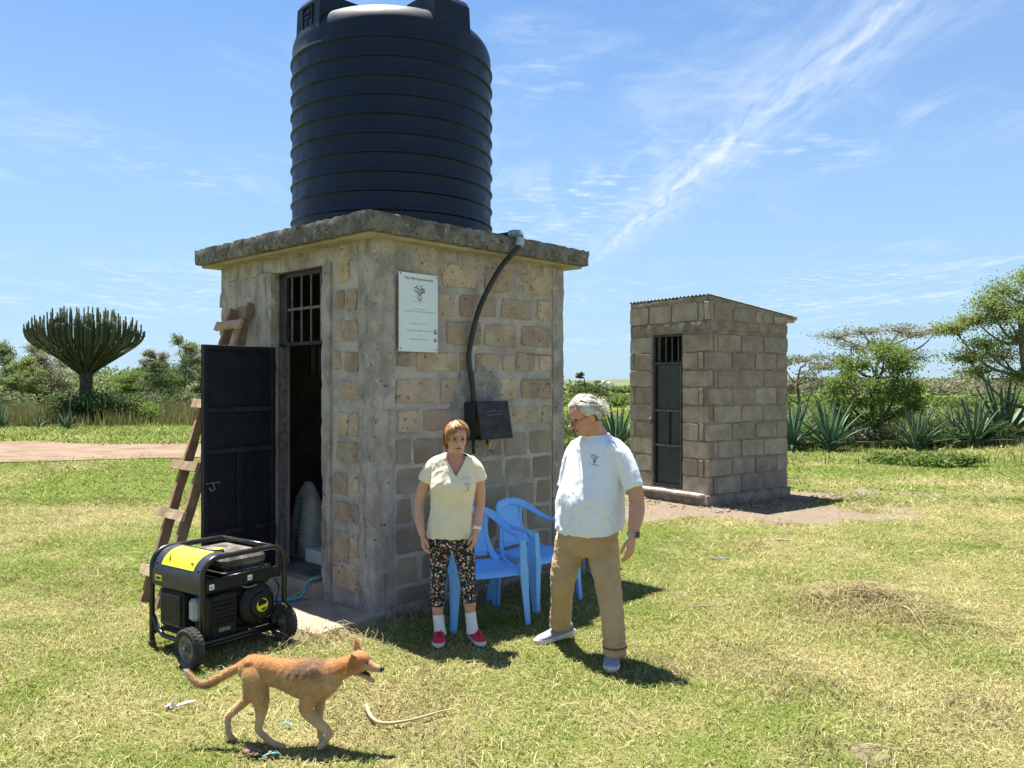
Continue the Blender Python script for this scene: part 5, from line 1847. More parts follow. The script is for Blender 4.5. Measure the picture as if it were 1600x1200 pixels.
shoes = [shoe(None, (-.508, 5.785, .018), (-.500, 5.55, .0), 0, .245, (M['redshoe'], M['sole'], M['redlace'])),
         shoe(None, (-.288, 5.80, .018), (-.205, 5.58, .0), 0, .245, (M['redshoe'], M['sole'], M['redlace']))]
wparts += shoes
# pale band on her wrist
Wm = frame_matrix(wp(745.3, 825, -.062), (-.12, -.30, -1), (0, -1, .3))
m = MB(); m.lathe([(.0262, -.010), (.0285, -.009), (.0285, .009), (.0262, .010)], (0, 0, 0), 22, 'Y', cap=False); m.lathe([(.0262, .010), (.0262, -.010)], (0, 0, 0), 22, 'Y', cap=False)
xf(m, Wm); wparts.append(m.build('wrist_band', M['white'], None, 'auto'))
# hair: bob combed from the crown with a fringe
rnd = random.Random(9)
def w_low(az):
    return interp(abs(math.degrees(az)), [0, 25, 40, 55, 70, 90, 115, 140, 180], [.084, .079, .064, .026, -.020, -.036, -.060, -.085, -.092])
paths, hcol = [], []
wcols = (np.array([.45, .22, .085]), np.array([.28, .12, .045]), np.array([.62, .39, .20]), np.array([.37, .165, .065]))
for lk in range(190):                         # locks: strands that share a course, a lift and a tint
    az0 = rnd.uniform(-math.pi, math.pi); lift0 = rnd.uniform(.001, .017); e00 = rnd.uniform(R(30), R(84))
    len0 = rnd.uniform(-.020, .014); ph = rnd.uniform(0, 6.28); swp = rnd.uniform(.15, .55); base_c = wcols[rnd.choice((0, 0, 1, 2, 3))]
    flick = rnd.uniform(-.3, .5)
    for k in range(15):
        az = az0 + rnd.gauss(0, .045); e0 = e00 + rnd.gauss(0, .06); zl = w_low(az) + len0 + rnd.uniform(-.006, .006)
        elow = math.asin(max(-.98, min(.98, (zl - EC.z) / (ER.z * 1.05))))
        if e0 < elow + .25: e0 = elow + .35
        pts = []
        for i in range(8):
            t = i / 7
            e = e0 + (elow - e0) * t
            kk = max(0.0, -math.sin(e))
            front = max(0.0, math.cos(az))
            a2 = az - swp * t * front + .06 * math.sin(3 * t + ph) * t
            lf = lift0 * (.55 + .75 * math.sin(math.pi * min(1, t * .8 + .1)))
            d = ell(a2, e, 1.0, lf + .004)
            if e < 0:
                d0 = ell(a2, 0, 1.0, lf + .003); f_ = 1 - .13 * kk * (1 - flick * t); d = Vector((d0.x * f_, d0.y * f_, d.z))
            pts.append(d)
        paths.append(pts); hcol.append(base_c * rnd.uniform(.75, 1.25))
V_, F_ = hair_ribbons(paths, .0046, WH)
mh = MB(); mh.add(V_, F_)
hc = np.repeat(np.array(hcol), 16, 0)
cap_r = []                                    # scalp below the strands
for i in range(10):
    t = i / 9
    ring = []
    for k in range(40):
        az = -math.pi + 2 * math.pi * k / 40
        zl = w_low(az) + .012
        elow = math.asin(max(-.98, min(.98, (zl - EC.z) / (ER.z * 1.05))))
        e = R(88) + (elow - R(88)) * t
        d = ell(az, e, 1.0, .005)
        if e < 0:
            d0 = ell(az, 0, 1.0, .003); d = Vector((d0.x * .97, d0.y * .97, d.z))
        ring.append(WH @ d)
    cap_r.append(ring)
mh.rings(cap_r, 0, False)
M['hair'] = mat('hair', (.4, .2, .1), rough=.5, bump=0, attr='Col', spec=.4)
ho = mh.build('hair', M['hair'], None, True, fix=False)
vcol(ho.data, np.concatenate([hc, np.tile(np.array([.20, .075, .028]), (len(mh.v) - len(hc), 1))]))
wparts.append(ho)
adopt(wparts, wroot)
for o, p in wparts_sub:
    o.parent = p

# ---------------------------------------------------------------- the man
mroot = empty('person', (.52, 5.45, 0))
tag(mroot, 'person in white T-shirt, khaki trousers and grey shoes striding past the chairs', 'person', 'people by the well house')
mparts = []
mf = Vector((-.6, -.8, 0)).normalized(); mr_ = mf.cross(UP).normalized()
MH = frame_matrix(P(913.0, 649.5, 5.37), (-.90, -.27, -.40), s=1.0)
m = MB()
head_into(m, MH, 1.08, 1.12, .006)
limb(m, [(MH @ Vector((0, -.025, -.045)), .064), (P(927, 672, 5.40), .068), (P(932, 682, 5.43), .078), (P(933, 692, 5.44), .10)])
torso(m, [(P(931, 688, 5.43), .12, .08, .09), (P(931, 720, 5.43), .15, .10, .10), (P(922, 800, 5.43), .12, .09, .09), (P(918, 850, 5.43), .12, .09, .09)], mr_, mf)
limb(m, [(P(957, 702, 5.33), .055), (P(980, 732, 5.28), .056), (P(990, 757, 5.25), .053), (P(994.5, 780, 5.24), .050), (P(995, 798, 5.215), .051), (P(992, 818, 5.185), .043), (P(988.5, 836, 5.16), .0335)])
hand(m, P(988, 840, 5.155), (-.16, -.16, -1), (-.85, .40, 0), (-.62, -.75, 0), 1.04, (.22, .32, .28), .08, .0335)
limb(m, [(P(903, 702, 5.56), .055), (P(890, 735, 5.62), .055), (P(884, 770, 5.68), .050), (P(878, 800, 5.64), .046), (P(876, 822, 5.60), .034)])
hand(m, P(876, 826, 5.60), (.0, -.1, -1), (.85, -.4, 0), (-.62, -.75, 0), 1.0, (.3, .4, .3), .08, .033)
limb(m, [(P(893, 850, 5.50), .07), (P(879, 905, 5.51), .06), (P(876, 960, 5.67), .042), (P(874, 984, 5.70), .038)])
limb(m, [(P(941, 850, 5.38), .07), (P(952, 925, 5.29), .06), (P(960, 1010, 5.24), .042), (P(960, 1030, 5.25), .040)])
me = remesh(m, .0032, 5, .5, 'body')
co = me_co(me)
L, near = head_sculpt(co, MH)
set_co(me, co)
col = np.tile(np.array([.52, .265, .18]), (len(co), 1))
nn = np.array([mnoise.noise(Vector(p * 20)) for p in co])
col *= (1 + .14 * nn)[:, None]
head_paint(col, L, near, (.52, .47, .40), (.36, .12, .10), (.50, .16, .10))
vcol(me, col)
mbody = link('body', me, M['skin'], None, True); mparts.append(mbody)
eyes(mbody, MH, M['iris'])
m = MB()
torso(m, [(P(932.5, 680.5, 5.425), .088, .078, .082), (P(932.5, 685, 5.43), .125, .093, .098), (P(933, 693, 5.43), .178, .112, .122), (P(932, 707, 5.43), .198, .130, .138), (P(930, 728, 5.43), .203, .150, .148), (P(927, 752, 5.43), .209, .180, .152), (P(923.5, 776, 5.43), .222, .200, .158, .008),
          (P(922.5, 800, 5.43), .226, .193, .168, .022), (P(922, 822, 5.43), .230, .186, .178, .042)], mr_, mf)
limb(m, [(P(952, 700, 5.34), .078), (P(967, 712, 5.31), .076), (P(980, 735, 5.275), .068), (P(990.5, 762, 5.245), .0625)], 18)
limb(m, [(P(908, 700, 5.54), .076), (P(898, 714, 5.58), .072), (P(890, 738, 5.62), .066), (P(886, 760, 5.65), .062)], 18)
me = remesh(m, .0050, 6, .5, 'shirt')
folds(me, .0095, 11, 8, 5, lambda c: .40 + .9 * sstep(1.22, 1.0, c[:, 2]) + .3 * sstep(1.25, 1.4, c[:, 2]))
M['whiteshirt'] = mat('white_cotton', (.73, .755, .83), (.69, .72, .80), 5, rough=.9, bump=.1, bscale=400, bdist=.001, spec=.15, sheen=.1)
folds(me, .0040, 20, 12, 37, lambda c: .5 + .6 * sstep(1.1, .9, c[:, 2]))
msh = link('shirt', me, M['whiteshirt'], None, True); mparts.append(msh)
lg = strokes_on(me, P(929, 718, 5.28), Vector((.25, .97, 0)).normalized(), Vector((.97, -.25, 0)).normalized(), UP, [[(a * 1.1, b_ * 1.1 - a * .12) for a, b_ in s] for s in LOGO], .0028)
mlo = lg.build('printed_logo', M['print'], None)
# collar rib
cr = [P(932.5, 679.5, 5.425)]
m = MB(); rp_ = ring_pts(P(932, 680, 5.425), mr_, mf, .083, .080, .080, 28, 2.1, .006)
m.tube(rp_ + [rp_[0]], .009, 8); mco = m.build('collar', M['whiteshirt'], None, True)
# trousers
m = MB()
torso(m, [(P(921, 800, 5.43), .185, .150, .150), (P(919, 830, 5.43), .198, .150, .158), (P(917, 850, 5.43), .192, .140, .156), (P(917, 866, 5.43), .15, .11, .13)], mr_, mf)
limb(m, [(P(894, 846, 5.50), .112), (P(886, 872, 5.51), .096), (P(880.5, 900, 5.50), .084), (P(878.5, 920, 5.53), .077), (P(877, 944, 5.61), .070), (P(875.5, 975, 5.70), .069)], 20)
limb(m, [(P(940, 846, 5.39), .114), (P(945, 880, 5.35), .096), (P(950.5, 915, 5.30), .084), (P(955, 945, 5.265), .076), (P(958.5, 980, 5.24), .070), (P(960.5, 1023, 5.235), .069)], 20)
me = remesh(m, .0055, 6, .5, 'trousers')
folds(me, .0110, 8, 15, 12, lambda c: .45 + .8 * sstep(.40, .12, c[:, 2]) + .5 * np.exp(-((c[:, 2] - .52) / .09) ** 2) + .35 * np.exp(-((c[:, 2] - .80) / .06) ** 2))
M['khaki'] = mat('khaki_cotton', (.47, .325, .185), (.40, .275, .155), 6, rough=.88, bump=.15, bscale=350, bdist=.001, spec=.15, sheen=.08)
folds(me, .0045, 16, 30, 31, lambda c: .4 + 1.0 * sstep(.35, .10, c[:, 2]) + .6 * np.exp(-((c[:, 2] - .80) / .08) ** 2))
mtr = link('trousers', me, M['khaki'], None, True); mparts.append(mtr)
M['cuffdark'] = mat('dark_cuff_seam', (.13, .055, .035), rough=.9, bump=0)
cuffs = []
for (c, rr) in ((P(875.8, 963, 5.67), .0735), (P(960.4, 1009, 5.232), .0745)):
    m = MB(); rp_ = ring_pts(c, mr_, mf, rr, rr, rr, 24, 2.0, .004); m.tube(rp_ + [rp_[0]], .0045, 6); cuffs.append(m.build('cuff_seam', M['cuffdark'], None, True))
m = MB(); pk = [P(966, 812, 5.23), P(966, 822, 5.225), P(962, 832, 5.222), P(958, 840, 5.225)]
M['greyshoe'] = mat('grey_knit_shoe', (.21, .235, .28), (.27, .295, .34), 22, rough=.85, bump=.4, bscale=260, bdist=.002)
M['greylace'] = mat('pale_grey_lace', (.42, .44, .47), rough=.85, bump=0)
mparts += [shoe(None, (.428, 5.775, .040), (.170, 5.66, 0), R(-7), .295, (M['greyshoe'], M['sole'], M['greylace'])),
           shoe(None, (.662, 5.375, .012), (.618, 5.11, 0), 0, .295, (M['greyshoe'], M['sole'], M['greylace']))]
# watch
Wm = frame_matrix(P(988.8, 834.5, 5.165), (-.10, -.12, -1), (-.5, -.8, .1))
wt_ = empty('wrist_watch', (0, 0, 0))
m = MB(); m.lathe([(.0365, -.011), (.0392, -.010), (.0392, .010), (.0365, .011)], (0, 0, 0), 24, 'Y', cap=False); xf(m, Wm); wbnd = m.build('strap', mat('grey_strap', (.32, .31, .31), rough=.7, bump=.05), wt_, 'auto')
Wd = Wm.to_3x3().inverted() @ Vector((.62, -.78, 0)); Wd.y = 0; Wd.normalize()
rotw = Matrix((Wd.cross(Vector((0, 1, 0))).normalized(), Vector((0, 1, 0)), Wd)).transposed()
m = MB(); m.box(Wd * .0425, (.033, .040, .010), rotw, bev=.004); xf(m, Wm); m.build('watch_case', mat('black_glass', (.012, .012, .014), rough=.12, bump=0, spec=.6), wt_)
mparts.append(wt_)
# spectacles
M['specs'] = mat('thin_spectacle_frame', (.10, .08, .07), rough=.3, metal=.5, bump=0)
gl = empty('spectacles', (0, 0, 0))
for sx in (-1, 1):
    m = MB(); m.tube([MH @ Vector((sx * .032 + .021 * math.cos(a), .108 - .006 * abs(math.cos(a)), -.004 + .016 * math.sin(a))) for a in np.linspace(0, 2 * math.pi, 17)], .0014, 6); m.build('lens_rim', M['specs'], gl, True)
    m = MB(); m.tube([MH @ Vector(p) for p in ((sx * .053, .103, .0), (sx * .068, .08, .0), (sx * .078, .03, .0), (sx * .079, -.01, -.002), (sx * .076, -.03, -.014))], .0022, 6, sub=3); m.build('temple_arm', M['specs'], gl, True)
m = MB(); m.tube([MH @ Vector(p) for p in ((-.012, .108, .0), (0, .113, .003), (.012, .108, .0))], .0014, 6, sub=2); m.build('bridge', M['specs'], gl, True)
mparts.append(gl)
# hair: white, swept back from a high forehead, loose at the nape
rnd = random.Random(21)
def m_low(az):
    return interp(abs(math.degrees(az)), [0, 20, 38, 52, 64, 78, 92, 108, 130, 180], [.110, .109, .106, .090, .042, -.002, .016, .004, -.075, -.088])
paths, hcol = [], []
mcols = (np.array([.66, .62, .53]), np.array([.56, .52, .43]), np.array([.73, .70, .62]), np.array([.47, .43, .35]), np.array([.62, .57, .46]))
for lk in range(420):
    az0 = rnd.uniform(-math.pi, math.pi); s = 1 if az0 > 0 else -1
    elow0 = math.asin(max(-.95, min(.98, (m_low(az0) - EC.z) / (ER.z * 1.03))))
    e00 = rnd.uniform(elow0, R(86)); lift0 = rnd.uniform(.004, .021); ph = rnd.uniform(0, 6.28); bc = mcols[rnd.choice((0, 0, 1, 2, 2, 3, 4))]
    top = e00 > R(48) and abs(az0) < 1.35
    swing = R(rnd.uniform(45, 85)) * (1 - abs(az0) / math.pi) ** .55 * s; drop = R(rnd.uniform(18, 42)); span = R(rnd.uniform(55, 95)); wav = rnd.uniform(.001, .005)
    for k in range(10):
        az = az0 + rnd.gauss(0, .04); e0 = e00 + rnd.gauss(0, .05); pts = []
        for i in range(8):
            t = i / 7
            lf = lift0 * (.25 + .95 * math.sin(math.pi * min(1.0, .15 + .75 * t))) + wav * math.sin(5.5 * t + ph)
            if top:
                d0 = ell(az, e0, 1.0, 0.0)
                v = d0 - EC; v = Matrix.Rotation(t * span, 3, 'X') @ Vector((v.x / ER.x, v.y / ER.y, v.z / ER.z))
                p = EC + Vector((v.x * ER.x, v.y * ER.y, v.z * ER.z)) + v.normalized() * lf
            else:
                a2 = az + swing * t; e = e0 - drop * t * (.6 + .6 * t)
                aw = (a2 + math.pi) % (2 * math.pi) - math.pi
                e = max(e, math.asin(max(-.98, min(.98, (m_low(aw) - EC.z) / (ER.z * 1.03)))) - .06)
                p = ell(a2, e, 1.0, lf)
                if e < R(-10): p = Vector((p.x * 1.05, p.y * 1.07, p.z))
            pts.append(p)
        paths.append(pts); hcol.append(bc * rnd.uniform(.85, 1.12))
n8 = len(paths)
for k in range(420):                       # flyaway tuft at the back
    az = math.pi + rnd.uniform(-.9, .9); e0 = R(rnd.uniform(-25, 20))
    p0 = ell(az, e0, 1.0, .006); out = (p0 - EC).normalized(); pts = []
    dv = (out + Vector((rnd.uniform(-.3, .3), -.2, rnd.uniform(-.25, .55)))).normalized(); Lh = rnd.uniform(.02, .055)
    for i in range(8):
        t = i / 7; pts.append(p0 + out * .02 * t + dv * Lh * t + Vector((0, 0, .02 * t * t - .03 * t)))
    paths.append(pts); hcol.append(mcols[0] * rnd.uniform(.85, 1.1))
for k in range(220):                       # wisps over the forehead
    az = rnd.uniform(-.7, .7); p0 = ell(az, R(rnd.uniform(45, 62)), 1.0, .004); pts = []
    dv = Vector((rnd.uniform(-.4, .4), .75, rnd.uniform(.1, .8))).normalized(); Lh = rnd.uniform(.015, .045)
    for i in range(8):
        t = i / 7; pts.append(p0 + dv * Lh * t + Vector((0, -.02 * t * t, -.02 * t * t)))
    paths.append(pts); hcol.append(mcols[2] * rnd.uniform(.85, 1.1))
V_, F_ = hair_ribbons(paths, .0044, MH)
mh = MB(); mh.add(V_, F_)
hc = np.repeat(np.array(hcol), 16, 0)
cap_r = []
for i in range(9):
    t = i / 8
    ring = []
    for k in range(40):
        az = -math.pi + 2 * math.pi * k / 40
        elow = math.asin(max(-.95, min(.98, (m_low(az) + .010 - EC.z) / (ER.z * 1.03))))
        ring.append(MH @ ell(az, R(88) + (elow - R(88)) * t, 1.0, .004))
    cap_r.append(ring)
mh.rings(cap_r, 0, False)
ho = mh.build('hair', M['hair'], None, True, fix=False)
vcol(ho.data, np.concatenate([hc, np.tile(np.array([.55, .50, .41]), (len(mh.v) - len(hc), 1))]))
mparts.append(ho)
adopt(mparts, mroot)
mlo.parent = msh; mco.parent = msh
for o in cuffs: o.parent = mtr

# ---------------------------------------------------------------- the dog
DY = 4.08
dog = empty('dog', ((440 - 800) / FPX * DY, DY, 0), R(-3))
tag(dog, 'lean tan and brown dog walking with its mouth open', 'dog')
D = lambda px, py, y=0.0: Vector(((px - 440) / 313.7, y, (1165 - py) / 313.7))
m = MB()
rs = []
for (x, t_, b_, w) in crom([(374, 1038, 1056, .026), (382, 1029, 1063, .052), (393, 1025, 1070, .066), (408, 1026, 1077, .070), (424, 1029, 1072, .058), (446, 1031, 1079, .068), (470, 1031, 1089, .083), (492, 1029, 1093, .086), (510, 1031, 1090, .076), (524, 1034, 1080, .060), (534, 1038, 1068, .040)], 4):
    c = D(x, (t_ + b_) / 2); hz_ = (b_ - t_) / 2 / 313.7
    rs.append([(c.x, w * math.copysign(abs(math.cos(a)) ** .9, math.cos(a)), c.z + hz_ * math.copysign(abs(math.sin(a)) ** .9, math.sin(a))) for a in np.linspace(0, 2 * math.pi, 25)[:-1]])
m.rings(rs)
def dl(rows, sides=14):
    m.tube([tuple(D(x, y, d)) for x, y, d, r in rows], [r for x, y, d, r in rows], sides, sub=5)
dl([(504, 1052, 0, .070), (522, 1048, 0, .059), (538, 1042, 0, .052), (554, 1035, 0, .047)])
m.ball(D(563, 1030), (.052, .043, .047), 18, 12)
dl([(560, 1036, 0, .040), (573, 1036, 0, .031), (584, 1040, 0, .022), (594, 1043, 0, .0170), (599, 1044.5, 0, .013)])
dl([(557, 1044, 0, .030), (568, 1051, 0, .0165), (578, 1058, 0, .0120), (586.5, 1063, 0, .0090)])
m.ball(D(573, 1026.5, -.022), (.012, .008, .009), 10, 7); m.ball(D(573, 1026.5, .022), (.012, .008, .009), 10, 7)
# ears
def ear(base, tip, w):
    b0, t0 = Vector(base), Vector(tip)
    m.tube([b0, b0.lerp(t0, .35), b0.lerp(t0, .7), t0], [(w, .008), (w * .95, .007), (w * .6, .005), (.004, .003)], 10, up=(.9, -.4, .2), sub=3)
ear(D(559, 1018, .024), D(553.5, 997.5, .036), .026)
ear(D(559, 1019, -.034), D(547.0, 1043, -.066), .028)
# legs
dl([(394, 1038, -.020, .034), (399, 1052, -.038, .054), (407, 1074, -.046, .054), (413.5, 1096, -.050, .037), (411.5, 1117, -.048, .0235), (409, 1135, -.046, .0180), (420, 1147, -.046, .0150), (434, 1157, -.046, .0155), (446, 1160.5, -.048, .0160), (450, 1161.5, -.048, .011)])
dl([(392, 1038, .020, .034), (391, 1052, .038, .050), (387, 1076, .046, .046), (382, 1095, .048, .031), (366, 1112, .046, .0215), (350, 1127, .044, .0175), (349.5, 1144, .044, .0140), (352, 1157, .044, .0150), (359, 1161, .044, .0155), (364, 1162, .044, .010)])
dl([(502, 1042, -.022, .034), (500, 1056, -.040, .050), (492, 1079, -.052, .046), (484, 1101, -.054, .033), (500, 1119, -.052, .026), (518, 1135, -.050, .0200), (516, 1147, -.050, .0150), (508, 1157, -.050, .0150), (503, 1161.5, -.050, .0150)])
dl([(502, 1062, .040, .048), (496, 1098, .050, .031), (495, 1124, .050, .0205), (496, 1144, .050, .0160), (498.5, 1158, .050, .0165), (506, 1161.5, .050, .0145)])
dl([(382, 1040, 0, .026), (364, 1049, 0, .0215), (347, 1058, 0, .0200), (324, 1071.5, 0, .0190), (307, 1070.5, 0, .0160), (296, 1061, .0, .0125), (287.5, 1050, .0, .007)])
# scapula and hip bumps
m.ball(D(497, 1050, -.060), (.045, .03, .055), 14, 9); m.ball(D(394, 1034, -.034), (.03, .028, .024), 12, 8)
me = remesh(m, .0038, 6, .5, 'body')
co = me_co(me)
# ribs and flank shading are shape: shallow grooves along the chest wall
x_, y_, z_ = co[:, 0], co[:, 1], co[:, 2]
rib = np.sin((x_ * 1.0 - z_ * .55) * 150) * np.exp(-((x_ - .07) / .085) ** 2) * np.exp(-((z_ - .315) / .06) ** 2)
co[:, 1] += np.sign(y_) * rib * .0042
set_co(me, co)
rust = np.array([.39, .170, .060]); tan = np.array([.48, .285, .130]); pale = np.array([.54, .40, .25]); dark = np.array([.12, .075, .05])
def S(a, b_, v): return sstep(a, b_, v)[:, None]
nzv = np.array([mnoise.noise(Vector((p[0] * 30, p[1] * 12, p[2] * 22))) for p in co])
hgt = z_ + .03 * nzv
c = tan + (rust - tan) * S(.355, .42, hgt)
c = c + (pale - c) * S(.24, .12, hgt) * .7
c = c + (pale - c) * (np.exp(-((x_ - .27) / .04) ** 2) * np.exp(-((z_ - .33) / .05) ** 2))[:, None] * .6
sad = np.exp(-((x_ - .155 + .02 * nzv * 3) / .075) ** 2) * sstep(.33, .40, hgt) * .65 + np.exp(-((x_ - .09) / .05) ** 2) * np.exp(-((z_ - .385) / .035) ** 2) * .35
c = c + (dark - c) * np.clip(sad * 1.3, 0, .85)[:, None]
tailm = sstep(-.25, -.30, x_) * (z_ > .24)
c = c + (dark - c) * (np.exp(-((x_ + .375) / .05) ** 2) * .6 * (z_ > .2))[:, None]
c = c + (np.array([.5, .45, .38]) - c) * (sstep(-.462, -.478, x_))[:, None] * .8
head = sstep(.37, .40, x_) * (z_ > .3)
c = c + (rust * 1.15 - c) * (head * sstep(.41, .44, z_))[:, None] * .8
c = c + (pale * .9 - c) * (head * sstep(.435, .405, z_) * sstep(.40, .43, x_))[:, None] * .6
c = c + (np.array([.03, .022, .02]) - c) * (sstep(.490, .503, x_) * sstep(.375, .385, z_))[:, None]
c = c + (np.array([.06, .03, .025]) - c) * (np.exp(-((x_ - (570 - 440) / 313.7) / .028) ** 2) * np.exp(-((z_ - (1165 - 1049) / 313.7) / .008) ** 2))[:, None] * .9
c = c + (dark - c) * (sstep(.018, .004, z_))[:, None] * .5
c *= (1 + .18 * nzv)[:, None]
vcol(me, np.clip(c, .01, 1))
M['fur'] = mat('short_fur', (.4, .2, .1), rough=.8, bump=.3, bscale=220, bdist=.003, attr='Col', spec=.2, sheen=.1)
dbody = link('body', me, M['fur'], dog, True)
# short coat: hairs lying back along the body
tri = np.array([p.vertices[:3] for p in me.polygons]); rng = np.random.RandomState(5)
nh = 42000
ids = rng.randint(0, len(tri), nh); bw = rng.dirichlet((1, 1, 1), nh)
nr = np.empty(len(co) * 3, dtype=np.float32); me.vertices.foreach_get('normal', nr); nr = nr.reshape(-1, 3)
pp = (co[tri[ids]] * bw[..., None]).sum(1); pn = (nr[tri[ids]] * bw[..., None]).sum(1); pc = (c[tri[ids]] * bw[..., None]).sum(1)
flow = np.tile(np.array([-1.0, 0, -.35]), (nh, 1)); legm = (pp[:, 2] < .22)[:, None]; flow = np.where(legm, np.array([-.25, 0, -1.0]), flow)
flow = flow - pn * (flow * pn).sum(1)[:, None]; flow /= np.linalg.norm(flow, axis=1)[:, None] + 1e-6
flow = flow + rng.randn(nh, 3) * .22
Lh = (.007 + .006 * rng.rand(nh)) * np.where(pp[:, 0] < -.24, 2.0, 1.0) * np.where(pp[:, 2] < .2, .6, 1) * np.where(pp[:, 0] > .38, .55, 1)
sd_ = np.cross(pn, flow); sd_ /= np.linalg.norm(sd_, axis=1)[:, None] + 1e-6
wd = .0011
tv = np.stack([pp - sd_ * wd - pn * .001, pp + sd_ * wd - pn * .001, pp + (flow * .9 + pn * .36) * Lh[:, None]], 1).reshape(-1, 3)
fme = np_mesh('fur', tv, np.arange(nh * 3).reshape(-1, 3), 3)
vcol(fme, np.repeat(np.clip(pc * (0.8 + .5 * rng.rand(nh))[:, None], .01, 1), 3, 0))
tag(link('fur', fme, M['fur'], dog), kind='stuff')
m = MB(); cc_ = D(532, 1050); rp_ = [D(532 + 7.5 * math.cos(a) * 1.0, 1047 + 20.5 * -math.sin(a) + 6 * math.cos(a), .058 * math.cos(a + math.pi / 2)) for a in np.linspace(0, 2 * math.pi, 25)]
M['dogdark'] = mat('wet_black_nose', (.012, .010, .010), rough=.3, bump=0)
m = MB(); m.ball(D(599.5, 1042.5), (.009, .011, .009), 10, 7); m.build('nose', M['dogdark'], dog, True)
m = MB(); m.ball(D(577.5, 1030, -.0285), .0055, 10, 7); m.ball(D(577.5, 1030, .0285), .0055, 10, 7); m.build('eye', M['dogdark'], dog, True)
m = MB(); m.tube([D(566, 1050), D(574, 1054.5), D(582, 1059)], [(.016, .003), (.014, .003), (.008, .002)], 10, up=(.3, 0, 1), sub=3); m.build('tongue', mat('tongue', (.30, .10, .11), rough=.4, bump=0), dog, True)
m = MB(); m.tube([D(564, 1046), D(572, 1049), D(580, 1053)], [(.018, .012), (.015, .010), (.008, .004)], 10, up=(.3, 0, 1), sub=3); m.build('mouth', M['dogdark'], dog, True)
# ---------------------------------------------------------------- vegetation
def leaf_cloud(pts, size, cols, rng, aspect=.55, droop=0.0, jit=.35):
    """rhombic leaf faces at the given points, any orientation"""
    n = len(pts)
    d = rng.randn(n, 3); d[:, 2] -= droop; d /= np.linalg.norm(d, axis=1)[:, None] + 1e-9
    q = rng.randn(n, 3); s = np.cross(d, q); s /= np.linalg.norm(s, axis=1)[:, None] + 1e-9
    L = size * (1 - jit + 2 * jit * rng.rand(n))[:, None]
    W = L * aspect
    v = np.stack([pts - d * L * .5, pts + s * W * .5, pts + d * L * .5, pts - s * W * .5], 1).reshape(-1, 3)
    f = np.arange(n * 4).reshape(-1, 4)
    return v, f, np.repeat(cols, 4, 0)


def cloud_obj(name, pts, size, cols, rng, mt, parent=None, **kw):
    v, f, c = leaf_cloud(pts, size, cols, rng, **kw)
    me = np_mesh(name, v, f, 4)
    vcol(me, c)
    return link(name, me, mt, parent)


M['leaf'] = mat('leaf', (.08, .12, .03), rough=.6, bump=0, attr='Col', spec=.25, trans=.5)
M['bark'] = mat('grey_bark', (.20, .165, .13), (.11, .09, .07), 6, rough=.95, bump=.4, bscale=12, bdist=.03, spec=.1)
M['darkbark'] = mat('dark_bark', (.09, .07, .055), (.05, .04, .032), 6, rough=.95, bump=.4, bscale=12, bdist=.03, spec=.1)


def leaf_cols(n, rng, a, b, c=None, pc=0.0):
    t = rng.rand(n)[:, None]
    col = np.array(a) + (np.array(b) - np.array(a)) * t
    if c is not None:
        k = rng.rand(n) < pc
        col[k] = np.array(c) * (.8 + .4 * rng.rand(k.sum()))[:, None]
    return col


def tree(name, label, base, trunk, blobs, leaf, pal, seed, group=None, cat='tree', tr=.09, bark='bark', sub=9, per=70, hollow=.55, flat=.8, twig=.012, loose=1.0):
    """base: ground point; trunk: list of offsets of the stem; blobs: (x, y, z, rx, ry, rz) offsets of leaf masses"""
    rng = np.random.RandomState(seed)
    root = empty(name, base)
    tag(root, label, cat, group)
    m = MB()
    n = len(trunk)
    m.tube(trunk, [tr * (1 - .65 * i / (n - 1)) for i in range(n)], 8, sub=4)
    tips = []
    P_all = []
    for (x, y, z, rx, ry, rz) in blobs:
        c = Vector((x, y, z))
        # limb leaves the stem below the mass
        k = min(range(n), key=lambda i: abs(trunk[i][2] - (z - rz - .45 * math.hypot(x, y))) + .15 * i * 0)
        s = Vector(trunk[k])
        mid = s.lerp(c, .5) + Vector((0, 0, -.12 * (c - s).length)) + Vector(tuple(rng.randn(3) * .05 * (c - s).length))
        m.tube([s, mid, c], [tr * .45, tr * .3, tr * .12], 6, sub=4)
        for j in range(sub):
            d = rng.randn(3); d /= np.linalg.norm(d)
            rr = (hollow + (1 - hollow) * rng.rand())
            sc = np.array([x, y, z]) + d * np.array([rx, ry, rz]) * rr
            m.tube([tuple(c.lerp(mid, .25 * rng.rand())), tuple(c.lerp(Vector(sc), .5) + Vector((0, 0, -.05 * rz))), tuple(sc)], [tr * .12, twig, twig * .4], 4)
            k_ = max(8, int(per * (.5 + rng.rand())))
            sg = np.array([rx, ry, rz]) * (.17 + .14 * rng.rand()) * loose
            pts = sc + rng.randn(k_, 3) * sg * np.array([1, 1, flat])
            P_all.append(pts)
    m.build('trunk', M[bark], root, True)
    pts = np.concatenate(P_all)
    cloud_obj('crown', pts, leaf, leaf_cols(len(pts), rng, *pal), rng, M['leaf'], root)
    return root


def gz_(x, y): return float(H(np.array([x]), np.array([y]))[0])


def at_px(px, Y):
    x = (px - 800) / FPX * Y
    return Vector((x, Y, gz_(x, Y)))


def zpx(py, Y): return CAM_H - (py - 600) / FPX * Y

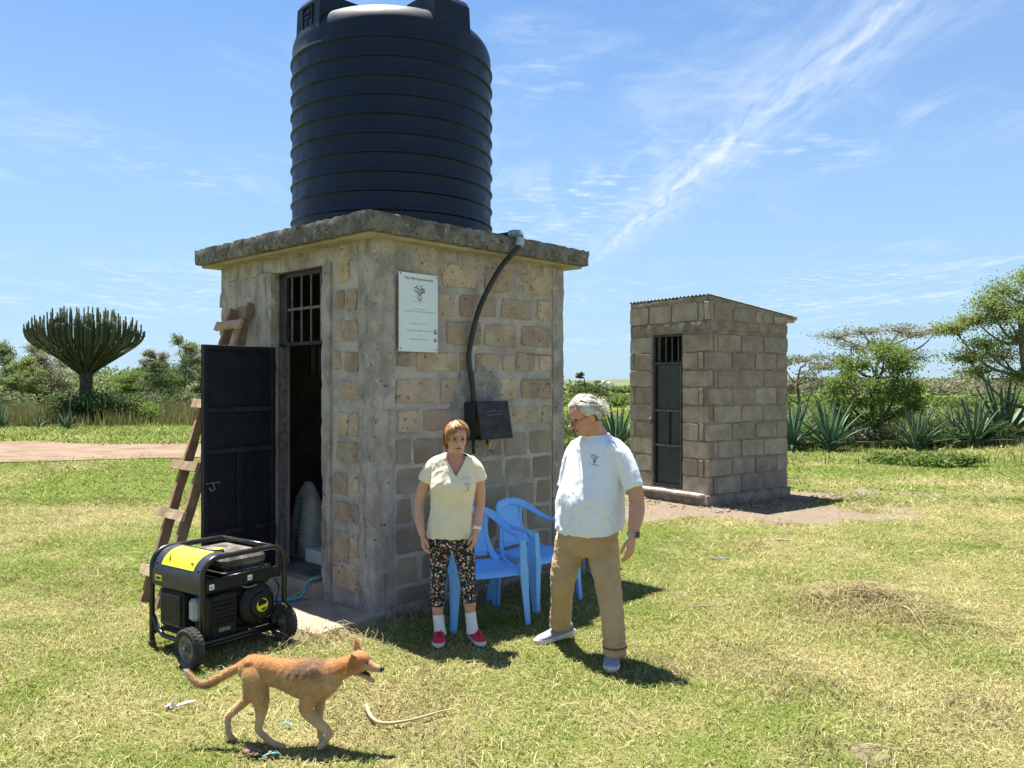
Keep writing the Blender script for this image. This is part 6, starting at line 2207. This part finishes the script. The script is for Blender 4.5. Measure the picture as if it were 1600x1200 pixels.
G_GUM = ((0.127, 0.175, 0.073), (0.23, 0.272, 0.115), (0.326, 0.302, 0.169), 0.12)
G_ACA = ((0.147, 0.211, 0.058), (0.263, 0.326, 0.095), (0.284, 0.263, 0.137), 0.12)
G_DARK = ((0.056, 0.096, 0.03), (0.122, 0.172, 0.051), (0.193, 0.172, 0.081), 0.06)
G_BUSH = ((0.099, 0.166, 0.032), (0.202, 0.287, 0.067), (0.233, 0.206, 0.09), 0.06)
G_GREY = ((0.147, 0.164, 0.093), (0.246, 0.251, 0.147), (0.328, 0.284, 0.197), 0.2)

# far woodland: reads as one mass
rng = np.random.RandomState(77)
pp, cc = [], []
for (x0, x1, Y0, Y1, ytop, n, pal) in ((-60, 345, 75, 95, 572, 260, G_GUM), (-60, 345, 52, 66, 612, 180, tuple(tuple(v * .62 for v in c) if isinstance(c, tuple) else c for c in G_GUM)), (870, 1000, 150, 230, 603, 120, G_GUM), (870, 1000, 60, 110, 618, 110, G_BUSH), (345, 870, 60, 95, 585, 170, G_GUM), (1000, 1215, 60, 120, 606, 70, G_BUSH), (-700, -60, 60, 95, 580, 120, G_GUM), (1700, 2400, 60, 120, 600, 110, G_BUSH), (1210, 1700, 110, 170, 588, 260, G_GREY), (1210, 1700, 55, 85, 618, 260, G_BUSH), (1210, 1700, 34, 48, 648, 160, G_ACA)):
    for k in range(n):
        Y = rng.uniform(Y0, Y1); px = rng.uniform(x0, x1)
        b = at_px(px, Y); h = max(.6, zpx(ytop + rng.rand() ** 2 * 26, Y) - b.z)
        w = h * rng.uniform(.5, .95)
        nb = 110
        d = rng.randn(nb, 3); d /= np.linalg.norm(d, axis=1)[:, None]
        q = np.array([b.x, b.y, b.z + h * .55]) + d * np.array([w, w, h * .46]) * (.55 + .45 * rng.rand(nb))[:, None]
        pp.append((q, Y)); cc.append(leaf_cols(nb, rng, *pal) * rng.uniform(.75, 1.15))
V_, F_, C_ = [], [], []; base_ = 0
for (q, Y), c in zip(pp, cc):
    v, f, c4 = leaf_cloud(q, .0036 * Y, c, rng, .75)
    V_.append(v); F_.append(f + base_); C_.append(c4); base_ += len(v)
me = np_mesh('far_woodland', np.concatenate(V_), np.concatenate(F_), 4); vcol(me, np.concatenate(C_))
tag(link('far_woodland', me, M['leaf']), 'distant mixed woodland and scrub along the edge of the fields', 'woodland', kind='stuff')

# tall dry grass and weeds at the field edges
rng = np.random.RandomState(78)
V_, F_, C_ = [], [], []; base_ = 0
def tall(n, x0, x1, Y0, Y1, h0, h1, w, cols):
    global base_
    Y = rng.uniform(Y0, Y1, n); px = rng.uniform(x0, x1, n); x = (px - 800) / FPX * Y
    clump = fbm(x, Y, .8, 3, 61)
    ok = rng.rand(n) < sstep(.3, .6, clump) + .25
    x, Y, clump = x[ok], Y[ok], clump[ok]; n = len(x)
    z = H(x, Y); h = h0 + (h1 - h0) * rng.rand(n) * (.5 + clump); a = rng.rand(n) * 6.28; a2 = rng.rand(n) * 3.14
    ln = h * .35 * rng.rand(n)
    v = np.stack([np.stack([x - np.cos(a2) * w, Y - np.sin(a2) * w, z], 1), np.stack([x + np.cos(a2) * w, Y + np.sin(a2) * w, z], 1), np.stack([x + np.cos(a) * ln, Y + np.sin(a) * ln, z + h], 1)], 1).reshape(-1, 3)
    V_.append(v); F_.append(np.arange(n * 3).reshape(-1, 3) + base_); base_ += len(v)
    C_.append(np.repeat(leaf_cols(n, rng, *cols), 3, 0))
tall(16000, -60, 345, 36, 54, .2, .85, .03, ((0.14, 0.126, 0.049), (0.266, 0.231, 0.105), (0.091, 0.119, 0.0315), 0.35))
tall(9000, 870, 1010, 19, 34, .1, .6, .018, ((0.07, 0.105, 0.0245), (0.154, 0.168, 0.049), (0.252, 0.217, 0.112), 0.25))
tall(14000, 1215, 1700, 22.6, 30, .05, .26, .016, ((0.07, 0.105, 0.0245), (0.154, 0.175, 0.049), (0.238, 0.21, 0.105), 0.22))
tall(9000, 1215, 1700, 30, 50, .2, .8, .03, ((0.112, 0.119, 0.042), (0.21, 0.203, 0.084), (0.252, 0.217, 0.112), 0.3))
tall(300, 1215, 1700, 18, 21.5, .05, .26, .012, ((0.063, 0.098, 0.021), (0.14, 0.168, 0.042), (0.238, 0.21, 0.105), 0.1))
me = np_mesh('tall_grass', np.concatenate(V_), np.concatenate(F_), 3); vcol(me, np.concatenate(C_))
tag(link('tall_grass', me, M['leaf']), 'taller dry grass and weeds along the field margins', 'grass', kind='stuff')

# candelabra euphorbia on the left
eb = at_px(134, 40.0)
eu = empty('candelabra_tree', eb)
tag(eu, 'huge candelabra cactus-like tree with upswept arms standing across the track', 'tree')
rng = np.random.RandomState(31)
m = MB()
m.tube([(0, 0, -.1), (.02, 0, .9), (0, .03, 1.8), (.03, 0, 2.75)], [.36, .30, .29, .34], 10, sub=3)
m.build('trunk', M['darkbark'], eu, True)
m = MB()
for k in range(270):
    r = 2.72 * math.sqrt((k + .5) / 270); a = k * 2.39996 + rng.rand() * .25
    ca, sa = math.cos(a), math.sin(a)
    zt = 5.45 - 1.0 * (r / 2.72) ** 2.6 + rng.uniform(-.5, .22)
    z0 = 2.15 + .5 * rng.rand()
    zb = 2.95 + .72 * (r / 2.72) + 1.0 * (1 - r / 2.72) * rng.rand()
    w = .030 + .014 * rng.rand()
    if rng.rand() < .06: zt -= .5
    m.tube([(ca * .15, sa * .15, z0), (ca * r * .45, sa * r * .45, z0 + (zb - z0) * .50), (ca * r * .84, sa * r * .84, zb), (ca * r * .975, sa * r * .975, zb + .42), (ca * r * 1.005, sa * r * 1.005, max(zt, zb + .8))],
           [w * .7, w * .75, w * .9, w * 1.15, w * 1.0], 5, sub=2)
    for j in range(3):           # segment swellings and side buds
        if rng.rand() < .5:
            z = zb + .5 + (max(zt, zb + .8) - zb - .5) * rng.rand()
            m.ball((ca * r, sa * r, z), (w * 1.35, w * 1.35, w * 1.6), 6, 5)
M['euph'] = mat('dull_euphorbia', (.045, .062, .032), (.085, .095, .048), 2.2, rough=.75, bump=.3, bscale=9, bdist=.05, spec=.2, layers=[((.15, .11, .075), 1.4, .56, .72, None, .6)])
m.build('crown', M['euph'], eu, True)

# thicket round its foot
def bush(name, label, px, Y, w, h, pal, seed, n=2600, size=.12, group=None, depth=None, cat='bush', lumps=16):
    rng = np.random.RandomState(seed)
    b = at_px(px, Y)
    root = empty(name, b); tag(root, label, cat, group)
    m = MB(); pts = []
    dpt = depth or w
    for j in range(lumps):
        a = rng.rand() * 6.28; rr = math.sqrt(rng.rand()) * .8
        c = np.array([math.cos(a) * rr * w / 2, math.sin(a) * rr * dpt / 2, h * (.25 + .55 * rng.rand()) * (1 - .35 * rr)])
        m.tube([(c[0] * .15, c[1] * .15, -.05), (c[0] * .6, c[1] * .6, c[2] * .55), tuple(c)], [.035 * h / 1.5, .02 * h / 1.5, .006], 5, sub=2)
        k = n // lumps
        pts.append(c + rng.randn(k, 3) * np.array([w * .10, dpt * .10, h * .13]))
    m.build('stems', M['darkbark'], root, True)
    p = np.concatenate(pts); p[:, 2] = np.abs(p[:, 2]) + .02
    cloud_obj('foliage', p, size, leaf_cols(len(p), rng, *pal), rng, M['leaf'], root)
    return root


bush('thicket', 'dense dark thicket growing round the foot of the candelabra tree', 150, 39.2, 4.6, 1.55, G_DARK, 41, 7000, .15, depth=2.6, lumps=30)
bush('thicket', 'smaller green bush at the right edge of the dark thicket', 222, 38.9, 1.7, 1.2, G_BUSH, 42, 2200, .13)
GL_ = 'trees along the left field edge'
def gum(px, ytop, Y, w, label, seed, pal=G_GUM, low=.30, per=70, n=10):
    ytop -= 8
    b = at_px(px, Y); h = zpx(ytop, Y) - b.z
    rng = np.random.RandomState(seed)
    bl = []
    for k in range(n):
        t = low + (1 - low) * (k + .6) / n
        ww = w * (.6 if k == n - 1 else 1) * rng.uniform(.6, 1.0)
        a = rng.rand() * 6.28
        bl.append((math.cos(a) * w * .40 * (1.1 - t * .6), math.sin(a) * w * .40, h * (t - .06), ww * .38, ww * .38, h * .085 * rng.uniform(.8, 1.3)))
    lean = rng.uniform(-.15, .15)
    w *= 1.15
    tree('field_tree', label, b, [(0, 0, -.1), (lean * .3, 0, h * .3), (lean, .0, h * .6), (lean * 1.2, 0, h * .93)], bl, .0021 * Y, pal, seed, GL_, tr=.008 * h + .03, per=per + 10, sub=11, hollow=.2, twig=.014, loose=1.4)
gum(288, 530, 62, 2.4, 'tallest slender tree, pale crown against the sky, left of the ladder', 101)
gum(243, 553, 64, 2.0, 'slim tree with thin crown right of the candelabra tree', 102, G_GREY)
gum(262, 572, 58, 3.4, 'broad dark green tree between the slim tree and the tallest tree', 103, G_DARK, .2)
gum(205, 582, 60, 2.6, 'low rounded tree just right of the candelabra trunk', 104, G_BUSH, .15)
gum(52, 537, 66, 2.4, 'tall airy tree left of the candelabra tree', 105)
gum(18, 541, 64, 2.2, 'thin tall tree nearest the left edge of the picture', 106)
gum(34, 566, 60, 2.6, 'olive green tree between the two tall trees at the left edge', 107, G_ACA, .2)
gum(82, 560, 63, 2.8, 'grey-green tree partly behind the left arms of the candelabra tree', 108, G_GREY, .25)
gum(312, 562, 66, 2.6, 'leafy tree beside the edge of the open metal door', 109, G_GUM, .2)

# agaves: each leaf a piece of its own
def agave_leaf_mesh(k):
    n = 7; vs, fs = [], []
    for i in range(n + 1):
        t = i / n
        w = .085 * (1 - .25 * t) * (1 - t ** 3) * (.62 + .9 * t * (1 - t)) + .002
        z = t; y = .10 * k * t * t
        vs += [(-w / 2, y - w * .16, z), (0, y + w * .16, z), (w / 2, y - w * .16, z), (0, y + w * .16 + .012 * (1 - t), z)]
    for i in range(n):
        a = 4 * i
        for p, q in ((0, 1), (1, 2), (2, 3), (3, 0)):
            fs.append((a + p, a + q, a + 4 + q, a + 4 + p))
    m = MB(); m.add(vs, fs)
    me = m.mesh('leaf'); me.polygons.foreach_set('use_smooth', [True] * len(me.polygons))
    me.materials.append(M['agave'])
    return me
M['agave'] = mat('blue_green_agave', (.045, .100, .052), (.080, .145, .072), 3, rough=.5, bump=.05, spec=.4, rand=.5, layers=[((.22, .25, .15), 5, .58, .75, (1, 1, 3), .35)])
AL = [agave_leaf_mesh(k) for k in (.4, 1.0, 1.8)]


def agave(px, Y, h, label, seed, n=30, group='agave plants along the hedge line'):
    rnd = random.Random(seed)
    b = at_px(px, Y)
    root = empty('agave_plant', b); tag(root, label, 'plant', group)
    m = MB(); m.lathe([(.10 * h, -.05), (.12 * h, .08 * h), (.08 * h, .22 * h), (.02, .34 * h)], seg=10); m.build('heart', M['agave'], root, True)
    for k in range(n):
        t = k / (n - 1)
        a = k * 2.39996 + rnd.uniform(-.2, .2)
        tilt = R(8 + 66 * t ** 1.1 + rnd.uniform(-5, 5))
        L = h * rnd.uniform(.86, 1.08) * (1 - .12 * t)
        o = bpy.data.objects.new('leaf', AL[0 if t < .4 else (1 if t < .75 else 2)])
        o.parent = root
        o.location = (math.cos(a) * .05 * h, math.sin(a) * .05 * h, h * (.16 - .10 * t))
        o.rotation_euler = (Matrix.Rotation(a + math.pi / 2, 3, 'Z') @ Matrix.Rotation(-tilt, 3, 'X') @ Matrix.Rotation(math.pi, 3, 'Z') if False else Matrix.Rotation(a - math.pi / 2, 3, 'Z') @ Matrix.Rotation(-tilt, 3, 'X')).to_euler()
        o.scale = (h * 1.15, h * 1.15, L)
        COL.objects.link(o)
agave(1238, 22.6, 1.42, 'large agave plant against the right corner of the shed', 1)
agave(1297, 22.4, 1.45, 'agave plant with wide fan of leaves, second from the shed', 2)
agave(1432, 22.6, 1.25, 'agave plant just right of the bushy green tree', 3)
agave(1522, 23.0, 1.40, 'tall agave plant with crowded upright leaves under the spreading acacia', 4, 34)
agave(1568, 25.0, 1.95, 'tallest agave plant, at the right edge of the picture', 5, 32)
agave(1496, 24.2, 1.1, 'small agave plant left of the crowded upright one', 6, 22)
agave(964, 21.5, 1.30, 'agave plant behind the white T-shirt, left of the shed', 7, 32)
agave(900, 23.5, 1.05, 'agave plant half hidden behind the corner of the well house', 8, 24)
agave(2, 34.5, 1.0, 'agave plant at the left edge of the picture by the track', 9, 18, 'small agaves beside the track')
agave(60, 34.0, .62, 'low agave plant beside the red track, left of the spiky one', 10, 16, 'small agaves beside the track')
agave(104, 33.6, .78, 'spiky low agave plant with tall flower stalk by the track', 11, 22, 'small agaves beside the track')
m = MB(); sb_ = at_px(107, 33.6); m.tube([sb_, sb_ + Vector((.05, 0, .9)), sb_ + Vector((.18, 0, 1.75))], [.035, .025, .012], 6)
fst = m.build('flower_stalk', M['bark'], None, True)
for o in COL.objects:
    if o.name.startswith('agave_plant') and o.get('label', '').startswith('spiky low'):
        fst.parent = o; fst.matrix_parent_inverse = Matrix.Translation(o.location).inverted()

# trees and bushes on the right
b = at_px(1372, 27.0)
tree('acacia_tree', 'thin flat-topped acacia with bare twiggy crown behind the bushy tree', b, [(0, 0, -.1), (.1, 0, 1.0), (-.05, .1, 2.0), (.1, 0, 2.9)],
     [(-1.35, 0, 3.35, .75, .7, .28), (-.4, .3, 3.55, .8, .7, .22), (.6, -.2, 3.55, .8, .7, .22), (1.35, .1, 3.45, .7, .6, .18), (1.95, 0, 3.55, .45, .5, .10), (-.8, -.5, 2.95, .7, .6, .25), (.9, .4, 3.0, .7, .6, .2), (-1.5, -.2, 2.55, .6, .5, .35), (1.3, .2, 2.7, .55, .5, .3), (0, .2, 3.1, .9, .6, .3)],
     .062, G_GREY, 201, 'acacias on the right', loose=1.5, tr=.10, per=50, sub=16, hollow=.3, flat=.6, twig=.016)
b = at_px(1366, 24.0)
tree('bushy_tree', 'bright green bushy tree between the agave plants', b, [(.15, 0, -.1), (.05, 0, .7), (-.05, .05, 1.3), (.1, 0, 2.0)],
     [(-1.0, 0, 1.75, .62, .6, .5), (-.45, .3, 2.35, .6, .6, .45), (.2, -.2, 2.75, .6, .6, .42), (.85, .1, 2.30, .55, .55, .45), (.55, -.3, 1.65, .65, .6, .55), (-.3, -.5, 1.45, .7, .6, .6), (-.9, .2, 1.0, .55, .5, .55), (1.1, 0, 1.35, .4, .45, .5), (0, 0, .75, .9, .6, .5)],
     .080, G_BUSH, 202, tr=.11, bark='darkbark', per=120, sub=15, hollow=.3)
b = at_px(1622, 24.5)
tree('acacia_tree', 'large spreading acacia with layered leafy branches at the right edge', b, [(.2, 0, -.1), (.0, 0, 1.0), (-.3, .1, 2.0), (-.5, 0, 3.0), (-.4, 0, 4.2)],
     [(-.25, 0, 4.95, .55, .6, .22), (-.95, .2, 4.55, .6, .6, .24), (-1.55, -.1, 4.15, .5, .5, .20), (-1.9, .0, 3.65, .55, .5, .17), (-2.5, .1, 3.42, .5, .5, .15), (-1.15, -.3, 3.75, .7, .6, .22), (-.4, .3, 4.05, .8, .7, .25), (.5, 0, 4.6, .8, .7, .3), (.6, 0, 3.6, .8, .7, .3), (-1.5, .2, 2.95, .7, .6, .2), (-2.2, -.1, 2.55, .6, .5, .16), (-.9, .3, 2.6, .8, .6, .22), (-1.7, .3, 2.15, .7, .6, .18), (-.3, .1, 3.2, .8, .6, .25), (-.6, 0, 2.0, .8, .6, .2)],
     .072, G_ACA, 203, 'acacias on the right', tr=.13, per=60, sub=24, hollow=.2, flat=1.5, loose=1.5, twig=.016)
b = at_px(1247, 33.0)
tree('acacia_tree', 'grey-green flat-topped acacia showing beyond the shed corner', b, [(0, 0, -.1), (.05, 0, 1.0), (.0, .1, 1.8), (.1, 0, 2.5)],
     [(-.6, 0, 2.65, .7, .6, .3), (.4, .2, 2.85, .8, .7, .25), (1.0, -.1, 2.55, .6, .6, .25), (.1, -.3, 2.15, .9, .7, .3), (-.6, .1, 1.7, .7, .6, .35), (.7, .1, 1.7, .6, .6, .3)],
     .095, G_GREY, 204, 'acacias on the right', tr=.09, per=60, sub=10, hollow=.35, flat=.7)
b = at_px(915, 52.0)
tree('field_tree', 'dark bushy tree in the gap between the two buildings', b, [(0, 0, -.1), (.1, 0, .8), (.0, .1, 1.5), (-.1, 0, 2.2)],
     [(-.5, 0, 1.55, .8, .7, .4), (.5, .2, 1.7, .8, .7, .35), (.1, -.1, 1.0, 1.1, .8, .5), (-.35, .1, 2.35, .22, .25, .16), (.9, 0, 1.1, .6, .5, .4)], .13, G_DARK, 205, tr=.09, per=60)
for (px, Y, w, h, lab, sd_, pal) in ((1262, 23.4, 1.6, .75, 'low weedy bush between the two agaves nearest the shed', 51, G_BUSH), (1345, 23.6, 2.2, .9, 'tangled brown-green bush at the foot of the bushy tree', 52, G_GREY),
                                     (1470, 23.2, 1.6, .8, 'low dark bush between the agave plants on the right', 53, G_DARK), (1550, 23.4, 1.4, .85, 'shady bush under the spreading acacia', 54, G_DARK),
                                     (1415, 18.4, 2.0, .32, 'sprawling low weed patch in the grass below the hedge line', 55, G_BUSH), (1480, 17.8, 1.6, .28, 'small weed patch in the grass on the right', 56, G_BUSH),
                                     (935, 24.5, 2.2, .9, 'leafy bush behind the agave left of the shed', 57, G_BUSH), (890, 20.0, 1.2, .7, 'green bush showing beside the well house corner', 58, G_BUSH)):
    bush('bush', lab, px, Y, w, h, pal, sd_, 1800, .085, 'bushes along the hedge line', depth=w * .6)
# far white-roofed farm building and the hills
fb = empty('farm_building', at_px(950, 330)); tag(fb, 'tiny white-roofed building far off beyond the bushes', 'building')
for k, (dx, w, h) in enumerate(((-1.6, 2.4, 2.6), (.8, 3.2, 2.0))):
    m = MB(); m.box((dx, 0, h * .3), (w, 4, h * .6)); m.build('wall', M['white'], fb)
    m = MB(); m.prism([(-w * .6, h * .6), (w * .6, h * .6), (0, h * 1.15)], -2.4, 2.4, lambda a, b_, c, dx=dx: (dx + a, c, b_)); m.build('roof', M['white'], fb)
fb.location.z += .4
xs = np.linspace(-2200, 2200, 160)
rows = []
for j, (Y, hh) in enumerate(((1900, 0), (2150, 9), (2400, 17), (2800, 14), (3100, 0))):
    rows.append(np.stack([xs * (Y / 2400), np.full_like(xs, Y), hh * (.35 + 1.1 * fbm(xs, np.full_like(xs, j * 40.0), .0022, 4, 3)) - .5], 1))
hv = np.concatenate(rows); n = len(xs)
hi_ = np.arange(4)[:, None] * n + np.arange(n - 1)[None, :]
me = np_mesh('hills', hv, np.stack([hi_, hi_ + 1, hi_ + 1 + n, hi_ + n], -1).reshape(-1, 4), 4)
tag(link('hills', me, mat('hill_woodland', (.10, .13, .075), (.14, .15, .09), .01, rough=1, bump=0, spec=0), None, True), kind='structure')

# ---------------------------------------------------------------- odds and ends lying in the grass
def gp(px, py, z=.0):
    p = G(px, py); p.z = gz_(p.x, p.y) + z; return p
M['straw'] = mat('dry_straw', (.42, .36, .23), (.32, .26, .15), 20, rough=.8, bump=.1)
m = MB(); m.tube([gp(572, 1108, .03), gp(580, 1126, .03), gp(598, 1136, .028), gp(640, 1133, .03), (gp(690, 1120, .03)), gp(722, 1112, .02)], [.010, .011, .009, .007, .005, .003], 6, sub=4)
tag(m.build('dry_stalk', M['straw'], None, True), 'long pale dry stalk lying in the grass right of the dog', 'stalk')
m = MB(); p = gp(268, 1108, .025)
m.add([p + Vector(v) for v in ((-.03, -.02, 0), (.0, -.02, .012), (.02, -.02, .055), (.03, .02, .05), (.005, .03, .01), (-.03, .03, .0))], [(0, 1, 4, 5), (1, 2, 3, 4)])
m.tube([p + Vector((.0, -.02, .0)), p + Vector((.08, .02, .012)), p + Vector((.11, .05, .01))], [.012, .014, .006], 6, flat=.4)
tag(m.build('plastic_scrap', M['white'], None), 'white crumpled plastic scrap on the grass left of the dog', 'litter')
m = MB(); p = gp(447, 1138, .022); m.tube([p + Vector((-.03, 0, 0)), p + Vector((.0, .01, .008)), p + Vector((.035, -.005, .0))], [.007, .010, .004], 6, flat=.3)
tag(m.build('blue_scrap', M['hoseblue'], None), 'small blue plastic scrap in the grass under the dog', 'litter')
m = MB(); rnd = random.Random(6)
for k in range(60):
    p = gp(395 + rnd.gauss(0, 9), 1183 + rnd.gauss(0, 4), .015 + .02 * rnd.random()); r = rnd.uniform(.004, .012)
    m.ball(p, (r * 1.5, r, r * .6), 6, 4, rot=Matrix.Rotation(rnd.random() * 3, 3, 'Z'))
tag(m.build('dung_pat', mat('dry_dung', (.16, .10, .07), (.24, .16, .11), 20, rough=1, bump=.3), None), 'brown dried dung pat in the grass below the dog', 'dung')
m = MB(); p = gp(410, 1190, .02); m.tube([p, p + Vector((.03, .012, .01)), p + Vector((.07, .03, .004))], [.006, .010, .005], 6, flat=.3)
tag(m.build('blue_scrap', M['hoseblue'], None), 'torn blue scrap beside the dung pat', 'litter')
for (px, py, L, a, lab) in ((1222, 846, .16, -.3, 'short pale stick in the grass in front of the shed'), (1097, 952, .16, .02, 'thin dark stick in the grass right of the khaki trousers')):
    p = gp(px, py, .02); d = Vector((math.cos(a), math.sin(a), .0)) * L / 2
    m = MB(); m.tube([p - d, p + Vector((0, 0, .006)), p + d], [.010, .011, .007] if 'pale' in lab else [.005, .006, .003], 6); tag(m.build('stick', M['straw'] if 'pale' in lab else M['darkwood'], None), lab, 'stick')
b = rough_box((.20, .15, .03), .05, .01, 90, 9, .02); xf(b, Matrix.Translation(gp(1124, 872, .0)))
tag(b.build('flat_stone', M['slab'], None, True), 'flat grey stone sunk in the grass before the shed', 'stone')
# ---------------------------------------------------------------- grass
def keep(x, y):
    """probability that a blade stands here"""
    hl = to_local(x, y, HC, HA); sl = to_local(x, y, SC, SA)
    k = np.ones_like(x)
    inh = (hl[0] > -.01) & (hl[0] < HX + .01) & (hl[1] > -.01) & (hl[1] < HY + .01)
    pad = (hl[0] > -.60) & (hl[0] < .05) & (hl[1] > -.05) & (hl[1] < 1.55)
    ins = (sl[0] > -.10) & (sl[0] < SX + .10) & (sl[1] > -.10) & (sl[1] < SY + .1)
    k[inh | pad | ins] = 0
    k = k * (1 - .93 * sstep(.35, .75, soil_mask(x, y) + (fbm(x, y, 6, 3, 40) - .5) * .5))
    k = k * sstep(.70, 1.15, track_left(x, y) + (fbm(x, y, .8, 3, 91) - .5) * .9 + (x > -3.2) * 9)
    return k


rng = np.random.RandomState(3)
GV, GF, GC = [], [], []
gbase = 0


def blades(n_target, y0, y1, xw, hmin, hmax, wid, segs, lean, dens_pow=1.0):
    """blades of grass between distances y0 and y1; xw = half width of the view per metre"""
    global gbase
    y = np.sqrt(rng.rand(n_target) * (y1 * y1 - y0 * y0) + y0 * y0)
    x = (rng.rand(n_target) * 2 - 1) * (y * xw + .8)
    ok = rng.rand(n_target) < keep(x, y)
    x, y = x[ok], y[ok]
    n = len(x)
    dry = dry_mask(x, y)
    tuft = fbm(x, y, 3.2, 3, 50)
    md = mound(x, y)
    hl = to_local(x, y, HC, HA)
    nw = sstep(.30, .03, np.maximum(np.maximum(-hl[0], hl[0] - HX), np.maximum(-hl[1], hl[1] - HY)))
    h = hmin + (hmax - hmin) * rng.rand(n) ** 1.6 * (.25 + 1.5 * tuft) + md * .05 * rng.rand(n) + nw * .07 * rng.rand(n) ** 2
    an = rng.rand(n) * 2 * np.pi
    ln = lean * (.3 + rng.rand(n)) * h * (1 + .8 * (rng.rand(n) < .25))
    z = H(x, y)
    dx, dy = np.cos(an), np.sin(an)
    wx, wy = -dy, dx
    a2 = rng.rand(n) * np.pi
    wx, wy = np.cos(a2), np.sin(a2)
    w = wid * (.6 + .8 * rng.rand(n)) * .5
    isdry = rng.rand(n) < np.clip(dry * 1.05 - .02, .10, .92)
    c = np.empty((n, 3))
    g1 = np.array([.112, .160, .026]); g2 = np.array([.255, .305, .066])
    s1 = np.array([.34, .295, .115]); s2 = np.array([.56, .51, .26])
    t = rng.rand(n)[:, None]
    c[:] = g1 + (g2 - g1) * t
    cs = s1 + (s2 - s1) * t
    c[isdry] = cs[isdry]
    brown = rng.rand(n) < .03 + .40 * md + .35 * sstep(.56, .70, fbm(x, y, 1.3, 4, 66))
    c[brown] = np.array([.17, .12, .075]) * (.7 + .6 * rng.rand(brown.sum()))[:, None]
    if segs == 2:
        vs = np.empty((n, 5, 3))
        vs[:, 0] = np.stack([x - wx * w, y - wy * w, z - .004], 1)
        vs[:, 1] = np.stack([x + wx * w, y + wy * w, z - .004], 1)
        mx, my, mz = x + dx * ln * .35, y + dy * ln * .35, z + h * .6
        vs[:, 2] = np.stack([mx + wx * w * .8, my + wy * w * .8, mz], 1)
        vs[:, 3] = np.stack([mx - wx * w * .8, my - wy * w * .8, mz], 1)
        vs[:, 4] = np.stack([x + dx * ln, y + dy * ln, z + h * (1 - .25 * (ln / (h + 1e-6)).clip(0, 2))], 1)
        b = gbase + np.arange(n)[:, None] * 5
        f = np.concatenate([b + np.array([0, 1, 2]), b + np.array([0, 2, 3]), b + np.array([3, 2, 4])], 0)
        k = 5
    else:
        vs = np.empty((n, 3, 3))
        vs[:, 0] = np.stack([x - wx * w, y - wy * w, z - .004], 1)
        vs[:, 1] = np.stack([x + wx * w, y + wy * w, z - .004], 1)
        vs[:, 2] = np.stack([x + dx * ln, y + dy * ln, z + h], 1)
        f = gbase + np.arange(n)[:, None] * 3 + np.array([0, 1, 2])
        k = 3
    GV.append(vs.reshape(-1, 3)); GF.append(f); GC.append(np.repeat(c, k, 0))
    gbase += n * k


blades(165000, 3.0, 7.0, .70, .008, .042, .0052, 2, 1.7)
blades(270000, 3.0, 8.0, .70, .005, .020, .0058, 1, 3.0)
blades(190000, 7.0, 13.0, .70, .010, .040, .0110, 1, 2.4)
blades(150000, 12.0, 24.0, .72, .015, .060, .024, 1, 1.8)
blades(80000, 22.0, 55.0, .75, .04, .16, .060, 1, 1.2)


def stalks(n, cx, cy, sx, sy, L0, L1, hmax, gauss_=True):
    """long dry stalks lying in loose arcs"""
    global gbase
    if gauss_:
        x = cx + rng.randn(n) * sx; y = cy + rng.randn(n) * sy
    else:
        x = cx + (rng.rand(n) * 2 - 1) * sx; y = cy + (rng.rand(n) * 2 - 1) * sy
    ok = keep(x, y) > .02
    x, y = x[ok], y[ok]; n = len(x)
    a = rng.rand(n) * 6.283; L = L0 + (L1 - L0) * rng.rand(n) ** 2; hh = hmax * rng.rand(n); bend = rng.randn(n) * .9
    w = .0016 + .0012 * rng.rand(n)
    t = np.linspace(0, 1, 5)[None, :]
    an = a[:, None] + bend[:, None] * t
    X = x[:, None] + np.cos(an) * L[:, None] * t; Yy = y[:, None] + np.sin(an) * L[:, None] * t
    Z = H(X, Yy) + .012 + hh[:, None] * np.sin(np.pi * t)
    wx, wy = -np.sin(an) * w[:, None], np.cos(an) * w[:, None]
    v = np.stack([np.stack([X - wx, Yy - wy, Z], -1), np.stack([X + wx, Yy + wy, Z + .001], -1)], 2).reshape(n, 10, 3)
    q = np.array([[0, 1, 3], [0, 3, 2]])
    f = np.concatenate([(gbase + np.arange(n)[:, None, None] * 10 + (q + 2 * i)[None]).reshape(-1, 3) for i in range(4)])
    c = np.array([.33, .275, .155]) * (.55 + .85 * rng.rand(n))[:, None] * np.array([1, 1, 1])
    GV.append(v.reshape(-1, 3)); GF.append(f); GC.append(np.repeat(np.clip(c, 0, .85), 10, 0))
    gbase += n * 10


stalks(650, MOUND[0], MOUND[1], .38, .32, .08, .30, .06)
stalks(260, 3.9, 5.0, .6, .5, .06, .25, .05)
stalks(1700, 0, 6.2, 5.5, 3.2, .04, .20, .03, False)
for k in range(9):
    u_ = .1 + k * .26
    p_ = HC + Matrix.Rotation(HA, 3, 'Z') @ Vector((u_, -.16, 0))
    stalks(60, p_.x, p_.y, .10, .10, .08, .28, .10)
p_ = HC + Matrix.Rotation(HA, 3, 'Z') @ Vector((-.55, -.15, 0)); stalks(160, p_.x, p_.y, .22, .12, .08, .28, .08)
gme2 = np_mesh('grass', np.concatenate(GV), np.concatenate(GF), 3)
vcol(gme2, np.concatenate(GC))
M['grass'] = mat('grass_blade', (.1, .2, .04), rough=.75, bump=0, attr='Col', spec=.15, trans=.28)
tag(link('grass', gme2, M['grass']), 'short sunlit lawn grass, green mixed with straw, covering the field', 'grass', kind='stuff')
